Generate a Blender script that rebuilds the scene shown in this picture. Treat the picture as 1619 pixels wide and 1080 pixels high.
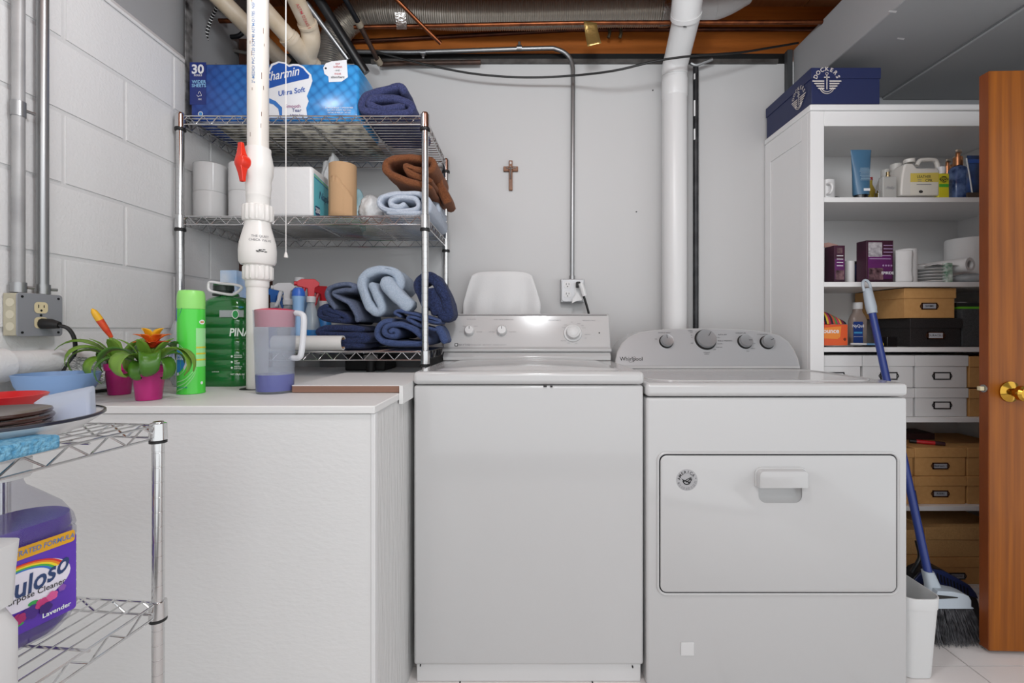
import bpy, bmesh, math, random
from mathutils import Vector, Matrix, noise

random.seed(7)
S = bpy.context.scene
C = S.collection
for o in list(bpy.data.objects):
    bpy.data.objects.remove(o, do_unlink=True)

# ------------------------------------------------------------------ camera
F_PX, VX, VY, CAM_H = 733.0, 828.0, 522.0, 1.05      # focal length in pixels, vanishing point, eye height
cam_d = bpy.data.cameras.new('camera')
cam = bpy.data.objects.new('camera', cam_d)
C.objects.link(cam)
cam.location = (0, 0, CAM_H)
cam.rotation_euler = (math.pi / 2, 0, 0)
cam_d.sensor_fit = 'HORIZONTAL'
cam_d.sensor_width = 36.0
cam_d.lens = 36.0 * F_PX / 1619.0
cam_d.shift_x = (809.5 - VX) / 1619.0
cam_d.shift_y = -(540.0 - VY) / 1619.0
cam_d.clip_start = 0.05
S.camera = cam

# ------------------------------------------------------------------ world, lights, exposure
W = bpy.data.worlds.new('world'); S.world = W
W.use_nodes = True
W.node_tree.nodes['Background'].inputs[0].default_value = (0.955, 0.98, 1.0, 1)
W.node_tree.nodes['Background'].inputs[1].default_value = 1.32

def area_light(name, loc, target, sx, sy, power, color=(1, 1, 1)):
    d = bpy.data.lights.new(name, 'AREA'); d.shape = 'RECTANGLE'
    d.size = sx; d.size_y = sy; d.energy = power; d.color = color
    o = bpy.data.objects.new(name, d); C.objects.link(o)
    o.location = loc
    o.rotation_euler = (Vector(target) - Vector(loc)).to_track_quat('-Z', 'Y').to_euler()
    return o
ld = bpy.data.lights.new('ceiling_bulb_light', 'POINT'); ld.energy = 28; ld.shadow_soft_size = 0.10; ld.color = (0.93, 0.97, 1)
lo = bpy.data.objects.new('ceiling_bulb_light', ld); C.objects.link(lo); lo.location = (0.10, 0.62, 2.12)
ld = bpy.data.lights.new('pull_cord_bulb_light', 'POINT'); ld.energy = 4.5; ld.shadow_soft_size = 0.06; ld.color = (0.93, 0.97, 1)
lo = bpy.data.objects.new('pull_cord_bulb_light', ld); C.objects.link(lo); lo.location = (-0.66, 1.10, 2.16)
area_light('room_fill_light', (0.35, -0.55, 2.1), (0.45, 1.9, 1.1), 1.4, 0.5, 10, (0.95, 0.98, 1))  # added soft fill from above and behind the camera, no fixture there
S.view_settings.view_transform = 'Standard'
S.view_settings.look = 'None'
S.view_settings.exposure = 0.0
S.view_settings.gamma = 1.0
S.view_settings.use_curve_mapping = False

# ------------------------------------------------------------------ helpers
def P(px, py, d):
    """photo pixel + real distance from the camera plane -> world point"""
    return Vector(((px - VX) / F_PX * d, d, CAM_H + (VY - py) / F_PX * d))
def cyl_fit(xl, xr, d):
    """upright round thing seen between two pixel columns -> (X, radius) at distance d"""
    a, b = math.atan((xl - VX) / F_PX), math.atan((xr - VX) / F_PX)
    m, h = (a + b) / 2, (b - a) / 2
    return d * math.tan(m), d / math.cos(m) * math.sin(h)
def PX(px, d): return (px - VX) / F_PX * d
def PZ(py, d): return CAM_H + (VY - py) / F_PX * d

def lin(h):
    h = h.lstrip('#')
    out = []
    for i in (0, 2, 4):
        c = int(h[i:i + 2], 16) / 255
        out.append(c / 12.92 if c <= 0.04045 else ((c + 0.055) / 1.055) ** 2.4)
    return out
_m = {}
def M(name, col, rough=0.5, metal=0.0, bump=None, var=None, stretch=(1, 1, 1), trans=0.0, emit=0, spec=0.5, sheen=0, coat=0, clear=None, var2=None):
    """procedural material; bump=(scale,strength), var=(scale,amount,hex of second tone), clear = share of see-through"""
    if name in _m: return _m[name]
    m = bpy.data.materials.new(name); m.use_nodes = True
    nt = m.node_tree; N = nt.nodes; L = nt.links
    b = N['Principled BSDF']
    c = (*lin(col), 1)
    b.inputs['Base Color'].default_value = c
    b.inputs['Roughness'].default_value = rough
    b.inputs['Metallic'].default_value = metal
    b.inputs['Specular IOR Level'].default_value = spec
    b.inputs['Transmission Weight'].default_value = trans
    b.inputs['Sheen Weight'].default_value = sheen
    b.inputs['Coat Weight'].default_value = coat
    if emit:
        b.inputs['Emission Color'].default_value = c
        b.inputs['Emission Strength'].default_value = emit
    mp = None
    if bump or var:
        tc = N.new('ShaderNodeTexCoord'); mp = N.new('ShaderNodeMapping')
        mp.inputs['Scale'].default_value = stretch
        L.new(tc.outputs['Object'], mp.inputs['Vector'])
    if var:
        n = N.new('ShaderNodeTexNoise'); n.inputs['Scale'].default_value = var[0]; n.inputs['Detail'].default_value = 5
        L.new(mp.outputs[0], n.inputs['Vector'])
        r = N.new('ShaderNodeValToRGB')
        r.color_ramp.elements[0].position = 0.5 - var[1] / 2; r.color_ramp.elements[1].position = 0.5 + var[1] / 2
        r.color_ramp.elements[0].color = (*lin(var[2]), 1); r.color_ramp.elements[1].color = c
        L.new(n.outputs['Fac'], r.inputs['Fac']); L.new(r.outputs['Color'], b.inputs['Base Color'])
    if bump:
        n = N.new('ShaderNodeTexNoise'); n.inputs['Scale'].default_value = bump[0]; n.inputs['Detail'].default_value = 4
        L.new(mp.outputs[0], n.inputs['Vector'])
        bp = N.new('ShaderNodeBump'); bp.inputs['Strength'].default_value = bump[1]
        bp.inputs['Distance'].default_value = bump[2] if len(bump) > 2 else 0.004
        L.new(n.outputs['Fac'], bp.inputs['Height']); L.new(bp.outputs['Normal'], b.inputs['Normal'])
    if clear is not None:
        t = N.new('ShaderNodeBsdfTransparent'); t.inputs[0].default_value = (*[0.55 + 0.45 * v for v in c[:3]], 1)
        mx = N.new('ShaderNodeMixShader'); mx.inputs[0].default_value = clear
        L.new(b.outputs[0], mx.inputs[1]); L.new(t.outputs[0], mx.inputs[2])
        L.new(mx.outputs[0], N['Material Output'].inputs['Surface'])
    _m[name] = m
    return m

def smooth_pts(pts, n=6, closed=False):
    pts = [Vector(p) for p in pts]; out = []
    k = len(pts)
    rng = k if closed else k - 1
    for i in range(rng):
        if closed: p0, p1, p2, p3 = (pts[(i + j) % k] for j in (-1, 0, 1, 2))
        else:
            p1, p2 = pts[i], pts[i + 1]
            p0 = pts[i - 1] if i else p1 * 2 - p2
            p3 = pts[i + 2] if i + 2 < k else p2 * 2 - p1
        for j in range(n):
            t = j / n
            out.append(0.5 * ((2 * p1) + (p2 - p0) * t + (2 * p0 - 5 * p1 + 4 * p2 - p3) * t * t + (3 * p1 - p0 - 3 * p2 + p3) * t ** 3))
    if not closed: out.append(pts[-1])
    return out

class MB:
    def __init__(s): s.v = []; s.f = []
    def add(s, vs, fs):
        k = len(s.v); s.v += [Vector(v) for v in vs]; s.f += [tuple(i + k for i in f) for f in fs]; return s
    def box(s, x0, x1, y0, y1, z0, z1):
        return s.add([(x0, y0, z0), (x1, y0, z0), (x1, y1, z0), (x0, y1, z0), (x0, y0, z1), (x1, y0, z1), (x1, y1, z1), (x0, y1, z1)],
                     [(3, 2, 1, 0), (4, 5, 6, 7), (0, 1, 5, 4), (1, 2, 6, 5), (2, 3, 7, 6), (3, 0, 4, 7)])
    def cyl(s, p0, p1, r0, r1=None, n=16, caps=True):
        p0, p1 = Vector(p0), Vector(p1); r1 = r0 if r1 is None else r1
        q = (p1 - p0).to_track_quat('Z', 'Y')
        vs = []
        for p, r in ((p0, r0), (p1, r1)):
            for i in range(n):
                a = 2 * math.pi * i / n
                vs.append(p + q @ Vector((r * math.cos(a), r * math.sin(a), 0)))
        fs = [(i, (i + 1) % n, n + (i + 1) % n, n + i) for i in range(n)]
        if caps: fs += [tuple(reversed(range(n))), tuple(range(n, 2 * n))]
        return s.add(vs, fs)
    def tube(s, pts, r, n=8, closed=False, caps=True):
        pts = [Vector(p) for p in pts]; k = len(pts)
        rs = r if isinstance(r, (list, tuple)) else [r] * k
        vs = []; nrm = None
        for i, p in enumerate(pts):
            a = pts[i - 1] if (i or closed) else p
            b = pts[(i + 1) % k] if (i + 1 < k or closed) else p
            t = (b - a).normalized()
            if nrm is None:
                nrm = t.orthogonal().normalized()
            else:
                nrm = (nrm - t * nrm.dot(t))
                nrm = nrm.normalized() if nrm.length > 1e-6 else t.orthogonal().normalized()
            bn = t.cross(nrm)
            for j in range(n):
                an = 2 * math.pi * j / n
                vs.append(p + (nrm * math.cos(an) + bn * math.sin(an)) * rs[i])
        fs = []
        for i in range(k if closed else k - 1):
            i2 = (i + 1) % k
            for j in range(n):
                fs.append((i * n + j, i * n + (j + 1) % n, i2 * n + (j + 1) % n, i2 * n + j))
        if caps and not closed: fs += [tuple(reversed(range(n))), tuple(range((k - 1) * n, k * n))]
        return s.add(vs, fs)
    def lathe(s, prof, c=(0, 0, 0), n=24, sx=1, sy=1, rot=None, cap=True):
        c = Vector(c); vs = []; k = len(prof)
        for r, z in prof:
            for i in range(n):
                a = 2 * math.pi * i / n
                v = Vector((r * sx * math.cos(a), r * sy * math.sin(a), z))
                if rot: v = rot @ v
                vs.append(c + v)
        fs = [(j * n + i, j * n + (i + 1) % n, (j + 1) * n + (i + 1) % n, (j + 1) * n + i) for j in range(k - 1) for i in range(n)]
        if cap:
            if prof[0][0] > 1e-5: fs.append(tuple(reversed(range(n))))
            if prof[-1][0] > 1e-5: fs.append(tuple(range((k - 1) * n, k * n)))
        return s.add(vs, fs)
    def loft(s, rings, cap=True):
        n = len(rings[0]); vs = [v for r in rings for v in r]; k = len(rings)
        fs = [(j * n + i, j * n + (i + 1) % n, (j + 1) * n + (i + 1) % n, (j + 1) * n + i) for j in range(k - 1) for i in range(n)]
        if cap: fs += [tuple(reversed(range(n))), tuple(range((k - 1) * n, k * n))]
        return s.add(vs, fs)
    def prism_xz(s, poly, y0, y1):
        return s.loft([[(x, y0, z) for x, z in poly], [(x, y1, z) for x, z in poly]])
    def prism_xy(s, poly, z0, z1):
        return s.loft([[(x, y, z0) for x, y in poly], [(x, y, z1) for x, y in poly]])
    def prism_yz(s, poly, x0, x1):
        return s.loft([[(x0, y, z) for y, z in poly], [(x1, y, z) for y, z in poly]])
    def grid(s, fn, nu, nv, closed=False):
        vs = [fn(i / nu, j / nv) for j in range(nv + 1) for i in range(nu + 1)]
        fs = [(j * (nu + 1) + i, j * (nu + 1) + i + 1, (j + 1) * (nu + 1) + i + 1, (j + 1) * (nu + 1) + i) for j in range(nv) for i in range(nu)]
        return s.add(vs, fs)
    def xform(s, mtx): s.v = [mtx @ v for v in s.v]; return s
    def mesh(s, name, off=Vector((0, 0, 0)), angle=35, fixn=True):
        me = bpy.data.meshes.new(name)
        me.from_pydata([tuple(v - off) for v in s.v], [], s.f)
        if fixn:
            bm = bmesh.new(); bm.from_mesh(me)
            bmesh.ops.remove_doubles(bm, verts=bm.verts, dist=1e-6)
            bmesh.ops.recalc_face_normals(bm, faces=bm.faces); bm.to_mesh(me); bm.free()
        me.polygons.foreach_set('use_smooth', [True] * len(me.polygons))
        me.set_sharp_from_angle(angle=math.radians(angle))
        return me
    def build(s, name, mat, parent=None, local=False, bevel=0, seg=2, subsurf=0, solid=0, angle=35, fixn=True):
        off = Vector((0, 0, 0))
        if parent is not None and not local:
            q = parent
            while q is not None:
                off = off + Vector(q.location); q = q.parent
        me = s.mesh(name, off, angle, fixn)
        me.materials.append(mat)
        o = bpy.data.objects.new(name, me); C.objects.link(o)
        if parent is not None: o.parent = parent
        if solid:
            md = o.modifiers.new('solid', 'SOLIDIFY'); md.thickness = solid; md.offset = 0
        if bevel:
            md = o.modifiers.new('bevel', 'BEVEL'); md.width = bevel; md.segments = seg; md.limit_method = 'ANGLE'; md.angle_limit = math.radians(40)
        if subsurf:
            md = o.modifiers.new('sub', 'SUBSURF'); md.levels = subsurf; md.render_levels = subsurf
        return o

def tag(o, label=None, cat=None, group=None, kind=None):
    if label: o['label'] = label
    if cat: o['category'] = cat
    if group: o['group'] = group
    if kind: o['kind'] = kind
    return o
def thing(name, label, cat, loc, group=None, rz=0, kind=None):
    o = bpy.data.objects.new(name, None); C.objects.link(o)
    o.empty_display_size = 0.02
    o.location = loc; o.rotation_euler = (0, 0, rz)
    return tag(o, label, cat, group, kind)
def structure(o): o['kind'] = 'structure'; return o

# flat lettering -----------------------------------------------------------
def text_mb(body, size, bold=0.0, shear=0.0, align='CENTER', spacing=1.0, squash=1.0):
    cu = bpy.data.curves.new('lettering', 'FONT'); cu.body = body; cu.size = size
    cu.align_x = align; cu.align_y = 'CENTER'; cu.offset = bold * size; cu.shear = shear; cu.space_character = spacing
    cu.resolution_u = 3; cu.fill_mode = 'FRONT'
    ob = bpy.data.objects.new('lettering', cu); C.objects.link(ob)
    dg = bpy.context.evaluated_depsgraph_get()
    me = bpy.data.meshes.new_from_object(ob.evaluated_get(dg))
    mb = MB(); mb.v = [Vector((v.co.x * squash, v.co.y, 0)) for v in me.vertices]; mb.f = [tuple(p.vertices) for p in me.polygons]
    bpy.data.objects.remove(ob); bpy.data.meshes.remove(me); bpy.data.curves.remove(cu)
    return mb
def arc_text(body, size, R, a0, a1, bold=0.0):
    """letters set along an arc (angles in degrees, clockwise from a0 to a1)"""
    out = MB(); n = len(body)
    for i, ch in enumerate(body):
        if ch == ' ': continue
        t = text_mb(ch, size, bold)
        a = math.radians(a0 + (a1 - a0) * (i / (n - 1) if n > 1 else 0))
        rot = a - math.pi / 2
        for v in t.v: v.rotate(Matrix.Rotation(rot, 3, 'Z')); v += Vector((R * math.cos(a), R * math.sin(a), 0))
        out.add(t.v, t.f)
    return out
def face_mtx(origin, right, up):
    """maps flat (u, v, 0) shapes to a surface with the given right and up directions"""
    r = Vector(right).normalized(); u = Vector(up).normalized(); n = r.cross(u)
    m = Matrix(((r.x, u.x, n.x, origin[0]), (r.y, u.y, n.y, origin[1]), (r.z, u.z, n.z, origin[2]), (0, 0, 0, 1)))
    return m
def front(origin): return face_mtx(origin, (1, 0, 0), (0, 0, 1))          # faces the camera (-Y)
def flat_rect(w, h, r=0.0, n=5):
    if r <= 0: return MB().add([(-w / 2, -h / 2, 0), (w / 2, -h / 2, 0), (w / 2, h / 2, 0), (-w / 2, h / 2, 0)], [(0, 1, 2, 3)])
    pts = []
    for cx, cy, a in ((w / 2 - r, h / 2 - r, 0), (-w / 2 + r, h / 2 - r, 90), (-w / 2 + r, -h / 2 + r, 180), (w / 2 - r, -h / 2 + r, 270)):
        for i in range(n + 1):
            t = math.radians(a + 90 * i / n); pts.append((cx + r * math.cos(t), cy + r * math.sin(t), 0))
    return MB().add(pts, [tuple(range(len(pts)))])
def flat_poly(pts): return MB().add([(x, y, 0) for x, y in pts], [tuple(range(len(pts)))])
def flat_disc(r, n=28, sx=1, sy=1): return MB().add([(r * sx * math.cos(2 * math.pi * i / n), r * sy * math.sin(2 * math.pi * i / n), 0) for i in range(n)], [tuple(range(n))])
def shift(mb, x, y): mb.v = [v + Vector((x, y, 0)) for v in mb.v]; return mb
def wrap(mb, c, R, th0, sy=1.0):
    """bend a flat (u, v) shape round a vertical cylinder of radius R about c; th0 = facing angle"""
    c = Vector(c)
    mb.v = [Vector((c.x + R * math.cos(th0 + v.x / R), c.y + R * math.sin(th0 + v.x / R), c.z + v.y)) for v in mb.v]; return mb
def wrap_patch(w, h, c, R, th0, n=16):
    mb = MB().grid(lambda u, v: Vector(((u - .5) * w, (v - .5) * h, 0)), n, 2)
    return wrap(mb, c, R, th0)
def facing(x, y, off=0.0): return math.atan2(-y, -x) + math.radians(off)
def rrect(w, h, r, n=5, cx=0, cy=0):
    pts = []
    for x, y, a in ((w / 2 - r, h / 2 - r, 0), (-w / 2 + r, h / 2 - r, 90), (-w / 2 + r, -h / 2 + r, 180), (w / 2 - r, -h / 2 + r, 270)):
        for i in range(n + 1):
            t = math.radians(a + 90 * i / n); pts.append((cx + x + r * math.cos(t), cy + y + r * math.sin(t)))
    return pts
def rr_loft(sections, c=(0, 0, 0), n=5):
    """stack of rounded rectangles (w, d, r, z) -> solid"""
    c = Vector(c)
    return MB().loft([[c + Vector((x, y, z)) for x, y in rrect(w, d, min(r, w / 2 - 1e-4, d / 2 - 1e-4), n)] for w, d, r, z in sections])
# ------------------------------------------------------------------ materials
paint_block = M('white_block_paint', '#dedede', 0.75, bump=(120, 0.35, 0.004))
paint_wall = M('white_wall_paint', '#c6c6c6', 0.55, bump=(300, 0.06, 0.002))
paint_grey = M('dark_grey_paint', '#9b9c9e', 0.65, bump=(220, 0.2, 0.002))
mortar = M('painted_mortar', '#d4d4d4', 0.8, bump=(90, 0.4))
enamel = M('white_enamel', '#c0c0c0', 0.16, coat=0.3)
enamel2 = M('white_plastic', '#d2d2d2', 0.4)
osb = M('painted_osb', '#d9d9d8', 0.6, bump=(55, 0.28, 0.003), stretch=(1, 1, 2.2))
whitewood = M('white_lacquer', '#e8e8e8', 0.4)
chrome = M('chrome', '#d2d2d2', 0.16, 1.0)
dull_steel = M('dull_steel', '#a4a5a6', 0.38, 0.9)
black_rub = M('black_rubber', '#151515', 0.5)
darkm = M('dark_metal', '#26262a', 0.45, 0.6)
pvc = M('white_pvc', '#e4e2de', 0.35)
cream_pvc = M('aged_pvc', '#d3c7b6', 0.4, var=(14, 0.5, '#bba98e'))
copper = M('copper', '#9a5a36', 0.38, 0.9, var=(30, 0.5, '#5d3526'))
brownpipe = M('aged_pipe', '#5d463c', 0.5, 0.6, var=(25, 0.5, '#38302d'))
joistwood = M('joist_wood', '#bd6a24', 0.6, var=(9, 0.7, '#9c5518'), stretch=(0.4, 4, 6), bump=(40, 0.15))
darkwood = M('dark_framing_wood', '#5a2f1e', 0.7, var=(18, 0.6, '#2e1b14'))
subwood = M('subfloor_wood', '#9a5c2e', 0.7, var=(10, 0.6, '#7d4722'), stretch=(4, 0.5, 1))
black_flat = M('black_flat', '#0d0d0d', 0.8)
ink = M('black_ink', '#1b1b1d', 0.6)
ink_grey = M('grey_ink', '#85868a', 0.6)
ink_white = M('white_ink', '#ececec', 0.5)

XL, YB = -1.291, 2.20        # left wall, back wall
ZJ = 2.38                    # underside of the joists

# ------------------------------------------------------------------ floor with tiles
tile_m = M('floor_tile', '#e6e1df', 0.25, var=(3, 0.8, '#dfd9d7'))
grout = M('tile_grout', '#4b4744', 0.9)
fl = structure(MB().box(-1.5, 2.6, -1.2, 2.35, -0.05, -0.006).build('floor', grout))
T_ = 0.395
tm = MB().box(-T_ / 2 + .0022, T_ / 2 - .0022, -T_ / 2 + .0022, T_ / 2 - .0022, -0.006, 0.0).mesh('floor_tile')
tm.materials.append(tile_m)
for i in range(-7, 4):
    for j in range(-5, 3):
        cx, cy = 1.39 + T_ * (i + .5), 1.45 + T_ * (j + .5)
        if cx - T_ / 2 < -1.5 or cx + T_ / 2 > 2.61 or cy - T_ / 2 < -1.2 or cy + T_ / 2 > 2.36: continue
        o = bpy.data.objects.new('tile', tm); C.objects.link(o); o.parent = fl; o.location = (cx, cy, 0)

# ------------------------------------------------------------------ left wall of painted concrete block
wl = structure(MB().box(XL - 0.2, XL - 0.0035, -1.2, 2.40, 0, 2.066).build('wall_left', mortar))
def block_mesh(length):
    me = MB().box(-0.03, 0.0, -length / 2 + .0045, length / 2 - .0045, .0045, .2032 - .0045).mesh('block')
    bm = bmesh.new(); bm.from_mesh(me)
    bmesh.ops.bevel(bm, geom=[e for e in bm.edges if all(v.co.x > -0.01 for v in e.verts)], offset=0.003, segments=2, affect='EDGES')
    bm.to_mesh(me); bm.free()
    me.polygons.foreach_set('use_smooth', [True] * len(me.polygons)); me.set_sharp_from_angle(angle=math.radians(60))
    me.materials.append(paint_block); return me
bl_full, bl_part = block_mesh(0.4064), {}
for r in range(10):
    z0 = 1.863 - 0.2032 * r
    j0 = 1.302 if r % 2 == 0 else 1.502
    k = -6
    while True:
        a = j0 + 0.4064 * k; b = a + 0.4064; k += 1
        if a > 2.19: break
        if b < -1.15: continue
        if z0 < -0.02: continue
        a2, b2 = max(a, -1.2), min(b, 2.195)
        if b2 - a2 < 0.4:
            key = round(b2 - a2, 3)
            if key not in bl_part: bl_part[key] = block_mesh(b2 - a2)
            me = bl_part[key]
        else: me = bl_full
        o = bpy.data.objects.new('block', me); C.objects.link(o); o.parent = wl
        o.location = (XL + random.uniform(-.0008, .0008), (a2 + b2) / 2, max(z0, 0.002))
# ledge and recessed grey band over the last course
structure(MB().prism_xz([(XL - .2, 2.067), (XL + 0.001, 2.067), (XL + 0.001, 2.078), (XL - 0.02, 2.105), (XL - .2, 2.105)], -1.2, 2.40).build('trim_1', paint_block, bevel=.002))
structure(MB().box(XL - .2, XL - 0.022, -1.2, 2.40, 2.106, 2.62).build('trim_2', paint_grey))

# ------------------------------------------------------------------ back wall
structure(MB().box(XL + 0.10, 1.262, YB, YB + 0.02, 0, PZ(101, YB)).build('wall_back', paint_wall))
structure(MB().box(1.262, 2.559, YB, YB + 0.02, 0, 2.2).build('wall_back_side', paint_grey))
# framing seen in the corner left of the panel
structure(MB().box(XL + .002, XL + 0.042, YB - 0.10, YB - 0.06, .88, 2.37).build('trim_3', darkwood))
structure(MB().box(XL + .044, XL + 0.065, YB - 0.075, YB - 0.045, .88, 2.37).build('trim_4', black_flat))
structure(MB().box(XL - .1, XL + 0.0995, YB + .001, YB + 0.03, 0, 2.38).build('trim_5', darkwood))
# top track over the panel, with a plate in front of the dark gap
structure(MB().box(XL, 1.262, YB + 0.03, YB + 0.06, 2.25, ZJ).build('trim_6', black_flat))
structure(MB().box(-0.72, 1.2, YB - 0.016, YB - 0.001, PZ(102, YB), PZ(96, YB)).build('trim_7', M('track_steel', '#6c6a68', 0.5, 0.5, var=(20, .5, '#474341'))))
structure(MB().box(2.56, 2.60, 1.2, YB + .02, 0, 2.62).build('wall_right', paint_grey))
# steel corner channel next to the soffit
structure(MB().box(1.235, 1.262, YB - 0.03, YB - .002, 1.98, PZ(84, YB)).build('trim_8', M('grey_channel', '#4d4f51', 0.5, 0.4), bevel=.003))

# ------------------------------------------------------------------ ceiling: subfloor planks and joists
ce = structure(MB().box(XL - .2, 2.6, -1.2, 2.45, 2.64, 2.66).build('ceiling', subwood))
xs = [-1.49, -1.16, -0.845, -0.53, -0.215, 0.10, 0.415, 0.73, 1.045, 1.36, 1.7, 2.05, 2.4]
for a, b in zip(xs, xs[1:]):
    MB().box(a + .002, b - .002, -1.2, 2.45, 2.62, 2.64).build('plank', subwood, ce)
for k, yb in enumerate((2.25, 1.795, 1.43, 1.025, 0.30, -0.11, -0.52, -0.93)):
    MB().box(XL - .15, 2.5, yb, yb + 0.038, ZJ if k else ZJ - .005, 2.62).build('joist', joistwood, ce)

# ------------------------------------------------------------------ grey soffit on the right
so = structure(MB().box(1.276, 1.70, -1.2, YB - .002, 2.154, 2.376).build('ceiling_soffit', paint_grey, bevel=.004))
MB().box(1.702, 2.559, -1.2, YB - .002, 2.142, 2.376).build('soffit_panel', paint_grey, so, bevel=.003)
MB().box(1.698, 1.706, -1.2, YB - .003, 2.150, 2.158).build('seam_bead', M('seam_bead', '#77787a', .6), so)
chip = M('paint_chip', '#d6d6d6', .7)
for (x, y) in ((1424, 61), (1411, 18)):
    p = P(x, y, 1); k = (2.1535 - CAM_H) / (p.z - CAM_H); p = Vector((p.x * k, k, 2.1535))
    MB().add([p + Vector(v) for v in ((-.016, -.006, 0), (.014, -.003, 0), (.018, .008, 0), (-.012, .003, 0))], [(0, 1, 2, 3)]).build('paint_chip', chip, so)

# ------------------------------------------------------------------ ceiling lamp that lights the corner
lamp = thing('ceiling_lamp', 'white porcelain lampholder hung between the joists, above the frame', 'lamp', (0.10, 0.62, 2.26))
MB().lathe([(.02, .0), (.032, .004), (.036, .03), (.055, .04), (.057, .05), (.0005, .051)], n=24).build('lampholder', enamel2, lamp, local=True)
MB().cyl((0, 0, .051), (0, 0, .35), .006, n=10).build('hanging_rod', darkm, lamp, local=True)

lamp2 = thing('pull_cord_lamp', 'white porcelain pull-cord lampholder hung from the joists on the left, above the frame', 'lamp', (-0.66, 1.10, 2.26))
MB().lathe([(.02, .0), (.032, .004), (.036, .03), (.055, .04), (.057, .05), (.0005, .051)], n=24).build('lampholder', enamel2, lamp2, local=True)
MB().cyl((0, 0, .051), (0, 0, .36), .006, n=10).build('hanging_rod', darkm, lamp2, local=True)

# ------------------------------------------------------------------ open oak door
oak = M('oak_stain', '#a8641f', 0.45, coat=0.05, spec=.3)
def oak_nodes():
    nt = oak.node_tree; N, L = nt.nodes, nt.links; b = N['Principled BSDF']
    tc = N.new('ShaderNodeTexCoord'); mp = N.new('ShaderNodeMapping'); mp.inputs['Scale'].default_value = (9, 9, 0.55)
    w = N.new('ShaderNodeTexWave'); w.inputs['Scale'].default_value = .9; w.inputs['Distortion'].default_value = 14; w.inputs['Detail'].default_value = 3; w.inputs['Detail Scale'].default_value = 0.7
    n = N.new('ShaderNodeTexNoise'); n.inputs['Scale'].default_value = 7; n.inputs['Detail'].default_value = 8
    mp2 = N.new('ShaderNodeMapping'); mp2.inputs['Scale'].default_value = (14, 14, .5)
    r = N.new('ShaderNodeValToRGB'); r.color_ramp.elements[0].color = (*lin('#6e3807'), 1); r.color_ramp.elements[1].color = (*lin('#a25c10'), 1)
    r.color_ramp.elements[0].position = .1; r.color_ramp.elements[1].position = .9
    mx = N.new('ShaderNodeMix'); mx.data_type = 'FLOAT'; mx.inputs[0].default_value = .78
    L.new(tc.outputs['Object'], mp.inputs[0]); L.new(tc.outputs['Object'], mp2.inputs[0])
    L.new(mp.outputs[0], w.inputs[0]); L.new(mp2.outputs[0], n.inputs[0])
    L.new(w.outputs['Fac'], mx.inputs[2]); L.new(n.outputs['Fac'], mx.inputs[3])
    L.new(mx.outputs[0], r.inputs[0]); L.new(r.outputs[0], b.inputs['Base Color'])
oak_nodes()
oak_edge = M('oak_edge', '#8a4516', 0.45, var=(12, .6, '#6e3510'), stretch=(2, 2, .3))
brass = M('brass', '#c79b3f', 0.14, 1.0)
door = structure(thing('door_1', 'stained oak door standing open beside the white bookcase', 'door', (1.5027, 1.497, 0.014), rz=math.radians(-2.0)))
MB().box(0.0, 0.82, 0.0, 0.034, 0, 1.873).build('door_leaf', oak, door, local=True, bevel=.0015)
MB().box(-0.0012, 0.0, 0.0015, 0.0325, .001, 1.872).build('door_edge', oak_edge, door, local=True)
kn = MB().lathe([(.0, .0), (.033, .0), (.033, .004), (.026, .008), (.013, .014), (.0125, .03), (.024, .036), (.0245, .05), (.018, .056), (.001, .057)], n=28, rot=Matrix.Rotation(math.pi / 2, 3, 'X'), c=(0.063, -0.0005, PZ(619, 1.5) - .014))
kn.build('door_handle', brass, door, local=True)
hz = PZ(619, 1.5) - .014
MB().tube(smooth_pts([(0.063, -.045, hz), (.085, -.052, hz - .001), (.12, -.054, hz - .004), (.16, -.052, hz - .007)], 5), [.0135] * 6 + [.012] * 6 + [.011] * 4, n=12).build('lever', brass, door, local=True)
MB().cyl((-0.0012, .016, PZ(615, 1.5) - .014), (-0.004, .016, PZ(615, 1.5) - .014), .0125, n=20).build('latch_plate', dull_steel, door, local=True)
MB().box(-0.018, -0.004, .010, .023, PZ(615, 1.5) - .021, PZ(615, 1.5) - .007).build('latch_bolt', M('latch_plastic', '#cfc3a0', .35), door, local=True, bevel=.002)
# ------------------------------------------------------------------ washing machine (left of the two)
def knob_mb(c, r, h, tilt, prof=None):
    prof = prof or [(r * 1.05, 0), (r, h * .25), (r * .93, h * .85), (r * .8, h), (0.0005, h)]
    return MB().lathe(prof, n=28, c=c, rot=tilt)
WY, WX0, WX1, WT = 1.368, -0.328, 0.3575, 0.927
was = thing('washing_machine', 'white top-loading washing machine with a slanted white control panel and three white knobs', 'washing machine', ((WX0 + WX1) / 2, 1.69, 0))
MB().box(WX0 + .002, WX1 - .002, WY + .006, 2.03, 0.056, 0.886).build('cabinet', enamel, was, bevel=.008, seg=3)
MB().box(WX0 + .008, WX1 - .008, WY + .016, 2.0, 0.0, 0.055).build('base_panel', M('white_enamel_base', '#d2d2d2', .35), was, bevel=.003)
MB().box(WX0, WX1, WY, 2.035, 0.8885, WT).build('top', enamel, was, bevel=.013, seg=4)
lid = MB()
lx0, lx1, ly0, ly1 = WX0 + .05, WX1 - .05, WY + .055, 1.835
def lidf(u, v):
    x = lx0 + (lx1 - lx0) * u; y = ly0 + (ly1 - ly0) * v
    e = min(1, min(u, 1 - u) / .05) * min(1, min(v, 1 - v) / .04)
    return Vector((x, y, WT - .001 + .004 * min(1, e) + .007 * e * (1 - (2 * u - 1) ** 2)))
lid.grid(lidf, 40, 24); lid.build('lid', enamel, was)
tilt_w = math.radians(17)       # panel leans back
cz0, cz1 = 0.933, 1.118
cy0 = 1.885
def con_y(z): return cy0 + (z - 0.965) * math.tan(tilt_w)
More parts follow.
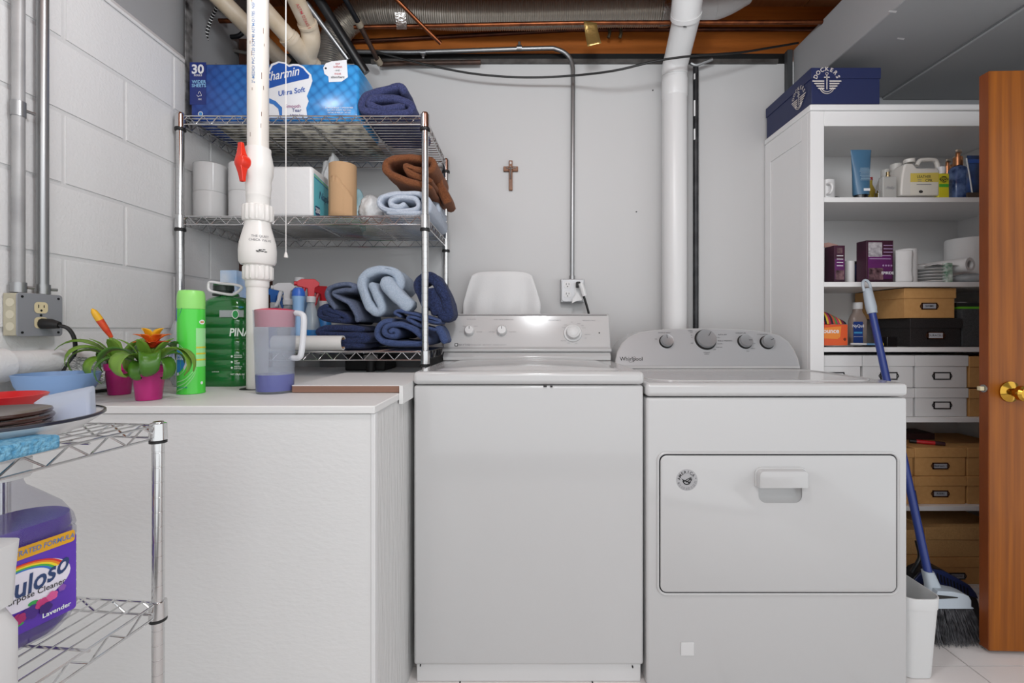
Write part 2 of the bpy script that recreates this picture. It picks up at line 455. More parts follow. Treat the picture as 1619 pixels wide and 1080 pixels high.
cx0, cx1 = PX(701, 1.90), PX(965, 1.90)
MB().prism_yz([(1.862, .9275), (1.862, .945), (cy0 - .004, .962), (2.03, .962), (2.03, .9275)], cx0 + .004, cx1 - .004).build('console_base', enamel, was, bevel=.004)
MB().prism_yz([(cy0 - .016, .962), (cy0 - .018, .974), (con_y(.98), .98), (con_y(1.112), 1.112), (con_y(1.112) + .01, 1.118), (2.02, 1.118), (2.02, .962)], cx0, cx1).build('console', enamel, was, bevel=.004, seg=3)
Rw = Matrix.Rotation(-tilt_w, 3, 'X')
upw = Vector((0, math.sin(tilt_w), math.cos(tilt_w))); nw = Vector((0, -math.cos(tilt_w), math.sin(tilt_w)))
def on_w(px, py):
    """pixel -> point on the slanted panel"""
    y = 1.9
    for _ in range(8): y = con_y(PZ(py, y))
    return P(px, py, y)
kn_rot = nw.to_track_quat('Z', 'Y').to_matrix()
for px, py, r in ((742.5, 523.5, .0205), (793.5, 523.5, .0205)):
    k = knob_mb(on_w(px, py), r, .022, kn_rot).build('knob', enamel2, was)
    c = on_w(px, py) + nw * .0222 + upw * .009
    m = MB().add([c + Vector((-.0012, 0, 0)) - upw * .006, c + Vector((.0012, 0, 0)) - upw * .006, c + Vector((.0012, 0, 0)) + upw * .006, c + Vector((-.0012, 0, 0)) + upw * .006], [(0, 1, 2, 3)])
    m.build('pointer', ink, k)
k = knob_mb(on_w(905.5, 527), .038, .01, kn_rot, [(.038, 0), (.038, .003), (.036, .006), (.029, .007), (.028, .022), (.0265, .03), (.02, .033), (.0185, .0315), (.012, .034), (.0005, .035)]).build('dial', enamel2, was)
def flat_on(mb, px, py, up, n, off=.0006, fn=on_w):
    return mb.xform(face_mtx(fn(px, py) + n * off, (1, 0, 0), up))
MB().add(*(lambda b: (b.v, b.f))(flat_on(flat_rect(PX(958, 1.95) - PX(722, 1.95), .002), 840, 498.5, upw, nw, .003))).build('console_trim', darkm, was)
t = flat_on(text_mb('MAYTAG', .0115, .01), 734, 545.5, upw, nw); t.build('lettering', ink_grey, was)
b = MB(); r1 = flat_rect(.0145, .0125, .002)
b.add(*(lambda m: (m.v, m.f))(flat_on(r1, 721.5, 545.3, upw, nw, .0005))); b.build('emblem', ink, was)
flat_on(flat_rect(.009, .007, .001), 721.5, 545.3, upw, nw, .0009).build('emblem_centre', enamel2, was)
txt = MB()
for s, px, py, sz in (('WATER LEVEL', 745, 505, .0062), ('WASH / RINSE TEMPERATURE', 796, 505.5, .0062), ('REGULAR FABRICS', 877, 506.5, .0062), ('PERMANENT PRESS', 931, 507, .0062), ('DEPENDABLE CARE', 750, 545.5, .006), ('HEAVY DUTY', 770, 545.5, .006), ('OVERSIZE CAPACITY', 790, 545.5, .006),
                     ('MEDIUM', 735, 516, .0052), ('LARGE', 752, 516, .0052), ('SMALL', 729, 525, .0052), ('EX LARGE', 758, 525, .0052), ('WARM/COLD', 794, 516, .0052), ('HOT/COLD', 778, 525, .0052), ('COLD/COLD', 810, 525, .0052),
                     ('OFF', 904, 509.5, .005), ('RINSE', 915, 512, .005), ('SPIN', 921, 515, .005), ('WASH', 923, 518.5, .005), ('DELICATE', 929, 529, .005), ('OFF', 926, 535, .005), ('WASH', 891, 518, .005), ('SOAK', 894, 514, .005), ('PREWASH', 891, 539, .005), ('RINSE', 899, 542.5, .005), ('SPIN', 911, 543, .005)):
    m = flat_on(text_mb(s, sz), px, py, upw, nw); txt.add(m.v, m.f)
tag(txt.build('panel_print', ink_grey, was, fixn=False), kind='stuff')
flat_on(flat_disc(.003), 947.5, 526.5, upw, nw, .001).build('indicator', ink, was)
for px, py, w in ((862, 611.2, .010), (872, 611.4, .007), (664, 1054.5, .003), (1001, 1057, .0035)):
    p = P(px, py, WY); MB().box(p.x - w / 2, p.x + w / 2, WY + .0035, WY + .01, p.z - .002, p.z + .002).build('paint_wear', ink, was)

# ------------------------------------------------------------------ dryer
DY, DX0, DX1, DT = 1.362, 0.3600, 1.1325, 0.894
dry = thing('clothes_dryer', 'white front-loading dryer with a curved silver control panel and a wide drop-down door', 'dryer', ((DX0 + DX1) / 2, 1.70, 0))
dry_cab = MB().box(DX0 + .002, DX1 - .001, DY + .004, 2.04, 0.0, PZ(629, DY) - .0005).build('cabinet', enamel, dry, bevel=.008, seg=3)
MB().box(DX0, DX1, DY, 2.045, PZ(627.5, DY), DT).build('top', enamel, dry, bevel=.012, seg=4)
rim = MB()
rp = [(x, y) for x, y in rrect(DX1 - DX0 - .05, .40, .10, 8, (DX0 + DX1) / 2, 1.62)]
rim.tube([(x, y, DT + .0005) for x, y in rp], .003, n=6, closed=True); rim.build('top_rim', enamel, dry)
# door: frame recess + panel
dx0, dx1, dz0, dz1 = PX(1044, DY), PX(1418, DY), PZ(937, DY), PZ(720, DY)
dcx, dcz, dw, dh = (dx0 + dx1) / 2, (dz0 + dz1) / 2, dx1 - dx0, dz1 - dz0
gap = [(x, z) for x, z in rrect(dw + .013, dh + .013, .025, 6, dcx, dcz)]
MB().tube([(x, DY + .0035, z) for x, z in gap], .0042, n=8, closed=True).build('door_frame', enamel, dry)
dry_gap = MB().prism_xz(rrect(dw + .008, dh + .008, .022, 6, dcx, dcz), DY + .0030, DY + .006).build('door_gap', darkm, dry)
dd = MB().loft([[(x, DY + .005, z) for x, z in rrect(dw - .002, dh - .002, .018, 6, dcx, dcz)], [(x, DY + .001, z) for x, z in rrect(dw - .002, dh - .002, .018, 6, dcx, dcz)],
                [(x, DY - .001, z) for x, z in rrect(dw - .009, dh - .009, .016, 6, dcx, dcz)]]).build('door', enamel, dry)
hx0, hx1, hz0, hz1 = PX(1192, DY), PX(1275, DY), PZ(768, DY), PZ(738, DY)
hw = hx1 - hx0; hc = (hx0 + hx1) / 2
def arch(w, z0, z1, r, n=6):
    pts = [(hc - w / 2, z0), (hc + w / 2, z0)]
    for i in range(n + 1):
        a = math.pi / 2 * i / n; pts.append((hc + w / 2 - r + r * math.cos(a), z1 - r + r * math.sin(a)))
    for i in range(n + 1):
        a = math.pi / 2 + math.pi / 2 * i / n; pts.append((hc - w / 2 + r + r * math.cos(a), z1 - r + r * math.sin(a)))
    return pts
MB().loft([[(x, DY - .001, z) for x, z in arch(hw, hz0, hz1, .02)], [(x, DY - .005, z) for x, z in arch(hw - .002, hz0, hz1 - .001, .019)], [(x, DY - .006, z) for x, z in arch(hw - .006, hz0, hz1 - .004, .017)],
           [(x, DY - .022, z) for x, z in arch(hw - .014, hz0 + .001, hz1 - .007, .014)], [(x, DY - .026, z) for x, z in arch(hw - .026, hz0 + .002, hz1 - .014, .01)]]).build('door_handle', enamel, dd)
# scooped finger recess under the handle
def cut(o, cutter):
    """subtract a closed shape from a mesh object, for good"""
    cm_ = cutter.mesh('cutter'); co = bpy.data.objects.new('cutter', cm_); C.objects.link(co); co.location = (0, 0, 0)
    md = o.modifiers.new('cut', 'BOOLEAN'); md.object = co; md.operation = 'DIFFERENCE'; md.solver = 'EXACT'
    bpy.context.view_layer.update()
    dg = bpy.context.evaluated_depsgraph_get()
    me = bpy.data.meshes.new_from_object(o.evaluated_get(dg))
    o.modifiers.clear(); o.data = me
    bpy.data.objects.remove(co); bpy.data.meshes.remove(cm_)
    me.set_sharp_from_angle(angle=math.radians(35))
rz0, rz1, rw = PZ(795, DY), PZ(750, DY), PX(1268, DY) - PX(1199, DY)
def rec(w, z0, z1, r):
    pts = rrect(w, z1 - z0, r, 6, hc, (z0 + z1) / 2); return pts
for o in (dry_cab, dry_gap, dd):
    cut(o, MB().prism_xz(rec(rw, rz0, rz1, .022), DY - .05, DY + .035))
rings = []
for t, dep in ((0, -.0013), (.03, -.0008), (.10, .004), (.25, .013), (.45, .020), (.7, .024), (.95, .026)):
    k = 1 - t
    # the lower lip slopes gently, the upper part runs in behind the handle
    zz0 = rz0 - .002 + (rz1 - rz0) * .55 * t; rings.append([(x, DY + dep, z) for x, z in rec((rw + .005) * (1 - .35 * t), zz0, rz1 + .002, .023 * max(.3, k))])
MB().loft(rings, cap=False).add([], []).build('finger_recess', enamel, dd)
MB().add([(x, DY + .026, z) for x, z in rec((rw + .005) * (1 - .35 * .95), rz0 - .002 + (rz1 - rz0) * .55 * .95, rz1 + .002, .023 * .3)], [tuple(range(28))]).build('recess_back', enamel, dd)
# round sticker
st = P(1086, 759, DY - .0012)
stk = flat_disc(.0318, 36).xform(front(st)).build('sticker', M('sticker_silver', '#a9a9ab', .4), dd)
st2 = P(1086, 759, DY - .0016)
e = arc_text('AMERICA', .0118, .0228, 170, 36, .015)
e.add(*(lambda m: (m.v, m.f))(shift(flat_disc(.0014, 8), -.024, -.009))); e.add(*(lambda m: (m.v, m.f))(shift(flat_disc(.0014, 8), .026, .005)))
# three-stroke wing and gear mark
for k in range(3):
    pts = [(-.017 + .008 * k, .003 - .002 * k), (-.006 + .007 * k, -.003), (.004 + .006 * k, .003 + .002 * k), (.015, .0075 - .003 * k), (.013, .0045 - .003 * k), (.0 + .006 * k, -.002), (-.008 + .006 * k, -.008)]
    e.add(*(lambda m: (m.v, m.f))(flat_poly([(x, y + .002 - .002 * k) for x, y in pts])))
for k in range(9):
    a = math.radians(190 + k * 18); e.add(*(lambda m: (m.v, m.f))(shift(flat_rect(.0035, .0035), .011 * math.cos(a), .011 * math.sin(a) - .002)))
e.xform(front(st2)).build('emblem', ink, dd, fixn=False)
low = MB()
for k, rr in enumerate((.0275, .0235)):
    m = arc_text('BUILT WITH PRIDE IN THE USA'[::1], .0036, rr, 200, 350, .0); low.add(m.v, m.f)
tag(low.xform(front(st2)).build('fine_print', ink, dd, fixn=False), kind='stuff')
p = P(1086.5, 1025.5, DY + .004); MB().box(p.x - .0195, p.x + .0195, DY + .001, DY + .005, p.z - .0195, p.z + .0195).build('plug_cover', enamel2, dry, bevel=.001)

# console
tilt_d = math.radians(22)
KY, KZ0 = 1.862, .884
def kon_y(z): return KY + (z - KZ0) * math.tan(tilt_d)
def on_d(px, py):
    y = 1.9
    for _ in range(8): y = kon_y(PZ(py, y))
    return P(px, py, y)
upd = Vector((0, math.sin(tilt_d), math.cos(tilt_d))); nd = Vector((0, -math.cos(tilt_d), math.sin(tilt_d)))
outline = [(972.5, 583), (973, 570), (976, 556), (983, 543), (994, 533), (1010, 526), (1035, 522), (1070, 519.8), (1110, 519.3), (1150, 520), (1190, 522), (1215, 525.5), (1234, 531), (1247, 540), (1256, 553), (1262, 567), (1266, 583)]
ring = [on_d(x, y) for x, y in outline]
cxm = sum(p.x for p in ring) / len(ring); czm = .95
def scaled(f, back, dz=0):
    return [Vector((cxm + (p.x - cxm) * f, p.y + back, CAM_H * 0 + czm + (p.z - czm) * f + dz)) for p in ring]
fr = [p + nd * 0 for p in ring]
back = [Vector((p.x, 2.035, p.z)) for p in ring]
MB().loft([fr, [p + Vector((0, .012, 0)) for p in ring], back]).build('console', enamel, dry, bevel=.003)
face_pts = []
for p in ring:
    q = Vector((cxm + (p.x - cxm) * .984, 0, 0)); z = czm + (p.z - czm) * .955 + .0015
    z = max(z, PZ(578.5, 1.87)); q.z = z; q.y = kon_y(z); face_pts.append(q + nd * .0015)
cm = M('console_silver', '#b4b5b7', .38, .35, bump=(400, .02))
MB().add(face_pts, [tuple(range(len(face_pts)))]).build('console_face', cm, dry)
MB().box(PX(974, KY), PX(1266, KY), KY - .004, KY + .02, PZ(588.5, KY), PZ(587.2, KY)).build('console_gap', darkm, dry)
kr = nd.to_track_quat('Z', 'Y').to_matrix()
for px, py, r, ang in ((1053, 540.5, .0265, 95), (1115, 537.5, .0405, 55), (1177, 541, .0275, 0), (1212, 542, .0265, 25)):
    c = on_d(px, py) + nd * .001
    k = MB().lathe([(r * 1.10, 0), (r * 1.08, .004), (r * 1.0, .0085), (r * .97, .009)], n=36, c=c, rot=kr).build('knob_base_shade', black_rub, dry)  # base made wide and black to carry the shadow round the knob
    k2 = MB().lathe([(r * .97, .008), (r * .95, .021), (r * .90, .0235), (r * .86, .0232), (.0005, .0236)], n=36, c=c, rot=kr).build('knob', M('knob_silver', '#a6a7a9', .3, .6), dry)
    a = math.radians(ang); dv = Vector((math.cos(a), 0, 0)) + upd * math.sin(a); pv = Vector((-math.sin(a), 0, 0)) + upd * math.cos(a)
    q = c + nd * .0245
    MB().add([q + dv * r * .25 - pv * .001, q + dv * r * .8 - pv * .001, q + dv * r * .8 + pv * .001, q + dv * r * .25 + pv * .001], [(0, 1, 2, 3)]).build('pointer', ink, k2)
flat_on(text_mb('Whirlpool', .0235, .008, squash=.95), 998, 568, upd, nd, .0022, on_d).build('lettering', ink, dry)
sw = [on_d(x, y) + nd * .0024 for x, y in ((994, 571), (996, 573), (1001, 571.5), (1004.5, 567), (1003, 564.5), (1000, 566))]
MB().tube(smooth_pts(sw, 4), .0006, n=5).build('lettering_swoosh', ink, dry)
txt = MB()
for s, px, py, sz in (('WRINKLE SHIELD', 1050, 526.5, .0066), ('TEMPERATURE', 1170.5, 527, .0066), ('CYCLE SIGNAL', 1205, 529, .0066), ('WRINKLE', 1117, 557.8, .006), ('SHIELD', 1117, 560.3, .006), ('TIMED', 1091, 523.5, .007), ('DRY', 1093, 526, .006), ('AUTO DRY', 1142, 529.5, .0075), ('ENERGY PREFERRED', 1146, 539.3, .0066), ('VERY DRY', 1134, 534, .005), ('LESS DRY', 1138, 544, .005), ('DAMP DRY', 1137, 549.5, .0055), ('OFF', 1129.5, 553, .0065), ('OFF', 1094, 543, .0065), ('ON', 1037, 536.5, .006), ('70', 1093.5, 534, .005), ('60', 1093, 530.5, .005), ('AIR', 1189, 535, .005), ('LOW', 1192, 543.5, .005), ('MEDIUM', 1190, 551.5, .005), ('HIGH', 1182, 555.5, .005), ('50', 1100, 525, .005), ('40', 1107, 523.5, .005), ('NORMAL', 1122, 525, .005)):
    m = flat_on(text_mb(s, sz), px, py, upd, nd, .002, on_d); txt.add(m.v, m.f)
tag(txt.build('panel_print', ink, dry, fixn=False), kind='stuff')

# ------------------------------------------------------------------ painted counter box
CY, CZ, CX1 = 1.06, 0.8765, -0.3405
cnt = thing('counter_box', 'white painted plywood counter box holding the plants and the plastic pitcher', 'counter', (-0.82, 1.5, 0))
MB().box(XL + .004, CX1, CY, 2.185, CZ - .018, CZ).build('counter_top', M('painted_board', '#dcdcdb', .5, bump=(60, .12, .002)), cnt, bevel=.002)
MB().box(XL + .004, CX1 - .011, CY + .006, CY + .02, 0.0, CZ - .0195).build('front_panel', osb, cnt)
MB().box(CX1 - .0105, CX1 - .0005, CY + .004, CY + .022, 0, CZ - .0185).build('corner_strip', M('painted_strip', '#dadada', .55, bump=(30, .3)), cnt, bevel=.001)
MB().box(CX1 - .018, CX1 - .004, CY + .0225, 2.18, 0, CZ - .0195).build('side_panel', M('painted_side', '#d2d2d1', .6, bump=(20, .8, .006), stretch=(1, 4, .5)), cnt)
for px, py in ((571, 674), (571, 950), (570, 997)):
    p = P(px, py, CY); MB().lathe([(.004, -.0012), (.002, .0)], c=(p.x, CY + .0065, p.z), n=10, rot=Matrix.Rotation(math.pi / 2, 3, 'X')).build('screw', darkm, cnt)
# loose boards
ply_edge = M('plywood_edge', '#9c7a68', .7, var=(6, .6, '#6f4a3c'), stretch=(.3, 1, 90))
bd = thing('plywood_board', 'white painted plywood board with bare brown layered edge lying on the counter', 'board', (-.5, 1.5, CZ))
bx0, bx1 = PX(462, 1.28), PX(633, 1.28)
MB().box(bx0, bx1, 1.278, 1.66, CZ + .0015, CZ + .0195).build('board_core', ply_edge, bd, bevel=.001)
MB().box(bx0, bx1, 1.2785, 1.66, CZ + .0196, CZ + .0215).build('painted_face', M('painted_board', '#dcdcdb'), bd)
b2 = tag(MB().prism_xz([(bx1 + .001, CZ + .001), (CX1 + .0005, CZ + .001), (CX1 + .0005, CZ - .028), (CX1 + .011, CZ - .028), (CX1 + .011, CZ + .022), (bx1 + .001, CZ + .022)], 1.265, 1.69).build('edge_board', M('painted_board', '#dcdcdb'), bevel=.0015),
         'narrow white lipped board between the plywood sheet and the washing machine', 'board')

# ------------------------------------------------------------------ wire shelving
def wire_shelf(parent, x0, x1, y0, y1, z, th, local, nwire=None, wr=.0017, sr=.0026, step=.030, along='x', name='shelf'):
    f = MB()
    for zz in (z, z - th):
        for a, b in (((x0, y0), (x1, y0)), ((x0, y1), (x1, y1)), ((x0, y0), (x0, y1)), ((x1, y0), (x1, y1))):
            f.cyl((*a, zz), (*b, zz), sr, n=8)
    for a, b in (((x0, y0), (x1, y0)), ((x0, y1), (x1, y1)), ((x0, y0), (x0, y1)), ((x1, y0), (x1, y1))):
        L = math.hypot(b[0] - a[0], b[1] - a[1]); n = max(2, int(round(L / .055))) * 2
        pts = [(a[0] + (b[0] - a[0]) * i / n, a[1] + (b[1] - a[1]) * i / n, z if i % 2 else z - th) for i in range(n + 1)]
        f.tube(pts, .002, n=6)
    fo = f.build(name + '_frame', chrome, parent, local=local)
    w = MB()
    if along == 'x':
        n = int((y1 - y0) / step)
        for i in range(1, n): yy = y0 + (y1 - y0) * i / n; w.cyl((x0, yy, z + .001), (x1, yy, z + .001), wr, n=6)
        for i in range(1, 4): xx = x0 + (x1 - x0) * i / 4; w.cyl((xx, y0, z - .004), (xx, y1, z - .004), sr, n=6)
    else:
        n = int((x1 - x0) / step)
        for i in range(1, n): xx = x0 + (x1 - x0) * i / n; w.cyl((xx, y0, z + .001), (xx, y1, z + .001), wr, n=6)
        for i in range(1, 4): yy = y0 + (y1 - y0) * i / 4; w.cyl((x0, yy, z - .004), (x1, yy, z - .004), sr, n=6)
    wo = w.build(name + '_wires', chrome, fo, local=True) if local else w.build(name + '_wires', chrome, fo)
    return fo
def post_mb(x, y, z0, z1, r):
    prof = [(r * .9, z0)]; z = z0 + .004
    while z < z1 - .03:
        prof += [(r, z), (r, z + .0221), (r * .955, z + .0223), (r * .955, z + .0251)]; z += .0254
    prof += [(r, z), (r, z1 - .006), (r * .85, z1)]
    return MB().lathe(prof, c=(x, y, 0), n=16)
RX0, RX1, RY0, RY1 = PX(285, 1.70), PX(672, 1.70), 1.70, 2.157
rack = thing('wire_shelving_unit', 'chrome wire shelving unit loaded with towels and paper goods on the counter', 'shelf', ((RX0 + RX1) / 2, (RY0 + RY1) / 2, CZ))
RZ = [PZ(556.5, 1.70), PZ(342, 1.70), PZ(183.5, 1.70)]
for x in (RX0, RX1):
    for y in (RY0, RY1):
        if x == RX1:
            p = post_mb(x, y, CZ, RZ[2] + .012, .0127)
        else:
            p = post_mb(x, y, CZ, RZ[2] + .012, .0127)
        po = p.build('post', chrome, rack)
        for z in RZ:
            MB().lathe([(.0135, -.046), (.0175, -.044), (.0165, .004), (.0135, .006)], c=(x, y, z), n=16).build('collar', chrome, po)
            MB().lathe([(.0137, -.056), (.0185, -.054), (.0185, -.0465), (.0137, -.045)], c=(x, y, z), n=16).build('clip', black_rub, po)
for z in RZ:
    wire_shelf(rack, RX0, RX1, RY0, RY1, z, .030, False, step=.0245)

# small cart, front left
cart = thing('wire_cart', 'small chrome wire cart in front of the counter holding dishes and a purple cleaner bottle', 'cart', (*P(250, 672, 0.80).xy, 0), rz=math.radians(-5.5))
CW, CD = .30, .46         # local: x from -CW to 0, y from -CD to 0
ZT, Z2, Z3 = PZ(672, .80), PZ(953, .80), 0.13
for x in (-CW, 0):
    for y in (-CD, 0):
        po = post_mb(x, y, 0.0, ZT + .006, .0092).build('post', chrome, cart, local=True)
        for z in (ZT, Z2, Z3):
            MB().lathe([(.0098, -.026), (.0135, -.025), (.0125, .003), (.0098, .004)], c=(x, y, z), n=16).build('collar', chrome, po, local=True)
            MB().lathe([(.0098, -.031), (.0132, -.0305), (.0132, -.0265), (.0098, -.026)], c=(x, y, z), n=16).build('clip', black_rub, po, local=True)
for z in (ZT, Z2, Z3):
    wire_shelf(cart, -CW, 0, -CD, 0, z, .022, True, step=.026, along='y', wr=.0014, sr=.002)

# ------------------------------------------------------------------ white bookcase
BX0, BX1, BY0, BY1 = 1.1420, 2.06, 1.847, 2.195
bc = thing('bookcase', 'tall white panelled bookcase packed with boxes, bottles and paper goods', 'bookcase', ((BX0 + BX1) / 2, 2.02, 0))
BT = PZ(165.5, BY0)
ST = PX(1303, BY0) - BX0       # stile width
for x0, x1, vis in ((BX0, BX0 + .018, True), (BX1 - .018, BX1, False)):
    sp = MB().box(x0 + (.004 if vis else 0), x1, BY0 + .019, BY1 - .002, .02, BT - .025).build('side_panel', whitewood, bc)
    if vis:
        MB().box(BX0, BX0 + .0035, BY0 + .019, BY0 + .06, 0, BT - .025).build('stile', whitewood, sp, bevel=.001)
        MB().box(BX0, BX0 + .0035, BY1 - .05, BY1, 0, BT - .025).build('stile', whitewood, sp, bevel=.001)
        MB().box(BX0, BX0 + .0035, BY0 + .06, BY1 - .05, BT - .12, BT - .025).build('rail', whitewood, sp, bevel=.001)
        MB().box(BX0, BX0 + .0035, BY0 + .06, BY1 - .05, 0, .10).build('rail', whitewood, sp, bevel=.001)
MB().box(BX0, BX0 + ST, BY0, BY0 + .0185, 0, BT - .025).build('front_stile', whitewood, bc, bevel=.0015)
MB().box(BX1 - ST, BX1, BY0, BY0 + .0185, 0, BT - .025).build('front_stile', whitewood, bc, bevel=.0015)
MB().box(BX0 + ST + .0005, BX1 - ST - .0005, BY0 + .001, BY0 + .0185, PZ(199, BY0), BT - .025).build('top_rail', whitewood, bc, bevel=.0015)
MB().box(BX0 - .004, BX1 + .004, BY0 - .006, BY1, BT - .024, BT).build('crown', whitewood, bc, bevel=.005, seg=3)
MB().box(BX0 + .018, BX1 - .018, BY1 - .012, BY1 - .002, .02, BT - .025).build('back_panel', whitewood, bc)
MB().box(BX0 + .019, BX1 - .019, BY1 - .026, BY1 - .013, PZ(246, 2.17), PZ(228, 2.17)).build('back_rail', whitewood, bc)
MB().box(BX0 + .019, BX1 - .019, BY0 + .019, BY1 - .013, PZ(199, BY0) + .001, PZ(199, BY0) + .012).build('inner_top', whitewood, bc)
SH = [PZ(312, BY0 + .004), PZ(446, BY0 + .004), PZ(549, BY0 + .004), PZ(660.5, BY0 + .004), PZ(800.5, BY0 + .004), 0.024]
for k, z in enumerate(SH):
    MB().box(BX0 + .019, BX1 - .019, BY0 + .004 + (.016 if k == 5 else 0), BY1 - .013 - (.014 if k == 0 else 0), z - .019, z).build('shelf', whitewood, bc, bevel=.001)
MB().box(BX0 + ST, BX1 - ST, BY0 + .002, BY0 + .0185, 0, .022).build('plinth', whitewood, bc)
# ------------------------------------------------------------------ pipes, ducts and cables
def pipe_thing(name, label, cat, pts, r, mat, smooth=0, n=14, group=None):
    pts = [Vector(p) for p in pts]
    if smooth: pts = smooth_pts(pts, smooth)
    return tag(MB().tube(pts, r, n=n).build(name, mat), label, cat, group)
def pipe_root(name, label, cat, loc, group=None): return thing(name, label, cat, loc, group)

# sump discharge pipe with ball valve and check valve
dp = 1.38; X0 = PX(408, dp)
sp = thing('sump_discharge_pipe', 'white upright drain pipe with a red-handled ball valve and a check valve', 'pipe', (X0, dp, CZ))
def zc(y): return PZ(y, dp)
R0 = .0290
MB().cyl((X0, dp, zc(245)), (X0, dp, 2.36), R0, n=28).build('upper_pipe', M('print_pvc', '#e2ded8', .35, var=(5, .5, '#d9d2c8')), sp)
X1 = PX(407, dp)
MB().cyl((X1, dp, CZ), (X1, dp, zc(452)), R0, n=28).build('lower_pipe', pvc, sp)
MB().lathe([(0.0322, zc(312)), (0.0331, zc(305)), (0.0352, zc(296)), (0.0352, zc(285)), (0.0400, zc(276)), (0.0409, zc(262)), (0.0374, zc(250)), (0.0344, zc(243)), (0.0344, zc(236)), (0.0296, zc(235))], c=(X0 + .001, dp, 0), n=32).build('valve_body', pvc, sp)
MB().lathe([(0.0313, zc(331)), (0.0318, zc(313)), (0.0331, zc(311.5)), (0.0331, zc(309))], c=(X0, dp, 0), n=32).build('coupling', pvc, sp)
def nut(z0, z1, r):
    m = MB()
    ring = lambda z, rr: [Vector((X0 + rr * (1 + (.045 if i % 4 < 2 else -.02)) * math.cos(2 * math.pi * i / 64), dp + rr * (1 + (.045 if i % 4 < 2 else -.02)) * math.sin(2 * math.pi * i / 64), z)) for i in range(64)]
    return m.loft([ring(z0, r * .93), ring(z0 + .004, r), ring(z1 - .004, r), ring(z1, r * .93)])
nut(zc(351), zc(326), .0405).build('union_nut', pvc, sp)
MB().lathe([(0.0452, zc(419)), (0.0500, zc(414)), (0.0509, zc(397)), (0.0487, zc(385)), (0.0426, zc(372)), (0.0357, zc(358)), (0.0339, zc(350))], c=(X0 - .001, dp, 0), n=36).build('check_valve', pvc, sp)
MB().lathe([(0.0365, zc(424)), (0.0391, zc(419)), (0.0435, zc(417))], c=(X0, dp, 0), n=36).build('valve_neck', pvc, sp)
nut(zc(443), zc(421), .0395).build('union_nut', pvc, sp)
MB().lathe([(0.0300, zc(455)), (0.0318, zc(453)), (0.0318, zc(445)), (0.0348, zc(443))], c=(X1, dp, 0), n=36).build('reducer', pvc, sp)
# red butterfly handle on the front left
red_pl = M('red_plastic', '#d8301a', .35)
hd = Vector((-.42, -.91, 0)).normalized(); hr = Vector((.91, -.42, 0)).normalized()
hc0 = Vector((X0, dp, zc(265))) + hd * .046
q = hd.to_track_quat('Z', 'Y').to_matrix()
hn = MB().lathe([(.02, -.012), (.0215, .004), (.019, .014), (.010, .019), (.0005, .02)], c=hc0, n=24, rot=q)
def wing(sgn):
    rings = []
    for t, w, th in ((0, .0125, .012), (.35, .0105, .008), (.7, .0085, .006), (1, .0075, .005)):
        z = sgn * (.012 + .045 * t); c = hc0 + hd * .004 + Vector((0, 0, z)) + hr * sgn * (-.004) * t
        rings.append([c + hr * (-w) - hd * th, c + hr * w - hd * th, c + hr * w + hd * th, c + hr * (-w) + hd * th])
    return MB().loft(rings)
for s_ in (1, -1):
    w_ = wing(s_); hn.add(w_.v, w_.f)
hn.build('valve_handle', red_pl, sp, bevel=.002)
MB().cyl(hc0 - hd * .03, hc0 - hd * .01, .022, n=24).build('valve_bonnet', pvc, sp)
th_p = facing(X0, dp)
blue_ink = M('blue_print', '#4a76a8', .6)
tx = text_mb('2"-MEDIO/ PVC-1120 SCH 40 ASTM-D1785  NSF  ASTM-D2665', .0115, .004, align='CENTER')
tx.v = [Vector((v.y * -1 - .012, v.x, 0)) for v in tx.v]
wrap(tx, (X0, dp, zc(58)), R0 + .0006, th_p).build('pipe_print', blue_ink, sp, fixn=False)
wrap(text_mb('THE QUIET', .0095, .004), (X0, dp, zc(377.5)), .0465, th_p + .12).build('lettering', ink_grey, sp, fixn=False)
wrap(text_mb('CHECK VALVE', .0095, .004), (X0, dp, zc(383.5)), .0492, th_p + .12).build('lettering', ink_grey, sp, fixn=False)
sm = MB()
for k in range(9):
    a = shift(flat_rect(.004 + .004 * random.random(), .0022), -.008 + .003 * k, random.uniform(-.004, .004)); sm.add(a.v, a.f)
wrap(sm, (X0, dp, zc(400)), .0514, th_p + .1).build('scuff_marks', ink, sp, fixn=False)
sm = MB()
for k in range(14):
    a = shift(flat_rect(.0015, random.uniform(.006, .02)), random.choice((-.017, -.02, .014, .01)) + random.uniform(-.003, .003), random.uniform(-.15, .30)); sm.add(a.v, a.f)
tag(wrap(sm, (X0, dp, zc(140)), R0 + .0005, th_p).build('scuff_marks', M('brown_scuff', '#7a5a48', .7), sp, fixn=False), kind='stuff')
MB().lathe([(.034, .0), (.047, .0), (.046, .001), (.034, .001)], c=(X1, dp, CZ), n=24).build('floor_hole_ring', ink, sp)

# lamp pull cord
pc = thing('hanging_string', 'thin white lamp pull string with a bell end in front of the wire shelves', 'string', (PX(452, 1.445), 1.445, PZ(406, 1.445)))
MB().cyl((PX(452, 1.445), 1.445, PZ(398, 1.445)), (PX(452, 1.445), 1.445, ZJ), .0016, n=8).build('string', pvc, pc)
MB().lathe([(.006, 0), (.0065, .004), (.0045, .012), (.0025, .018)], c=(PX(452, 1.445), 1.445, PZ(407.5, 1.445)), n=12).build('bell', pvc, pc)

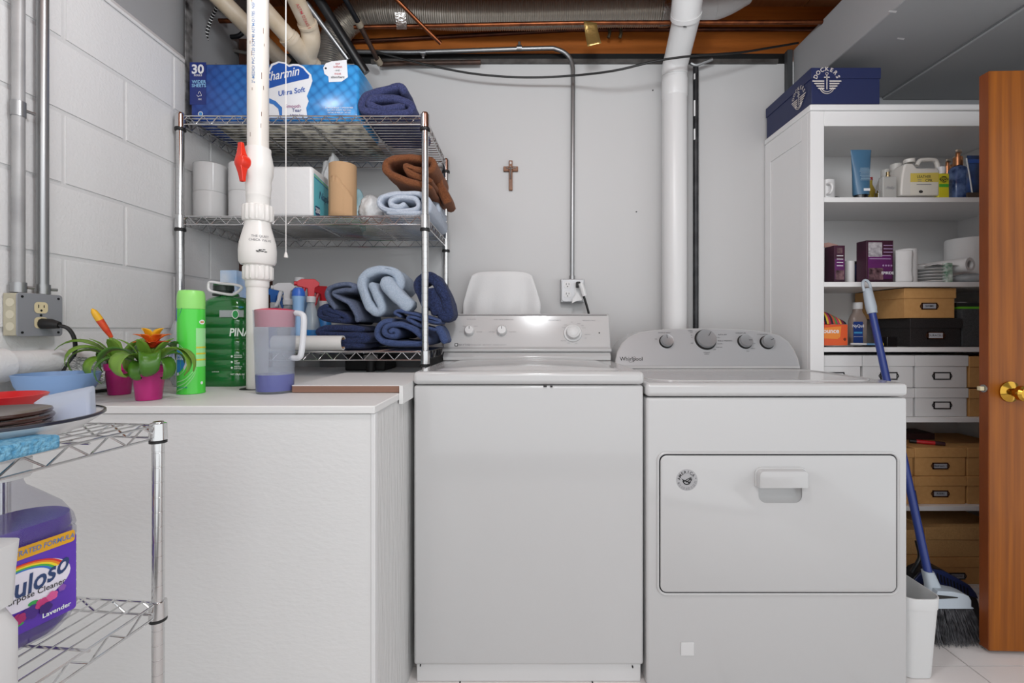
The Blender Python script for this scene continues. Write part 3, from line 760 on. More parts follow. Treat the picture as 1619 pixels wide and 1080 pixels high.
# cream drain pipes near the ceiling, left
cp = thing('drain_pipe', 'cream plastic drain pipe sloping behind the upright white pipe', 'pipe', P(400, 50, 1.98))
MB().tube([P(340, -10, 1.80), P(452, 103, 2.02)], .0335, n=20).build('pipe', cream_pvc, cp)
wy = thing('drain_wye', 'cream plastic drain wye joining two sloping pipes above the blue paper pack', 'pipe', P(480, 80, 2.0))
MB().tube([P(400, -5, 1.66), P(461, 64, 1.78)], .031, n=20).build('left_branch', cream_pvc, wy)
MB().tube([P(463, -12, 1.66), P(487, 40, 1.78)], .031, n=20).build('right_branch', cream_pvc, wy)
MB().tube(smooth_pts([P(454, 57, 1.765), P(470, 76, 1.81), P(487, 96, 1.87), P(496, 106, 1.90)], 4), .0365, n=20).build('wye_body', cream_pvc, wy)
MB().tube(smooth_pts([P(485, 35, 1.77), P(490, 50, 1.80), P(491, 66, 1.82), P(486, 86, 1.85), P(488, 97, 1.87)], 4), .0355, n=20).build('wye_elbow', cream_pvc, wy)
for a, b in ((P(485.5, 36.5, 1.772), P(487.5, 41, 1.782)), (P(458, 60.5, 1.773), P(462, 65, 1.783))):
    MB().cyl(a, b, .0375, n=20).build('collar', cream_pvc, wy)
red_ink = M('red_print', '#b8484d', .6)
tx = text_mb('ASTM D2665 NSF', .016, .003)
a, b = P(470, 4, 1.692), P(487, 38, 1.773); dirv = (b - a).normalized(); cen = (a + b) / 2
toward = (Vector((0, 0, CAM_H)) - cen); toward = (toward - dirv * toward.dot(dirv)).normalized(); side = toward.cross(dirv)
tx.v = [cen + dirv * v.x + toward * .0316 * math.cos(v.y / .031) + side * .0316 * math.sin(v.y / .031 - .1) for v in tx.v]
tx.build('pipe_print', red_ink, wy, fixn=False)

pipe_thing('steel_conduit', 'thin silver conduit sloping down beside the flexible duct', 'pipe', [P(484, 4, 1.90), P(550, 94, 2.00)], .0105, dull_steel)
pipe_thing('black_drain_pipe', 'thick black pipe sloping down to the right end of the paper pack', 'pipe', [P(500, -8, 1.90), P(578, 116, 2.01)], .021, M('black_pipe', '#17181a', .35))
dk = thing('dark_iron_pipe', 'dark iron pipe running down in front of the silver flexible duct', 'pipe', P(575, 50, 2.0))
MB().tube([P(543, -6, 1.86), P(568, 38, 1.96)], .011, n=14).build('upper_length', darkm, dk)
MB().tube([P(568, 38, 1.96), P(598, 97, 2.10), P(603, 103, 2.12)], .0105, n=14).build('lower_length', brownpipe, dk)
for a, b in ((P(566, 34, 1.95), P(570, 42, 1.97)), (P(596, 93, 2.09), P(601, 101, 2.115))):
    MB().cyl(a, b, .015, n=14).build('coupling', M('dirty_coupling', '#8d8272', .6), dk)
pipe_thing('capped_pipe', 'short dark capped pipe lying along the top of the wall', 'pipe', [P(604, 102, 2.165), P(640, 100, 2.165), P(760, 98.5, 2.165)], .0105, brownpipe)
# copper lines
pipe_thing('copper_water_line', 'upper bright copper line running across under the flexible duct', 'pipe', [P(560, 43, 1.98), P(640, 41.5, 1.98), P(925, 36, 1.98), P(1300, 35, 1.98)], .0085, copper, n=12)
pipe_thing('copper_water_line', 'lower dark copper line rising to the right across the joist', 'pipe', [P(545, 66, 2.235), P(600, 64, 2.235), P(905, 47, 2.235), P(1295, 46, 2.235)], .0095, M('dark_copper', '#6a3d2c', .42, .8, var=(20, .5, '#43302a')), n=12)
pipe_thing('copper_branch_pipe', 'short copper pipe slanting down across the silver flexible duct', 'pipe', [P(620, -8, 1.88), P(663, 36, 1.945), P(697, 69, 2.0)], .0085, copper, n=12)
for x in (964, 982):
    tag(MB().tube(smooth_pts([P(x - 4, 40, 2.19), P(x, 50, 2.19), P(x - 2, 60, 2.195)], 4), .0075, n=10).build('pipe_stub', M('green_copper', '#6d6550', .6, .5, var=(40, .6, '#3c2e25'))), 'left stubby copper tee outlet hanging on the joist' if x == 964 else 'right stubby copper tee outlet hanging on the joist', 'pipe')
# EMT conduit and outlet on the back wall
pipe_thing('metal_conduit', 'bent silver conduit running along the joist and down to the wall outlet', 'pipe',
           [P(560, 82, 2.20), P(650, 83, 2.185)] + smooth_pts([P(700, 81.5, 2.185), P(855, 76.5, 2.185), P(880, 78, 2.185), P(897, 87, 2.185), P(905, 103, 2.185), P(906, 130, 2.185)], 5) + [P(904.5, 442, 2.185)], .0105, dull_steel, n=12)
for i, (x, y) in enumerate(((669, 82.5), (821, 75.5))):
    p = P(x, y, 2.18)
    o = thing('pipe_strap', ('two-hole' if i == 0 else 'one-hole') + ' metal strap holding the bent conduit to the joist', 'strap', p)
    MB().cyl(p + Vector((-.012, .004, 0)), p + Vector((.012, .004, 0)), .0135, n=14).build('clamp', dull_steel, o)
    MB().box(p.x - .006, p.x + .006, 2.176, 2.182, p.z - .03 if i == 0 else p.z, p.z + .0 if i == 0 else p.z + .028).build('tab', dull_steel, o, bevel=.002)
# flexible duct (ribbed)
def ribbed(pts, r, pitch=.0075, n=22):
    pts = [Vector(p) for p in pts]
    L = [0]
    for a, b in zip(pts, pts[1:]): L.append(L[-1] + (b - a).length)
    out = []; rs = []; s = 0; k = 0; i = 0
    while s < L[-1]:
        while i < len(L) - 2 and L[i + 1] < s: i += 1
        t = (s - L[i]) / max(1e-6, L[i + 1] - L[i]); out.append(pts[i].lerp(pts[i + 1], t))
        rs.append((r if k % 2 else r * .93) + .003 * noise.noise(Vector((s * 6, 0, 0)))); s += pitch / 2; k += 1
    return MB().tube(out, rs, n=n)
foil = M('duct_foil', '#c2bcb3', .35, 0.75, bump=(60, .15))
fd = thing('flexible_duct', 'ribbed silver flexible dryer duct running along the joist bay', 'duct', P(800, 20, 2.05))
ribbed(smooth_pts([P(1052, 17, 2.08), P(980, 19, 2.09), P(850, 23, 2.10), P(720, 24, 2.11), P(620, 18, 2.125), P(570, 22, 2.13), P(540, 42, 2.13), P(527, 70, 2.13), P(522, 110, 2.13)], 6), .0625, .010).build('duct_hose', foil, fd)
MB().lathe([(.064, -.022), (.0655, -.02), (.0655, .02), (.064, .022)], c=P(1052, 17, 2.08), n=28, rot=Matrix.Rotation(math.pi / 2, 3, 'Y')).build('foil_tape', M('foil_tape', '#c9c6c2', .25, .9, bump=(90, .8)), fd)
pt = P(633, 32, 1.96); 
MB().grid(lambda u, v: Vector((pt.x - .022 + .044 * u + .004 * v, 1.955 + .012 * math.sin(v * 2) , pt.z + .030 - .065 * v)), 4, 6).build('hanging_tape', M('foil_tape', '#c9c6c2'), fd)
gt = M('gold_tape', '#b79a5e', .3, .7, bump=(60, .6))
tag(MB().grid(lambda u, v: Vector((PX(923 + 21 * u + 6 * v, 1.965), 1.962 + .012 * math.sin(3 * v + u), PZ(34 + 40 * v - 3 * u * v, 1.965))), 4, 8).build('tape_strip', gt, solid=.0008), 'loose gold tape strip hanging from the upper copper line', 'tape')
# white vent duct elbow at right
vd = thing('white_vent_pipe', 'large white plastic vent pipe with an offset elbow going up the back wall', 'pipe', (PX(1066, 2.12), 2.12, 0))
vx = PX(1066.5, 2.125)
MB().cyl((vx, 2.125, 0.02), (vx, 2.125, PZ(120, 2.125)), .0545, n=32).build('riser', M('vent_pvc', '#dcdcdc', .35), vd)
vp = M('vent_pvc', '#dcdcdc')
MB().lathe([(.0545, PZ(155, 2.125)), (.0575, PZ(152, 2.125)), (.0575, PZ(127, 2.125)), (.055, PZ(126, 2.125)), (.055, PZ(113, 2.125))], c=(vx, 2.125, 0), n=32).build('coupling', vp, vd)
MB().lathe([(.0556, -.007), (.0568, -.005), (.0568, .005), (.0556, .007)], c=(vx, 2.125, PZ(112, 2.125)), n=32).build('strap', dull_steel, vd)
MB().tube(smooth_pts([P(1066.5, 118, 2.12), P(1067, 104, 2.11), P(1071, 88, 2.08), P(1080, 50, 1.99), P(1086, 25, 1.93)], 5), .056, n=28).build('offset_elbow', vp, vd)
MB().tube([P(1084, 25, 1.93), P(1088, -16, 1.86)], .0605, n=28).build('socket', vp, vd)
for a, b in ((P(1084.2, 27, 1.935), P(1085, 20, 1.92)),):
    MB().cyl(a, b, .063, n=28).build('socket_rim', vp, vd)
bc_t = MB()
for k in range(9):
    a = shift(flat_rect(.014, .0014 + .0012 * (k % 3)), 0, .004 * k); bc_t.add(a.v, a.f)
cB = P(1083, 44, 1.915); bc_t.xform(front(cB)).build('barcode', ink, vd, fixn=False)
ed = thing('vent_elbow', 'white sheet-metal vent elbow beside the joist at the ceiling', 'duct', P(1140, 5, 2.08))
MB().tube(smooth_pts([P(1103, 13, 2.07), P(1125, 12, 2.07), P(1150, 4, 2.07), P(1178, -12, 2.07)], 4), .052, n=24).build('elbow', vp, ed)
for x, y in ((1126, 12), (1152, 2.5)):
    MB().cyl(P(x, y, 2.07), P(x + 2.5, y - .6, 2.07), .0532, n=24).build('seam', vp, ed)
# black iron gas pipe
gp = thing('iron_pipe', 'slim black iron pipe standing beside the white vent pipe', 'pipe', (PX(1100, 2.165), 2.165, 0))
blk = M('black_iron', '#232427', .45, .4, var=(18, .35, '#3f4042'))
MB().cyl((PX(1100, 2.165), 2.165, 0.02), (PX(1100, 2.165), 2.165, PZ(106, 2.165)), .0128, n=16).build('pipe', blk, gp)
MB().tube(smooth_pts([P(1092, 100, 2.15), P(1100, 103, 2.15), P(1112, 99, 2.15), P(1126, 94, 2.15)], 3), .008, n=8).build('hanger_strap', dull_steel, gp)
for y0, y1 in ((160, 185), (118, 127), (205, 222)):
    wrap_patch(.008, (y1 - y0) / F_PX * 2.165, (PX(1100, 2.165), 2.165, PZ((y0 + y1) / 2, 2.165)), .0131, facing(PX(1100, 2.165), 2.165, -25), 4).build('paint_fleck', ink_white, gp)
# drooping black cable
pipe_thing('black_cable', 'black cable drooping across the top of the back wall', 'cable', [P(595, 82, 2.12), P(640, 94, 2.12), P(700, 108, 2.12), P(760, 118, 2.12), P(830, 122.5, 2.12), P(900, 120, 2.10), P(970, 112, 2.02), P(1040, 96, 1.98), P(1100, 88, 1.98), P(1170, 83, 2.05), P(1220, 75, 2.1), P(1262, 68, 2.15)], .0048, black_rub, smooth=5, n=8)
# striped cable at the far left and dark pipe bits
ck = thing('braided_cable', 'black and white braided cable looping down in the dark corner', 'cable', P(330, 50, 1.9))
bp_ = smooth_pts([P(345, 8, 1.86), P(334, 30, 1.9), P(327, 55, 1.92), P(330, 80, 1.95), P(340, 102, 1.98)], 5)
MB().tube(bp_, .0062, n=8).build('cable', black_rub, ck)
st_ = MB()
for i in range(0, len(bp_) - 1):
    st_.cyl(bp_[i].lerp(bp_[i + 1], .1), bp_[i].lerp(bp_[i + 1], .35), .0066, n=8)
tag(st_.build('braid_marks', ink_white, ck), kind='stuff')
pipe_thing('copper_water_line', 'short copper line crossing the dark corner behind the braided cable', 'pipe', [P(305, 33, 2.0), P(365, 33, 2.0)], .009, copper)
pipe_thing('dark_elbow_pipe', 'dark bent pipe in the corner behind the cream drain pipe', 'pipe', smooth_pts([P(330, 59, 2.08), P(372, 58, 2.08), P(384, 52, 2.08)], 4), .0095, darkm)
pipe_thing('grey_cable', 'grey cable sagging across the dark corner above the blue paper pack', 'cable', [P(325, 50, 2.1), P(350, 72, 2.1), P(380, 82, 2.1), P(430, 88, 2.1)], .0075, M('grey_cable', '#77736f', .5), smooth=5)
pipe_thing('black_wire', 'black wire running down the corner behind the middle shelf', 'wire', [P(358, 330, 2.13), P(352, 385, 2.12), P(343, 420, 2.12), P(334, 445, 2.12)], .0065, black_rub, smooth=5, n=8)
tag(MB().box(XL + .0008, XL + .005, 1.765, 1.80, RZ[2] - .02, 2.36).build('cable_strip', M('black_strip', '#222326', .5, var=(24, .3, '#8b8b8b'))), 'black paint-flecked vertical strip fixed to the block wall', 'strip')

# ------------------------------------------------------------------ conduits and outlet on the left wall
def outlet_face(parent, c, right, up, w, h, mat):
    n = Vector(right).cross(Vector(up))
    f = flat_rect(w, h, h * .32).xform(face_mtx(Vector(c) + n * .0012, right, up)).build('receptacle', mat, parent)
    s = MB()
    for dx, hh in ((-.2, .3), (.2, .24)):
        m = shift(flat_rect(w * .07, h * hh), w * dx, h * .12); s.add(m.v, m.f)
    m = shift(flat_disc(w * .085, 12), 0, -h * .25); s.add(m.v, m.f)
    s.xform(face_mtx(Vector(c) + n * .0018, right, up)).build('slots', ink, f, fixn=False)
    return f
lb = thing('outlet_box', 'grey metal outlet box with cream receptacles on the block wall', 'outlet', (XL, 1.2, 1.04))
oy0, oy1, oz0, oz1, oxf = 1.147, 1.257, 1.036, 1.142, -1.252
boxcream = M('box_cream', '#c3bda6', .6, var=(20, .5, '#aaa48f'))
MB().box(XL + .002, oxf - .003, oy0, oy1 - .002, oz0, oz1).build('box', boxcream, lb, bevel=.002)
for k in range(3):
    MB().cyl((PX(14, oy0) + .003, oy0 - .001, oz0 + .023 + .03 * k), (PX(14, oy0) + .003, oy0 + .002, oz0 + .023 + .03 * k), .0105, n=18).build('knockout', M('knockout', '#d0cab4', .6), lb)
MB().prism_yz(rrect(oy1 - oy0 + .004, oz1 - oz0 + .004, .008, 4, (oy0 + oy1) / 2, (oz0 + oz1) / 2), oxf - .003, oxf).build('cover', M('cover_grey', '#8b8d92', .5), lb, bevel=.0015)
almond = M('almond_plastic', '#ddcfa8', .4)
oc = (oy0 + oy1) / 2
f1 = outlet_face(lb, (oxf, oc, oz0 + .072), (0, 1, 0), (0, 0, 1), .034, .029, almond)
f2 = outlet_face(lb, (oxf, oc, oz0 + .033), (0, 1, 0), (0, 0, 1), .034, .029, almond)
for yy, zz in ((oc, oz0 + .0525), (oy0 + .01, oz1 - .008), (oy1 - .01, oz1 - .008), (oy0 + .01, oz0 + .008), (oy1 - .01, oz0 + .008)):
    MB().cyl((oxf, yy, zz), (oxf + .0015, yy, zz), .003, n=10).build('screw', darkm, lb)
plug = thing('power_plug', 'black power plug and cord in the lower grey outlet', 'plug', (oxf, oc, oz0 + .03))
MB().tube([(oxf + .002, oc + .002, oz0 + .031), (oxf + .022, oc + .004, oz0 + .030), (oxf + .04, oc + .008, oz0 + .027)], [.014, .0135, .009], n=12).build('plug_body', black_rub, plug)
MB().tube(smooth_pts([(oxf + .036, oc + .007, oz0 + .027), (oxf + .055, oc + .016, oz0 + .018), (oxf + .063, oc + .025, oz0 - .01), (oxf + .058, oc + .03, oz0 - .05), (oxf + .045, oc + .02, oz0 - .085), (oxf + .046, oc - .0, CZ + .04), (oxf + .05, oc + .01, CZ + .008), (oxf + .07, oc + .05, CZ + .0055), (oxf + .09, oc + .14, CZ + .0055)], 5), .0048, n=10).build('cord', black_rub, plug)
for i, (px, mat, lab) in enumerate(((29, M('painted_conduit', '#b9b9b9', .45, .25, var=(7, .4, '#8f8f90')), 'white painted conduit with a clamp rising from the grey outlet box'), (67.5, dull_steel, 'bare silver conduit rising from the grey outlet box to the ceiling'))):
    xw = XL + .02; y = xw * F_PX / (px - VX)
    t = thing('wall_conduit', lab, 'pipe', (xw, y, oz1))
    MB().cyl((xw, y, oz1 + .003), (xw, y, 2.06), .0125, n=16).build('pipe', mat, t)
    MB().cyl((xw, y, oz1 + .003), (xw, y, oz1 + .028), .0155, n=16).build('connector', dull_steel, t)
    MB().cyl((xw + .008, y + .012, oz1 + .016), (xw + .012, y + .026, oz1 + .016), .004, n=10).build('set_screw', dull_steel, t)
    if i == 0:
        zz = PZ(172, y)
        MB().cyl((xw, y, zz - .02), (xw, y, zz + .018), .0145, n=16).build('clamp', dull_steel, t)
        MB().cyl((xw + .006, y + .012, zz), (xw + .01, y + .03, zz), .004, n=8).build('clamp_bolt', dull_steel, t)
# big white pipe along the wall at counter height
hp = thing('white_wall_pipe', 'thick white painted pipe lying along the block wall above the counter', 'pipe', (XL + .04, 1.4, CZ + .03))
MB().tube([(XL + .042, 1.02, PZ(577, 1.13)), (XL + .042, 1.9, PZ(577, 1.13))], .034, n=20).build('pipe', paint_block, hp)
MB().tube([(XL + .042, 0.9, PZ(577, 1.13)), (XL + .042, 1.11, PZ(577, 1.13))], .041, n=20).build('coupling', paint_block, hp)
# outlet on the back wall
rb = thing('outlet_box', 'white metal double outlet box on the back wall above the washer', 'outlet', P(905, 459, 2.19))
bm_ = M('galvanised', '#b9babc', .4, .4)
x0, x1, z0, z1 = PX(886.5, 2.16), PX(924, 2.16), PZ(478.5, 2.16), PZ(441, 2.16)
MB().box(x0, x1, 2.16, 2.1985, z0, z1).build('box', bm_, rb, bevel=.003)
MB().prism_xz(rrect(x1 - x0 - .008, z1 - z0 - .008, .014, 4, (x0 + x1) / 2, (z0 + z1) / 2), 2.153, 2.1599).build('cover', M('cover_light', '#c9cacc', .4, .2), rb, bevel=.0015)
for y in (450.5, 465.5):
    q = P(897.3, y, 2.153); outlet_face(rb, q, (1, 0, 0), (0, 0, 1), .031, .030, M('white_receptacle', '#dcdcdc', .4))
q = P(914.5, 459, 2.153); flat_rect(.034, .07).xform(front((q.x, 2.1515, q.z))).build('plate', M('white_receptacle', '#dcdcdc'), rb)
for sx in (x0 + .009, x1 - .009):
    for sz in (z0 + .009, z1 - .009): MB().cyl((sx, 2.16, sz), (sx, 2.156, sz), .0045, n=10).build('screw', dull_steel, rb)
MB().cyl((PX(904.5, 2.185), 2.185, z1), (PX(904.5, 2.185), 2.185, z1 + .017), .0135, n=14).build('connector', dull_steel, rb)
wp = thing('power_plug', 'white plug with a black cord in the back wall outlet', 'plug', P(920, 460, 2.14))
MB().box(PX(910.5, 2.14), PX(917, 2.14), 2.118, 2.151, PZ(455, 2.14), PZ(446, 2.14)).build('black_plug', black_rub, wp, bevel=.004)
MB().tube([P(918, 448, 2.112), P(921, 457, 2.112), P(924, 468, 2.112)], [.0115, .0125, .011], n=10).build('adapter', M('white_receptacle', '#dcdcdc'), wp)
MB().tube(smooth_pts([P(922, 466, 2.112), P(926, 478, 2.11), P(931, 497, 2.11), P(934, 520, 2.12), P(934, 560, 2.14)], 4), .0055, n=10).build('cord', black_rub, wp)
MB().prism_xz([(PX(904, 2.13), PZ(480, 2.13)), (PX(905.5, 2.13), PZ(472, 2.13)), (PX(913, 2.13), PZ(463, 2.13)), (PX(921, 2.13), PZ(472, 2.13)), (PX(919.5, 2.13), PZ(475, 2.13)), (PX(911, 2.13), PZ(476, 2.13))], 2.128, 2.130).build('tag', M('white_receptacle', '#dcdcdc'), wp)

# ------------------------------------------------------------------ wooden cross with a small metal figure
cr = thing('wall_cross', 'small wooden cross with a metal figure on the back wall', 'cross', P(807, 300, 2.195))
cw = M('cross_wood', '#8a5a38', .45, var=(20, .6, '#6b4229'))
cxw = PX(807.5, 2.19)
MB().box(cxw - .0085, cxw + .0085, 2.184, 2.1985, PZ(301, 2.19), PZ(254, 2.19)).build('upright', cw, cr, bevel=.002)
MB().box(PX(796, 2.19), cxw - .0086, 2.185, 2.1985, PZ(271, 2.19), PZ(263.5, 2.19)).build('arm', cw, cr, bevel=.002)
MB().box(cxw + .0086, PX(819, 2.19), 2.185, 2.1985, PZ(271, 2.19), PZ(263.5, 2.19)).build('arm', cw, cr, bevel=.002)
pew = M('pewter', '#8d8a88', .35, .8)
fg = MB().tube(smooth_pts([(cxw - .001, 2.181, PZ(266, 2.19)), (cxw, 2.1805, PZ(272, 2.19)), (cxw - .0015, 2.1815, PZ(277, 2.19)), (cxw + .0005, 2.181, PZ(284, 2.19))], 3), [.003] * 4 + [.0026] * 6, n=8)
fg.tube(smooth_pts([(cxw - .022, 2.182, PZ(265.5, 2.19)), (cxw - .01, 2.181, PZ(267.3, 2.19)), (cxw, 2.181, PZ(267.8, 2.19)), (cxw + .01, 2.181, PZ(267, 2.19)), (cxw + .024, 2.182, PZ(265.3, 2.19))], 3), .0017, n=6)
fg.lathe([(.0005, -.004), (.003, -.002), (.003, .002), (.0005, .004)], c=(cxw - .001, 2.181, PZ(264.8, 2.19)), n=10)
fg.build('figure', pew, cr)
MB().box(cxw - .0045, cxw + .0045, 2.182, 2.184, PZ(260, 2.19), PZ(256.5, 2.19)).build('name_plate', pew, cr)
# nail spots on the wall
for px, py in ((1006, 335), (1032, 143)):
    q = P(px, py, YB); tag(MB().cyl((q.x, YB - .003, q.z), (q.x, YB + .001, q.z), .003, n=8).build('wall_nail', darkm), 'small dark nail in the back wall beside the %s' % ('white vent pipe, halfway up' if py > 200 else 'vent pipe coupling, high up'), 'nail')
# draped white cloth behind the washer
def drape(u, v):
    x = (PX(735, 2.13) + (PX(852, 2.13) - PX(735, 2.13)) * u)
    c = (PX(735, 2.13) + PX(852, 2.13)) / 2
    top = PZ(430, 2.13); bot = 0.98
    k = min(1, v * 5)
    z = top - (top - bot) * max(0, (v - .06)) / .94 - (0.02 * abs(2 * u - 1) ** 6 if v < .2 else .02 * abs(2 * u - 1) ** 6)
    x = c + (x - c) * (.74 + .30 * min(1, v * 2.4) ** .8)
    y = 2.15 - .045 * math.sin(min(1, v / .10) * math.pi / 2) + .012 * math.sin(u * 17 + v * 2) * min(1, v * 2) * (.3 + abs(2 * u - 1)) + .004 * math.sin(u * 9)
    return Vector((x, y, z))
bh = thing('draped_towel', 'white towel draped over a bracket behind the washer console', 'towel', P(793, 500, 2.12))
MB().grid(drape, 44, 30).build('cloth', M('white_cloth', '#dcdcdc', .9, bump=(260, .2)), bh, solid=.004)
MB().box(PX(752, 2.15), PX(834, 2.15), 2.1505, 2.198, PZ(436, 2.15), PZ(433.5, 2.15)).build('bracket', enamel2, bh)
# ------------------------------------------------------------------ towels: a thick folded ribbon swept back along the shelf
def terry(name, col, dark): return M(name, col, .95, bump=(330, .9, .004), var=(240, .30, dark), sheen=.05)
navy = terry('navy_terry', '#2c3a66', '#161f3c'); slate = terry('slate_terry', '#6a748c', '#525d78'); midblue = terry('mid_blue_terry', '#4a5c88', '#34446e')
paleblue = terry('pale_blue_terry', '#b7c3d2', '#a2b2c5'); brown_t = terry('brown_terry', '#87512f', '#6a3c20'); icy = terry('ice_blue_terry', '#c9d1dd', '#b4bfd0'); top_t = terry('dusk_blue_terry', '#434a78', '#282e54')
def ribbon_mb(pts, d0, length, th, seed=0, drift=(0, 0), rows=9, shrink=0.0, n=5):
    cl = smooth_pts([Vector((PX(x, d0), PZ(y, d0), 0)) for x, y in pts], n)
    cl = [Vector((p.x, p.y)) for p in cl]
    k = len(cl)
    cen = sum(cl, Vector((0, 0))) / k
    nrm = []
    for i in range(k):
        t = cl[min(i + 1, k - 1)] - cl[max(i - 1, 0)]
        t = t.normalized() if t.length > 1e-9 else Vector((1, 0)); nrm.append(Vector((-t.y, t.x)))
    rings = []
    ys = [0, .004, .012] + [length * i / rows for i in range(1, rows)] + [length - .012, length - .004, length]
    ts = [.45, .8, 1.0] + [1.0] * (rows - 1) + [1.0, .8, .45]
    for y, tk in zip(ys, ts):
        f = y / length
        def pos(i, side):
            w = th / 2 * tk * (1 + .12 * noise.noise(Vector((i * .35, f * 3, seed))))
            # round the two ends of the strip
            if i == 0 or i == k - 1: w *= .55
            p = cl[i] + nrm[i] * side * w
            p = cen + (p - cen) * (1 - shrink * f)
            wob = .0035 * noise.noise(Vector((p.x * 22, p.y * 22, f * 5 + seed * 3.1)))
            return Vector((p.x + drift[0] * f + wob, d0 + y + .004 * noise.noise(Vector((i * .4, side, seed))), p.y + drift[1] * f + wob))
        rings.append([pos(i, 1) for i in range(k)] + [pos(i, -1) for i in range(k - 1, -1, -1)])
    return MB().loft(rings)
def towel(label, pts, d0, length, th, mat, seed, drift=(0, 0), parts=(), shrink=0.0, group=None, name='folded_towel'):
    xs = [PX(p[0], d0) for p in pts]; zs = [PZ(p[1], d0) for p in pts]
    t = thing(name, label, 'towel', (sum(xs) / len(xs), d0 + length / 2, min(zs) - th / 2), group)
    ribbon_mb(pts, d0, length, th, seed, drift, shrink=shrink).build('cloth_roll', mat, t, angle=80)
    for nm, pp, dd, ll, tt in parts:
        ribbon_mb(pp, dd, ll, tt, seed + .5, (0, 0), rows=5).build(nm, mat, t, angle=80)
    return t
towel('dusk blue terry towel folded on the top shelf beside the paper pack', [(640, 166), (604, 170), (583, 164), (590, 154), (622, 154), (646, 161), (650, 171), (640, 177), (600, 177), (574, 172), (571, 160), (581, 148), (606, 141), (630, 135), (641, 146)], 1.735, .33, .029, top_t, 1, shrink=.05)
towel('brown bath towel folded on top of the ice blue towel', [(682, 297), (650, 287), (622, 277), (609, 266), (611, 255), (626, 249), (655, 248), (680, 253), (684, 262), (676, 269), (656, 266), (640, 262), (650, 274), (682, 286)], 1.73, .30, .026, brown_t, 2,
      parts=[('hanging_end', [(690, 282), (697, 298), (704, 312), (707, 321)], 1.86, .14, .036)])
towel('ice blue towel rolled on the middle shelf under the brown towel', [(640, 321), (630, 326), (618, 323), (618, 315.5), (634, 311), (654, 314), (661, 325), (650, 332), (620, 332), (604, 328), (598, 319), (606, 309.5), (630, 305), (660, 306), (674, 314), (678, 326), (672, 334.5), (640, 336.5), (612, 335.5)], 1.722, .38, .0205, icy, 3,
      parts=[('hanging_end', [(686, 316), (691, 329), (689, 335)], 1.90, .18, .026)])
towel('slate blue towel folded open over the navy towels on the lower shelf', [(529, 489), (518, 474), (516, 462), (523, 453), (540, 449.5), (554, 450), (558, 454), (554, 458), (545, 458), (529, 461), (527, 466), (538, 472), (553, 481), (562, 495), (565, 509)], 1.745, .28, .0175, slate, 4)
towel('dark navy rolled towel tucked under the slate blue towel', [(538, 501), (524, 499), (512, 494), (515, 490), (534, 494.5), (546, 501), (547, 507), (530, 506.5), (509, 503), (504, 496), (507, 488), (518, 484)], 1.75, .30, .0215, navy, 5)
towel('dark navy towel folded flat at the bottom behind the cardboard tube', [(576, 521), (530, 518.5), (507, 521), (505, 527), (530, 530), (574, 531), (577, 537), (530, 540.5), (508, 545), (540, 546.5), (576, 546.5)], 1.75, .32, .026, navy, 6)
towel('large pale blue towel bunched on top of the lower shelf pile', [(586, 447), (593, 462), (600, 478), (602, 489), (595, 494), (587, 490), (579, 476), (572, 459), (570, 446), (577, 434), (593, 427), (611, 426), (626, 434), (632, 450), (622, 458), (611, 448), (604, 440)], 1.765, .25, .036, paleblue, 7, shrink=.08,
      parts=[('hanging_corner', [(606, 440), (617, 457), (632, 473), (649, 488)], 1.735, .075, .055)])
towel('navy bath towel folded upright beside the right rack post', [(676, 488), (666, 466), (661, 450), (667, 441), (679, 438), (690, 446), (699, 462), (706, 482), (709, 498), (701, 500), (694, 488), (686, 472), (679, 458), (684, 480), (690, 498)], 1.745, .12, .04, navy, 8)
towel('mid blue towel rolled in a spiral at the front of the lower shelf', [(615, 526), (621, 522), (626, 525), (625, 531), (616, 532), (608, 528), (608, 519), (617, 513.5), (634, 513), (650, 519), (665, 530), (673, 538), (662, 543.5), (630, 543.5), (604, 540), (595, 530), (597, 518), (606, 509.5), (620, 507)], 1.722, .34, .022, midblue, 9)
towel('mid blue towel folded in thin layers above the spiral roll', [(690, 522), (668, 516), (648, 507), (644, 503.5), (651, 501.5), (688, 510.5), (691, 506), (652, 496), (630, 492), (623, 495.5), (633, 502)], 1.735, .12, .0135, midblue, 10,
      parts=[('hanging_end', [(690, 516), (698, 528), (704, 543)], 1.745, .1, .028)])

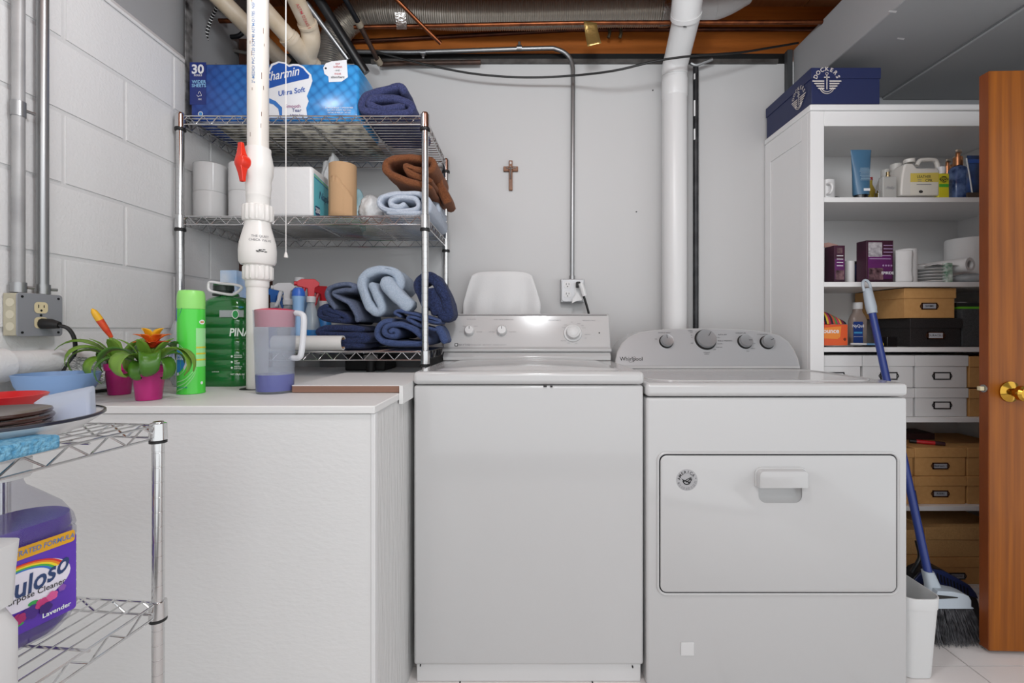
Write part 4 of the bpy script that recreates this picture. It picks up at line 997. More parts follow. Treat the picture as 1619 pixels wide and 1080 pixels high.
# ------------------------------------------------------------------ top shelf: wrapped toilet paper pack
pk_d = 1.742
px0, px1, pz0, pz1 = PX(298, pk_d), PX(566, pk_d), RZ[2] + .0035, PZ(98, pk_d)
pk = thing('toilet_paper_pack', 'large blue plastic-wrapped toilet paper pack on the top wire shelf', 'paper pack', ((px0 + px1) / 2, pk_d + .14, pz0))
quilt = M('quilted_blue', '#2f63c0', .22)
def quilt_nodes():
    nt = quilt.node_tree; N, L = nt.nodes, nt.links; b = N['Principled BSDF']
    tc = N.new('ShaderNodeTexCoord'); mp = N.new('ShaderNodeMapping'); mp.inputs['Rotation'].default_value = (0, math.radians(38), 0); mp.inputs['Scale'].default_value = (1, .001, 1)
    v = N.new('ShaderNodeTexVoronoi'); v.inputs['Scale'].default_value = 32; v.inputs['Randomness'].default_value = .12
    r = N.new('ShaderNodeValToRGB'); r.color_ramp.elements[0].color = (1, 1, 1, 1); r.color_ramp.elements[1].color = (.38, .42, .55, 1); r.color_ramp.elements[0].position = .25; r.color_ramp.elements[1].position = .75
    sx = N.new('ShaderNodeSeparateXYZ'); mr = N.new('ShaderNodeMapRange'); mr.inputs[1].default_value = -.34; mr.inputs[2].default_value = .34
    r2 = N.new('ShaderNodeValToRGB'); r2.color_ramp.elements[0].color = (*lin('#233a92'), 1); r2.color_ramp.elements[1].color = (*lin('#3f9fe0'), 1)
    mx = N.new('ShaderNodeMix'); mx.data_type = 'RGBA'; mx.blend_type = 'MULTIPLY'; mx.inputs[0].default_value = .9
    L.new(tc.outputs['Object'], mp.inputs[0]); L.new(mp.outputs[0], v.inputs['Vector']); L.new(v.outputs['Distance'], r.inputs[0])
    L.new(tc.outputs['Object'], sx.inputs[0]); L.new(sx.outputs[0], mr.inputs[0]); L.new(mr.outputs[0], r2.inputs[0])
    L.new(r2.outputs[0], mx.inputs[6]); L.new(r.outputs[0], mx.inputs[7]); L.new(mx.outputs[2], b.inputs['Base Color'])
quilt_nodes()
pw, ph = px1 - px0, pz1 - pz0
def pack_ring(y, s):
    out = []
    for x, z in rrect(pw - s, ph - s, .02, 4, (px0 + px1) / 2, (pz0 + pz1) / 2):
        out.append(Vector((x, y, max(pz0, z) + (.004 * noise.noise(Vector((x * 14, y * 9, 1))) if z > pz0 + .03 else 0))))
    return out
MB().loft([pack_ring(pk_d + .006, .02), pack_ring(pk_d + .012, .006), pack_ring(pk_d + .02, 0), pack_ring(pk_d + .14, -.004), pack_ring(pk_d + .25, 0), pack_ring(pk_d + .262, .02)]).build('wrapped_body', quilt, pk, angle=60)
fp = M('pack_print_navy', '#1c2f78', .25); wp_ = M('pack_print_white', '#e8eaee', .3); lb_ = M('pack_print_light', '#8fc7ee', .3); pb = M('pack_blue', '#2458ae', .25)
yy = pk_d + .0052
def on_pack(mb, px, py, off=0): return mb.xform(front(P(px, py, yy - off)))
on_pack(flat_rect(.062, .16), 313, 132, 0).build('print_panel', fp, pk)
on_pack(text_mb('30', .047, .03, squash=1.0), 312.5, 110, .0006).build('lettering', wp_, pk)
on_pack(text_mb('ROLLS', .0105, .02), 313, 119, .0006).build('lettering', wp_, pk)
on_pack(text_mb('WIDER', .0165, .02), 314.5, 129.5, .0006).build('lettering', lb_, pk)
on_pack(text_mb('SHEETS', .0165, .02), 314.5, 135.5, .0006).build('lettering', lb_, pk)
lf = MB()
tr = smooth_pts([Vector((-.009, .0, 0)), Vector((-.004, -.007, 0)), Vector((.0, -.004, 0)), Vector((.008, -.003, 0)), Vector((.006, .005, 0)), Vector((.001, .013, 0)), Vector((-.004, .004, 0))], 3)
lf.tube(tr, .0009, n=4); on_pack(lf, 315, 150, .001).build('tree_mark', wp_, pk)
on_pack(text_mb('FSC', .008, .02), 316, 157, .0006).build('lettering', wp_, pk)
for px, py, r, m in ((317, 180, .0095, wp_), (317, 180, .0065, M('pack_dot', '#3f95d8', .3))):
    on_pack(flat_disc(r, 24), px, py, .0006 if r > .008 else .0010).build('round_mark', m, pk)
# cloud emblem with the maker's name
cloud = [(422, 186), (424, 165), (421, 150), (423, 135), (424, 112), (429, 101), (440, 97), (450, 98.5), (457, 103), (463, 101), (472, 101.5), (480, 105), (486, 112), (492, 118), (494, 128), (490, 140), (485, 152), (488, 160), (484, 171), (486, 186)]
m_ = MB().add([P(x, y, yy) for x, y in cloud], [tuple(range(len(cloud)))]).build('emblem_border', wp_, pk)
cl2 = [(425, 140), (426, 114), (431, 104), (441, 99.5), (450, 101), (457, 106), (464, 104), (472, 104.5), (479, 108), (484, 114), (489, 119), (488, 124), (470, 128), (445, 134)]
MB().add([P(x, y, yy - .0006) for x, y in cl2], [tuple(range(len(cl2)))]).build('emblem_field', pb, pk)
cm_ = text_mb('Charmin', .048, .012, shear=.2, squash=.82); cm_.v = [Vector((v.x, v.y + v.x * .2, 0)) for v in cm_.v]
on_pack(cm_, 444, 118, .0012).build('lettering', wp_, pk)
t_ = text_mb('Ultra Soft', .0275, .016, squash=.93); t_.v = [Vector((v.x, v.y + v.x * .17, 0)) for v in t_.v]
on_pack(t_, 461, 145, .0012).build('lettering', pb, pk)
on_pack(text_mb('Smooth', .0185, .01), 463, 168, .0012).build('lettering', M('pack_pink', '#9c5a86', .4), pk)
on_pack(text_mb('Tear', .0185, .01), 469, 174.5, .0012).build('lettering', fp, pk)
on_pack(text_mb('A Better Tear', .009, .01), 469, 182, .0012).build('lettering', fp, pk)
sw_ = MB().add([P(x, y, yy - .0009) for x, y in ((425, 155), (436, 160), (446, 170), (446, 184), (442, 184), (440, 172), (432, 165), (425, 163))], [tuple(range(8))]).build('ribbon_swirl', M('pack_swirl', '#3a79c4', .3), pk)
gt_ = [(511, 107), (515, 100), (525, 97), (548, 94.5), (550, 122), (540, 129), (520, 130), (519, 121), (513, 117)]
MB().add([P(x, y, yy - .0006) for x, y in gt_], [tuple(range(len(gt_)))]).build('tag_print', wp_, pk)
for s, y, c in (('our', 100.5, red_ink), ('softest', 105.5, red_ink), ('- AND -', 111.5, ink), ('most', 116.5, red_ink), ('absorbent', 122, ink)):
    on_pack(text_mb(s, .0125 if s != '- AND -' else .008, .012), 534, y, .0012).build('lettering', c, pk)
on_pack(flat_disc(.004, 12), 515, 108, .0011).build('tag_hole', ink, pk)
for k, s in enumerate(('30 MEGA ROLLS = UNSCENTED', '154 2-PLY SHEETS PER ROLL', 'TOTAL 30 ROLLS - 373 m2')):
    on_pack(text_mb(s, .0075, .008), 536, 170.5 + 3.8 * k, .0012).build('lettering', wp_, pk)
# printed card lying on the top wires
tag(MB().add([(PX(345, 1.80), 1.79, RZ[2] + .0032), (PX(575, 1.80), 1.75, RZ[2] + .0032), (PX(600, 2.0), 2.10, RZ[2] + .0032), (PX(400, 2.1), 2.10, RZ[2] + .0032)], [(0, 1, 2, 3)]).build('shelf_liner', M('cream_print', '#c9c3b2', .7, var=(26, .18, '#5c5a55')), solid=.0008), 'cream printed card lining the top wire shelf under the paper pack', 'card')
tag(MB().add([(RX0 + .03, 1.74, RZ[1] + .0032), (PX(575, 1.80), 1.73, RZ[1] + .0032), (PX(560, 2.0), 2.12, RZ[1] + .0032), (RX0 + .04, 2.12, RZ[1] + .0032)], [(0, 1, 2, 3)]).build('shelf_liner', M('grey_card', '#b8b8b6', .7), solid=.0008), 'pale grey card lining the middle wire shelf under the paper rolls', 'card')

# ------------------------------------------------------------------ middle shelf: paper goods
tissue = M('tissue_white', '#dedede', .8, bump=(140, .15)); wrapm = M('clear_wrap', '#e9e9e9', .12, clear=.72)
def roll_pack(label, x, y, rad, zb, n, group):
    t = thing('toilet_roll_pack', label, 'toilet paper', (x, y, zb), group)
    h = .107
    for k in range(n):
        MB().lathe([(.02, 0), (rad * .96, 0), (rad, .004), (rad, h - .004), (rad * .96, h), (.021, h), (.02, h - .005), (.02, .0)], c=(x, y, zb + .001 + k * (h + .0012)), n=28, cap=False).build('roll', tissue, t)
    MB().lathe([(rad * 1.02, 0), (rad * 1.025, h), (rad * 1.03, h * n + .002), (rad * .85, h * n + .008), (rad * .2, h * n + .004)], c=(x, y, zb), n=28, cap=False).build('plastic_wrap', wrapm, t)
    return t
g = 'wrapped toilet rolls on the middle shelf'
zb = RZ[1] + .0045
roll_pack('two wrapped toilet rolls stacked at the left end of the middle shelf', cyl_fit(305, 360, 1.805)[0], 1.805, cyl_fit(305, 360, 1.805)[1], zb, 2, g)
roll_pack('two wrapped toilet rolls stacked behind the upright white pipe', cyl_fit(361, 416, 1.805)[0], 1.805, cyl_fit(361, 416, 1.805)[1], zb, 2, g)
roll_pack('two wrapped toilet rolls stacked behind the napkin pack', PX(450, 2.05), 2.06, .058, zb, 2, g)
# napkins
npk = thing('napkin_pack', 'white wrapped napkin pack with a teal printed end on the middle shelf', 'napkins', (PX(462, 1.78), 1.79, zb))
nx0, nx1 = PX(424, 1.724), PX(494, 1.724)
MB().box(nx0, nx1, 1.724, 1.87, zb, PZ(262, 1.724)).build('napkin_stack', M('napkin_wrap', '#e2e2e2', .3, bump=(24, .35, .006)), npk, bevel=.012, seg=3)
teal = M('teal_print', '#5fbccb', .35)
ym = (1.735 + 1.86) / 2; zt_, zb_ = PZ(272, 1.724), zb + .006
MB().add([(nx1 + .0006, 1.735, zb_), (nx1 + .0006, 1.862, zb_), (nx1 + .0006, 1.862, zt_ - .012), (nx1 + .0006, 1.735, zt_)], [(0, 1, 2, 3)]).build('end_label', teal, npk)
text_mb('Napkins', .042, .01, shear=.2).xform(face_mtx((nx1 + .0013, 1.845, (zt_ + zb_) / 2 + .01), (0, 1, 0), (0, 0, 1))).build('lettering', M('print_navy', '#24406e', .4), npk)
flat_rect(.04, .035, .006).xform(face_mtx((nx1 + .0012, 1.765, zb_ + .025), (0, 1, 0), (0, 0, 1))).build('count_badge', M('print_navy', '#24406e'), npk)
text_mb('280', .026, .02).xform(face_mtx((nx1 + .002, 1.765, zb_ + .025), (0, 1, 0), (0, 0, 1))).build('lettering', wp_, npk)
for k, c in ((0, '#a8d95a'), (1, '#2c63a8')):
    z = zt_ - .006 - .006 * k
    MB().add([(nx1 + .0011, 1.735, z - .003), (nx1 + .0011, 1.862, z - .015), (nx1 + .0011, 1.862, z - .012), (nx1 + .0011, 1.735, z)], [(0, 1, 2, 3)]).build('stripe', M('stripe' + str(k), c, .4), npk)
# kraft roll
kr_ = thing('kraft_paper_roll', 'brown kraft paper towel roll with a torn loose edge', 'paper roll', (PX(543, 1.79), 1.785, zb))
kraft = M('kraft_paper', '#b99671', .85, bump=(200, .1))
kx, ky, kz = PX(542, 1.785), 1.785, zb
MB().lathe([(.02, .0), (.050, .0), (.051, .002), (.051, .209), (.050, .211), (.02, .211)], c=(kx, ky, kz), n=32).build('roll', kraft, kr_)
def flap(u, v):
    th = math.radians(-128) + u * math.radians(95)
    top = .155 + .008 * noise.noise(Vector((u * 9, 2, 0))) - .12 * max(0, u - .35) ** 1.1
    r = .0525 + .022 * max(0, u - .6)
    return Vector((kx + r * math.cos(th), ky + r * math.sin(th), kz + .001 + top * v))
MB().grid(flap, 28, 6).build('torn_sheet', kraft, kr_, solid=.0006)
# crumpled bags
def blob(c, rx, ry, rz, seed, amp=.25, n=18, freq=1.6, flat=True):
    mb = MB(); vs = []
    prof = []
    for j in range(n + 1):
        ph = math.pi * j / n
        for i in range(2 * n):
            a = math.pi * i / n
            d = Vector((math.sin(ph) * math.cos(a), math.sin(ph) * math.sin(a), -math.cos(ph)))
            k = 1 + amp * noise.noise(d * freq + Vector((seed, seed, 0))) + amp * .4 * noise.noise(d * freq * 3 + Vector((0, seed, 0)))
            z = d.z * k
            vs.append(Vector(c) + Vector((d.x * k * rx, d.y * k * ry, max(z, -.8) * rz)))
    N2 = 2 * n
    fs = [(j * N2 + i, j * N2 + (i + 1) % N2, (j + 1) * N2 + (i + 1) % N2, (j + 1) * N2 + i) for j in range(n) for i in range(N2)]
    return mb.add(vs, fs)
bagm = M('white_bag', '#dcdedf', .35, bump=(45, .7, .008)); bag2 = M('clear_bag', '#d5dadd', .2, clear=.45, bump=(45, .7, .008))
tag(blob((PX(524, 1.96), 1.965, zb + .145), .05, .045, .175, 3.3, .28).build('plastic_bag', bagm, angle=80), 'white plastic-wrapped napkins peaking up behind the kraft paper roll', 'bag')
tag(blob((PX(586, 1.86), 1.87, zb + .058), .05, .06, .06, 8.1, .2).build('plastic_bag', bagm, angle=80), 'crumpled white bag between the kraft roll and the rolled towels', 'bag')
tag(blob((PX(561, 2.03), 2.05, zb + .09), .05, .04, .10, 5.7, .25).build('plastic_bag', M('teal_bag', '#a9cdd6', .25, bump=(45, .6, .008)), angle=80), 'pale blue plastic bag standing behind the kraft paper roll', 'bag')

# ------------------------------------------------------------------ bottom rack shelf
z0b = RZ[0] + .0045
tb = thing('cardboard_tube', 'white-wrapped cardboard tube lying at the front of the lower shelf', 'tube', (PX(500, 1.735), 1.735, z0b))
tr_ = .0275
MB().lathe([(.022, 0), (tr_, 0), (tr_, .26), (.022, .26), (.022, .002)], c=(PX(433, 1.735), 1.735, z0b + tr_), n=28, rot=Matrix.Rotation(math.pi / 2, 3, 'Y'), cap=False).build('outer_wrap', M('paper_wrap', '#dedcd9', .6, bump=(30, .2)), tb)
MB().lathe([(.021, .0), (.0215, .0), (.0215, .2595), (.021, .2595), (.0205, .002)], c=(PX(433, 1.735), 1.735, z0b + tr_), n=28, rot=Matrix.Rotation(math.pi / 2, 3, 'Y'), cap=False).build('core', M('cardboard_core', '#b08a66', .85), tb)
def spray_bottle(label, x, y, zb, h, rad, body, collar, trig, head, yaw=0, liquid=None, labelcol=None):
    """bottle with neck, collar, sprayer head, nozzle and trigger; points to -x turned by yaw"""
    t = thing('spray_bottle', label, 'bottle', (x, y, zb))
    R = Matrix.Rotation(yaw, 3, 'Z'); c = Vector((x, y, zb))
    hb = h * .68
    MB().lathe([(rad * .92, 0), (rad, .006), (rad, hb * .42), (rad * .82, hb * .62), (rad * .62, hb * .78), (rad * .42, hb * .92), (rad * .38, hb)], c=c, n=24, sy=.75).build('bottle', body, t)
    MB().lathe([(rad * .46, hb - .004), (rad * .48, hb + .016), (rad * .4, hb + .02)], c=c, n=18).build('collar', collar, t)
    def loc(px_, z): return c + R @ Vector((px_, 0, z))
    hd_ = MB(); zh = hb + .018
    prof = [(-.052, .040), (-.052, .058), (-.035, .068), (.012, .07), (.030, .056), (.030, .045), (.014, .035), (.012, .0), (-.012, .0), (-.014, .032)]
    w = .0105
    hd_.loft([[c + R @ Vector((a, s * w, zh + b * (h - zh) / .07)) for a, b in prof] for s in (-1, 1)])
    hd_.build('sprayer_head', head, t, bevel=.002)
    tg = MB(); pts = smooth_pts([loc(-.024, zh + .036), loc(-.031, zh + .015), loc(-.036, zh - .008), loc(-.046, zh - .028)], 4)
    tg.tube(pts, [.0078] * 6 + [.007] * (len(pts) - 6), n=8); tg.build('trigger', trig, t)
    MB().cyl(loc(-.05, zh + .05 * (h - zh) / .07), loc(-.062, zh + .05 * (h - zh) / .07), .0085, n=12).build('nozzle', trig, t)
    if labelcol:
        MB().lathe([(rad * 1.012, .02), (rad * 1.012, hb * .40)], c=c, n=24, sy=.765, cap=False).build('label_band', labelcol, t)
    return t
clr = M('clear_pet', '#dfeaf0', .1, clear=.6); redp = M('red_sprayer', '#c8202c', .35); whp = M('white_sprayer', '#dedee0', .4)
spray_bottle('clear spray bottle with a red and white trigger beside the towels', PX(491, 1.86), 1.865, z0b, PZ(441, 1.86) - z0b, .038, clr, whp, redp, redp, .5, labelcol=M('label_blue', '#2a7fc4', .4))
spray_bottle('blue bottle with a red trigger at the back of the lower shelf', PX(508, 2.07), 2.09, z0b, PZ(451, 2.05) - z0b, .040, M('blue_bottle', '#2c7ec4', .35), whp, redp, redp, .9)
spray_bottle('grey spray bottle with a white trigger beside the upright pipe', PX(454, 1.90), 1.905, z0b, PZ(447, 1.90) - z0b, .040, M('grey_bottle', '#9ea4aa', .3), whp, whp, whp, .15)
spray_bottle('dark blue spray bottle half hidden behind the upright pipe', PX(432, 1.99), 2.0, z0b, PZ(455, 1.99) - z0b, .036, M('deep_blue_bottle', '#2660a8', .35), whp, M('blue_trigger', '#2f6fc0', .4), M('blue_trigger', '#2f6fc0'), 3.0)
rb_ = thing('air_freshener', 'light blue waisted bottle with a royal blue dome cap on the lower shelf', 'bottle', (PX(468, 1.78), 1.80, z0b))
cc = Vector((PX(468, 1.78), 1.80, z0b)); hh = PZ(454, 1.80) - z0b
MB().lathe([(.028, 0), (.030, .005), (.030, hh * .25), (.024, hh * .50), (.0205, hh * .62), (.0205, hh * .74), (.023, hh * .82), (.0235, hh * .86)], c=cc, n=24).build('bottle', M('sky_plastic', '#8db4dc', .35), rb_)
MB().lathe([(.024, hh * .855), (.0235, hh * .92), (.017, hh * .98), (.0005, hh)], c=cc, n=24).build('dome_cap', M('royal_cap', '#2f66c4', .35), rb_)
jg = thing('detergent_bottle', 'white-capped blue detergent bottle at the back of the lower shelf', 'bottle', (PX(472, 1.98), 2.0, z0b))
cc = Vector((PX(470, 1.98), 2.0, z0b)); hh = PZ(438, 1.98) - z0b
MB().lathe([(.043, 0), (.045, .01), (.045, hh * .6), (.04, hh * .7), (.03, hh * .74)], c=cc, n=24, sy=.7).build('bottle', M('pale_blue_plastic', '#7fa9d6', .35), jg)
MB().lathe([(.028, hh * .735), (.0285, hh * .86), (.02, hh * .88), (.0195, hh), (.0005, hh)], c=cc, n=24).build('cap', whp, jg)
# pump under the rack
pu = thing('sump_pump_fitting', 'black sump fitting with a grey cap under the lower rack shelf', 'fitting', (PX(583, 1.95), 1.99, CZ))
MB().box(PX(545, 1.97), PX(609, 1.97), 1.97, 2.14, CZ + .001, CZ + .07).build('housing', black_rub, pu, bevel=.006)
MB().lathe([(.026, .0), (.029, .004), (.029, .02), (.02, .024)], c=(PX(585, 1.93), 1.94, CZ + .05), n=20).build('cap', M('grey_fitting', '#9b9894', .5), pu)
MB().lathe([(.018, .0), (.018, .05)], c=(PX(585, 1.93), 1.94, CZ + .0005), n=20).build('neck', black_rub, pu)
tag(MB().box(RX0 + .3, RX1 - .02, 2.18, 2.194, CZ + .0005, CZ + .085).build('splash_board', M('grey_board', '#8c8d8e', .7)), 'low grey board standing against the wall under the wire rack', 'board')
# ------------------------------------------------------------------ things on the counter
zc_ = CZ + .0008
# green spray can
gy = 1.275
gx, rc = cyl_fit(279, 325, 1.275)
gc = thing('spray_can', 'lime green aerosol spray can standing on the counter', 'spray can', (gx, gy, CZ))
zt = PZ(457, 1.235)
lime = M('lime_can', '#52d84a', .25); limec = M('lime_cap', '#92df72', .35)
zcap = PZ(488, 1.24)
MB().lathe([(rc * .95, 0), (rc * 1.02, .001), (rc * 1.02, .004), (rc, .006), (rc, zcap - CZ), (rc * .99, zcap - CZ)], c=(gx, gy, CZ), n=40).build('can', lime, gc)
cap = MB(); rings = []
for f, z in ((1.0, zcap - CZ + .0005), (1.0, zt - CZ - .02), (.97, zt - CZ - .009), (.88, zt - CZ - .002), (.6, zt - CZ)):
    rings.append([Vector((gx + rc * f * math.cos(a) , gy + rc * f * math.sin(a), CZ + z - (.010 if math.cos(a) < -.75 and z > zt - CZ - .03 else 0))) for a in [2 * math.pi * i / 40 for i in range(40)]])
cap.loft(rings); cap.build('cap', limec, gc)
thc = facing(gx, gy)
def on_can(mb, u, py, lift=.0006): 
    m = shift(mb, u, 0); return wrap(m, (gx, gy, PZ(py, gy - rc)), rc + lift, thc)
bl1 = M('can_blue', '#2a8bd0', .3); bl2 = M('can_navy', '#1f3fae', .3); wh = M('can_white', '#eef6f0', .35); gl = M('can_pale', '#9fe69a', .4); yl = M('can_yellow', '#d9cf2c', .4)
wrap_patch(.034, .105, (gx, gy, PZ(550, 1.235)), rc + .0005, thc + .034 * .8 / rc, 10).build('text_panel', gl, gc)
for k, y in enumerate((550, 560, 570)):
    wrap_patch(.034, .0042, (gx, gy, PZ(y, 1.235)), rc + .0009, thc + .034 * .8 / rc, 8).build('yellow_bar', yl, gc)
ln = MB()
for k in range(22):
    if 7 < k < 14: continue
    m = shift(flat_rect(.03, .0011), .034 * .8, .048 - .0046 * k); ln.add(m.v, m.f)
tag(wrap(ln, (gx, gy, PZ(550, 1.235)), rc + .0010, thc).build('fine_print', wh, gc, fixn=False), kind='stuff')
def half_disc(r, cxo, sy=1.3): 
    pts = [(cxo + r * math.cos(math.radians(a)), r * sy * math.sin(math.radians(a))) for a in range(-90, 91, 10)]
    return MB().add([(x, y, 0) for x, y in pts], [tuple(range(len(pts)))])
on_can(half_disc(.033, -.041), 0, 569, .0005).build('bubble_border', wh, gc, fixn=False)
on_can(half_disc(.027, -.040), 0, 569, .0009).build('bubble', bl1, gc, fixn=False)
on_can(text_mb('ROOM', .008, .02), -.031, 563, .0013).build('lettering', wh, gc, fixn=False)
on_can(text_mb('FIGHTER', .008, .02), -.030, 567.5, .0013).build('lettering', wh, gc, fixn=False)
on_can(flat_poly([(-.046, .022), (-.022, .022), (-.026, .010), (-.036, -.006), (-.046, -.016)]), 0, 500, .0006).build('corner_patch', bl2, gc, fixn=False)
sw2 = MB()
for k in range(3):
    pts = smooth_pts([Vector((-.04, -.02 - .012 * k, 0)), Vector((-.015, -.012 - .010 * k, 0)), Vector((.006, .012 - .008 * k, 0)), Vector((.012, .03 - .006 * k, 0))], 5)
    prev = pts
    w = [(p + Vector((0, -.003, 0))) for p in pts]
    n = len(pts); sw2.add(list(pts) + list(w), [(i, i + 1, n + i + 1, n + i) for i in range(n - 1)])
on_can(sw2, 0, 592, .0006).build('swirl', gl, gc, fixn=False)
on_can(flat_disc(.004, 14), .026, 607, .0008).build('round_mark', wh, gc, fixn=False)
on_can(text_mb('20 OZ (1.25 LB)', .0045, .01), -.024, 613, .0009).build('lettering', bl2, gc, fixn=False)
on_can(shift(flat_disc(.008, 14, 1.2, .8), 0, 0), .028, 509, .0007).build('round_mark', wh, gc, fixn=False)
on_can(flat_rect(.011, .004), .028, 509, .0011).build('round_mark_centre', M('can_orange', '#d98a3c', .4), gc, fixn=False)

# green jug
jx, jy = PX(362, 1.47), 1.475
jug = thing('cleaner_jug', 'dark green cleaner jug with a white wire carry handle on the counter', 'jug', (jx, jy, CZ))
grn = M('green_jug', '#1f7a34', .15, coat=.5, var=(5, .8, '#14602a'))
jw, jd = .150, .115
secs = [(jw * .92, jd * .92, .03, .0), (jw, jd, .035, .008)]
jh = PZ(473, 1.42) - CZ
z = .02
while z < jh - .05:
    secs += [(jw, jd, .035, z), (jw, jd, .035, z + .024), (jw * .965, jd * .965, .035, z + .027), (jw * .965, jd * .965, .035, z + .030)]; z += .033
secs += [(jw, jd, .035, jh - .035), (jw * .94, jd * .92, .04, jh - .008), (jw * .72, jd * .72, .04, jh + .006), (.055, .055, .027, jh + .012), (.05, .05, .0249, jh + .02)]
rr_loft(secs, (jx, jy, CZ)).build('body', grn, jug, angle=50)
jn = (PX(352, 1.47), jy)
MB().lathe([(.027, jh + .013), (.031, jh + .014), (.031, jh + .02), (.025, jh + .021), (.025, jh + .028), (.029, jh + .029), (.029, jh + .045), (.027, jh + .047), (.0005, jh + .047)], c=(jn[0], jn[1], CZ), n=24).build('cap', M('dark_green_cap', '#1c2b22', .35), jug)
MB().lathe([(.0285, jh + .0445), (.0285, jh + .053), (.026, jh + .055), (.0005, jh + .055)], c=(jn[0], jn[1], CZ), n=24).build('cap_top', M('green_cap', '#236f3c', .35), jug)
hd2 = smooth_pts([Vector((PX(x, 1.44), 1.44, PZ(y, 1.44))) for x, y in ((330, 449), (334, 446), (352, 448.5), (370, 450), (381, 453), (381, 457), (374, 463), (366, 466), (345, 463), (331, 459))], 4, closed=True)
MB().tube(hd2, .0042, n=8, closed=True).build('carry_handle', M('white_wire_handle', '#dcdcdc', .4), jug)
fy = jy - jd / 2 - .0008
def on_jug(mb, px, py, lift=.0): return mb.xform(front(P(px, py, fy - lift)))
on_jug(flat_rect(.074, .021), 366, 496, 0).build('silver_band', M('silver_label', '#a9b0b2', .35, .3), jug)
on_jug(flat_disc(.0125, 24, .85, 1.1), 372, 497, .0008).build('bottle_mark_border', wh, jug)
on_jug(flat_disc(.0105, 24, .8, 1.1), 372, 497, .0012).build('bottle_mark', M('green_print', '#2d9a50', .4), jug)
on_jug(text_mb('150+', .008, .02), 381, 486, .0008).build('lettering', M('can_blue', '#2a8bd0'), jug)
on_jug(text_mb('PINALEN', .034, .022, shear=.15, squash=.85, align='LEFT'), 362, 526, .0008).build('lettering', wh, jug)
for k, s in enumerate(('POWERFUL DEGREASER', 'DEEP CLEANS', 'DISINFECTS SURFACES')):
    on_jug(text_mb(s.split()[0], .0048, .02, align='LEFT'), 370, 562 + 9 * k, .0008).build('lettering', wh, jug)
    on_jug(text_mb(s.split()[1], .0048, .02, align='LEFT'), 370, 565 + 9 * k, .0008).build('lettering', wh, jug)
    on_jug(flat_disc(.0033, 14), 366.5, 563.5 + 9 * k, .0008).build('round_mark', wh, jug)
on_jug(text_mb('NET 128 FL OZ', .0065, .02, align='LEFT'), 364.5, 592, .0008).build('lettering', wh, jug)
on_jug(text_mb('LAVENDER', .0045, .01, align='LEFT'), 335, 588, .0008).build('lettering', wh, jug)
tag(blob((XL + .13, 1.70 - .07, CZ + .142), .055, .05, .15, 2.2, .12, freq=1.2).build('white_jug', M('cream_plastic', '#d3cfc8', .5), angle=80), 'cream rounded plastic container behind the green jug', 'container')
tag(MB().box(PX(372, 1.66), PX(397, 1.66), 1.575, 1.66, CZ + .001, PZ(432, 1.66)).build('tissue_box', M('blue_white_box', '#8fb9e4', .45, var=(9, .3, '#dfe6ee')), bevel=.003), 'pale blue and white box standing behind the upright pipe', 'box')
wk = thing('wipes_pack', 'crinkled clear and blue wipes pack between the plants and the spray can', 'pack', (PX(282, 1.42), 1.43, CZ))
blob((PX(283, 1.42), 1.435, CZ + .095), .04, .035, .115, 6.4, .15).build('wrapper', M('clear_bag', '#d5dadd'), wk, angle=80)
blob((PX(277, 1.40), 1.415, CZ + .075), .03, .02, .05, 9.4, .2).build('blue_print', M('wipes_blue', '#3e6fb6', .35, var=(30, .3, '#dce6f0')), wk, angle=80)

# pitcher
qy = 1.29
qx, qr1 = cyl_fit(398.5, 470, 1.29); qr0 = cyl_fit(403.5, 465, 1.29)[1]
pit = thing('plastic_pitcher', 'frosted plastic pitcher with a red lid and blue liquid in the bottom', 'pitcher', (qx, qy, CZ))
frost = M('frosted_plastic', '#dfe4ec', .4, clear=.82)
ph_ = PZ(491, qy) - CZ
def rr_pit(s): return s
MB().lathe([(.0005, .0), (qr0 * .95, .0), (qr0, .004), (qr1 - .001, ph_ - .004), (qr1, ph_), (qr1 - .0025, ph_), (qr1 - .003, ph_ - .004), (qr0 - .002, .006), (.0005, .005)], c=(qx, qy, CZ), n=40, cap=False).build('body', frost, pit)
MB().lathe([(.0005, .007), (qr0 - .0008, .007), (qr0 + .0012, PZ(594, qy - .05) - CZ), (.0005, PZ(594, qy - .05) - CZ)], c=(qx, qy, CZ), n=40).build('liquid', M('blue_liquid', '#12289e', .15), pit)
lz = PZ(517, qy - .05) - CZ
MB().lathe([(qr1 - .0062, lz), (qr1 - .0042, ph_ - .002), (qr1 - .005, ph_ + .001), (qr1 * .6, ph_ + .005), (.0005, ph_ + .006)], c=(qx, qy, CZ), n=40).build('lid', M('red_lid', '#c9204a', .35), pit)
hp_ = smooth_pts([P(468, 495, qy), P(477, 497, qy - .01), P(480.5, 505, qy - .015), P(479, 535, qy - .015), P(476, 560, qy - .015), P(471, 566, qy - .01), P(462, 566, qy)], 4)
MB().tube(hp_, [.008] * len(hp_), n=10).build('handle', M('frosted_handle', '#e2e4e8', .4, clear=.2), pit)

# blue bowl
bwy = 1.12
bwx, bw = cyl_fit(14, 162, 1.12)
bh_ = PZ(591, 1.12) - CZ
tag(MB().lathe([(.0005, .0), (bw * .45, .0), (bw * .5, .002), (bw * .78, bh_ * .3), (bw * .93, bh_ * .65), (bw, bh_), (bw * .97, bh_ + .001), (bw * .9, bh_ * .66), (bw * .74, bh_ * .33), (bw * .45, .008), (.0005, .006)], c=(bwx, bwy, CZ + .0005), n=48, cap=False).build('mixing_bowl', M('bowl_blue', '#7fa0cc', .4)), 'periwinkle blue mixing bowl standing on the counter by the wall', 'bowl')
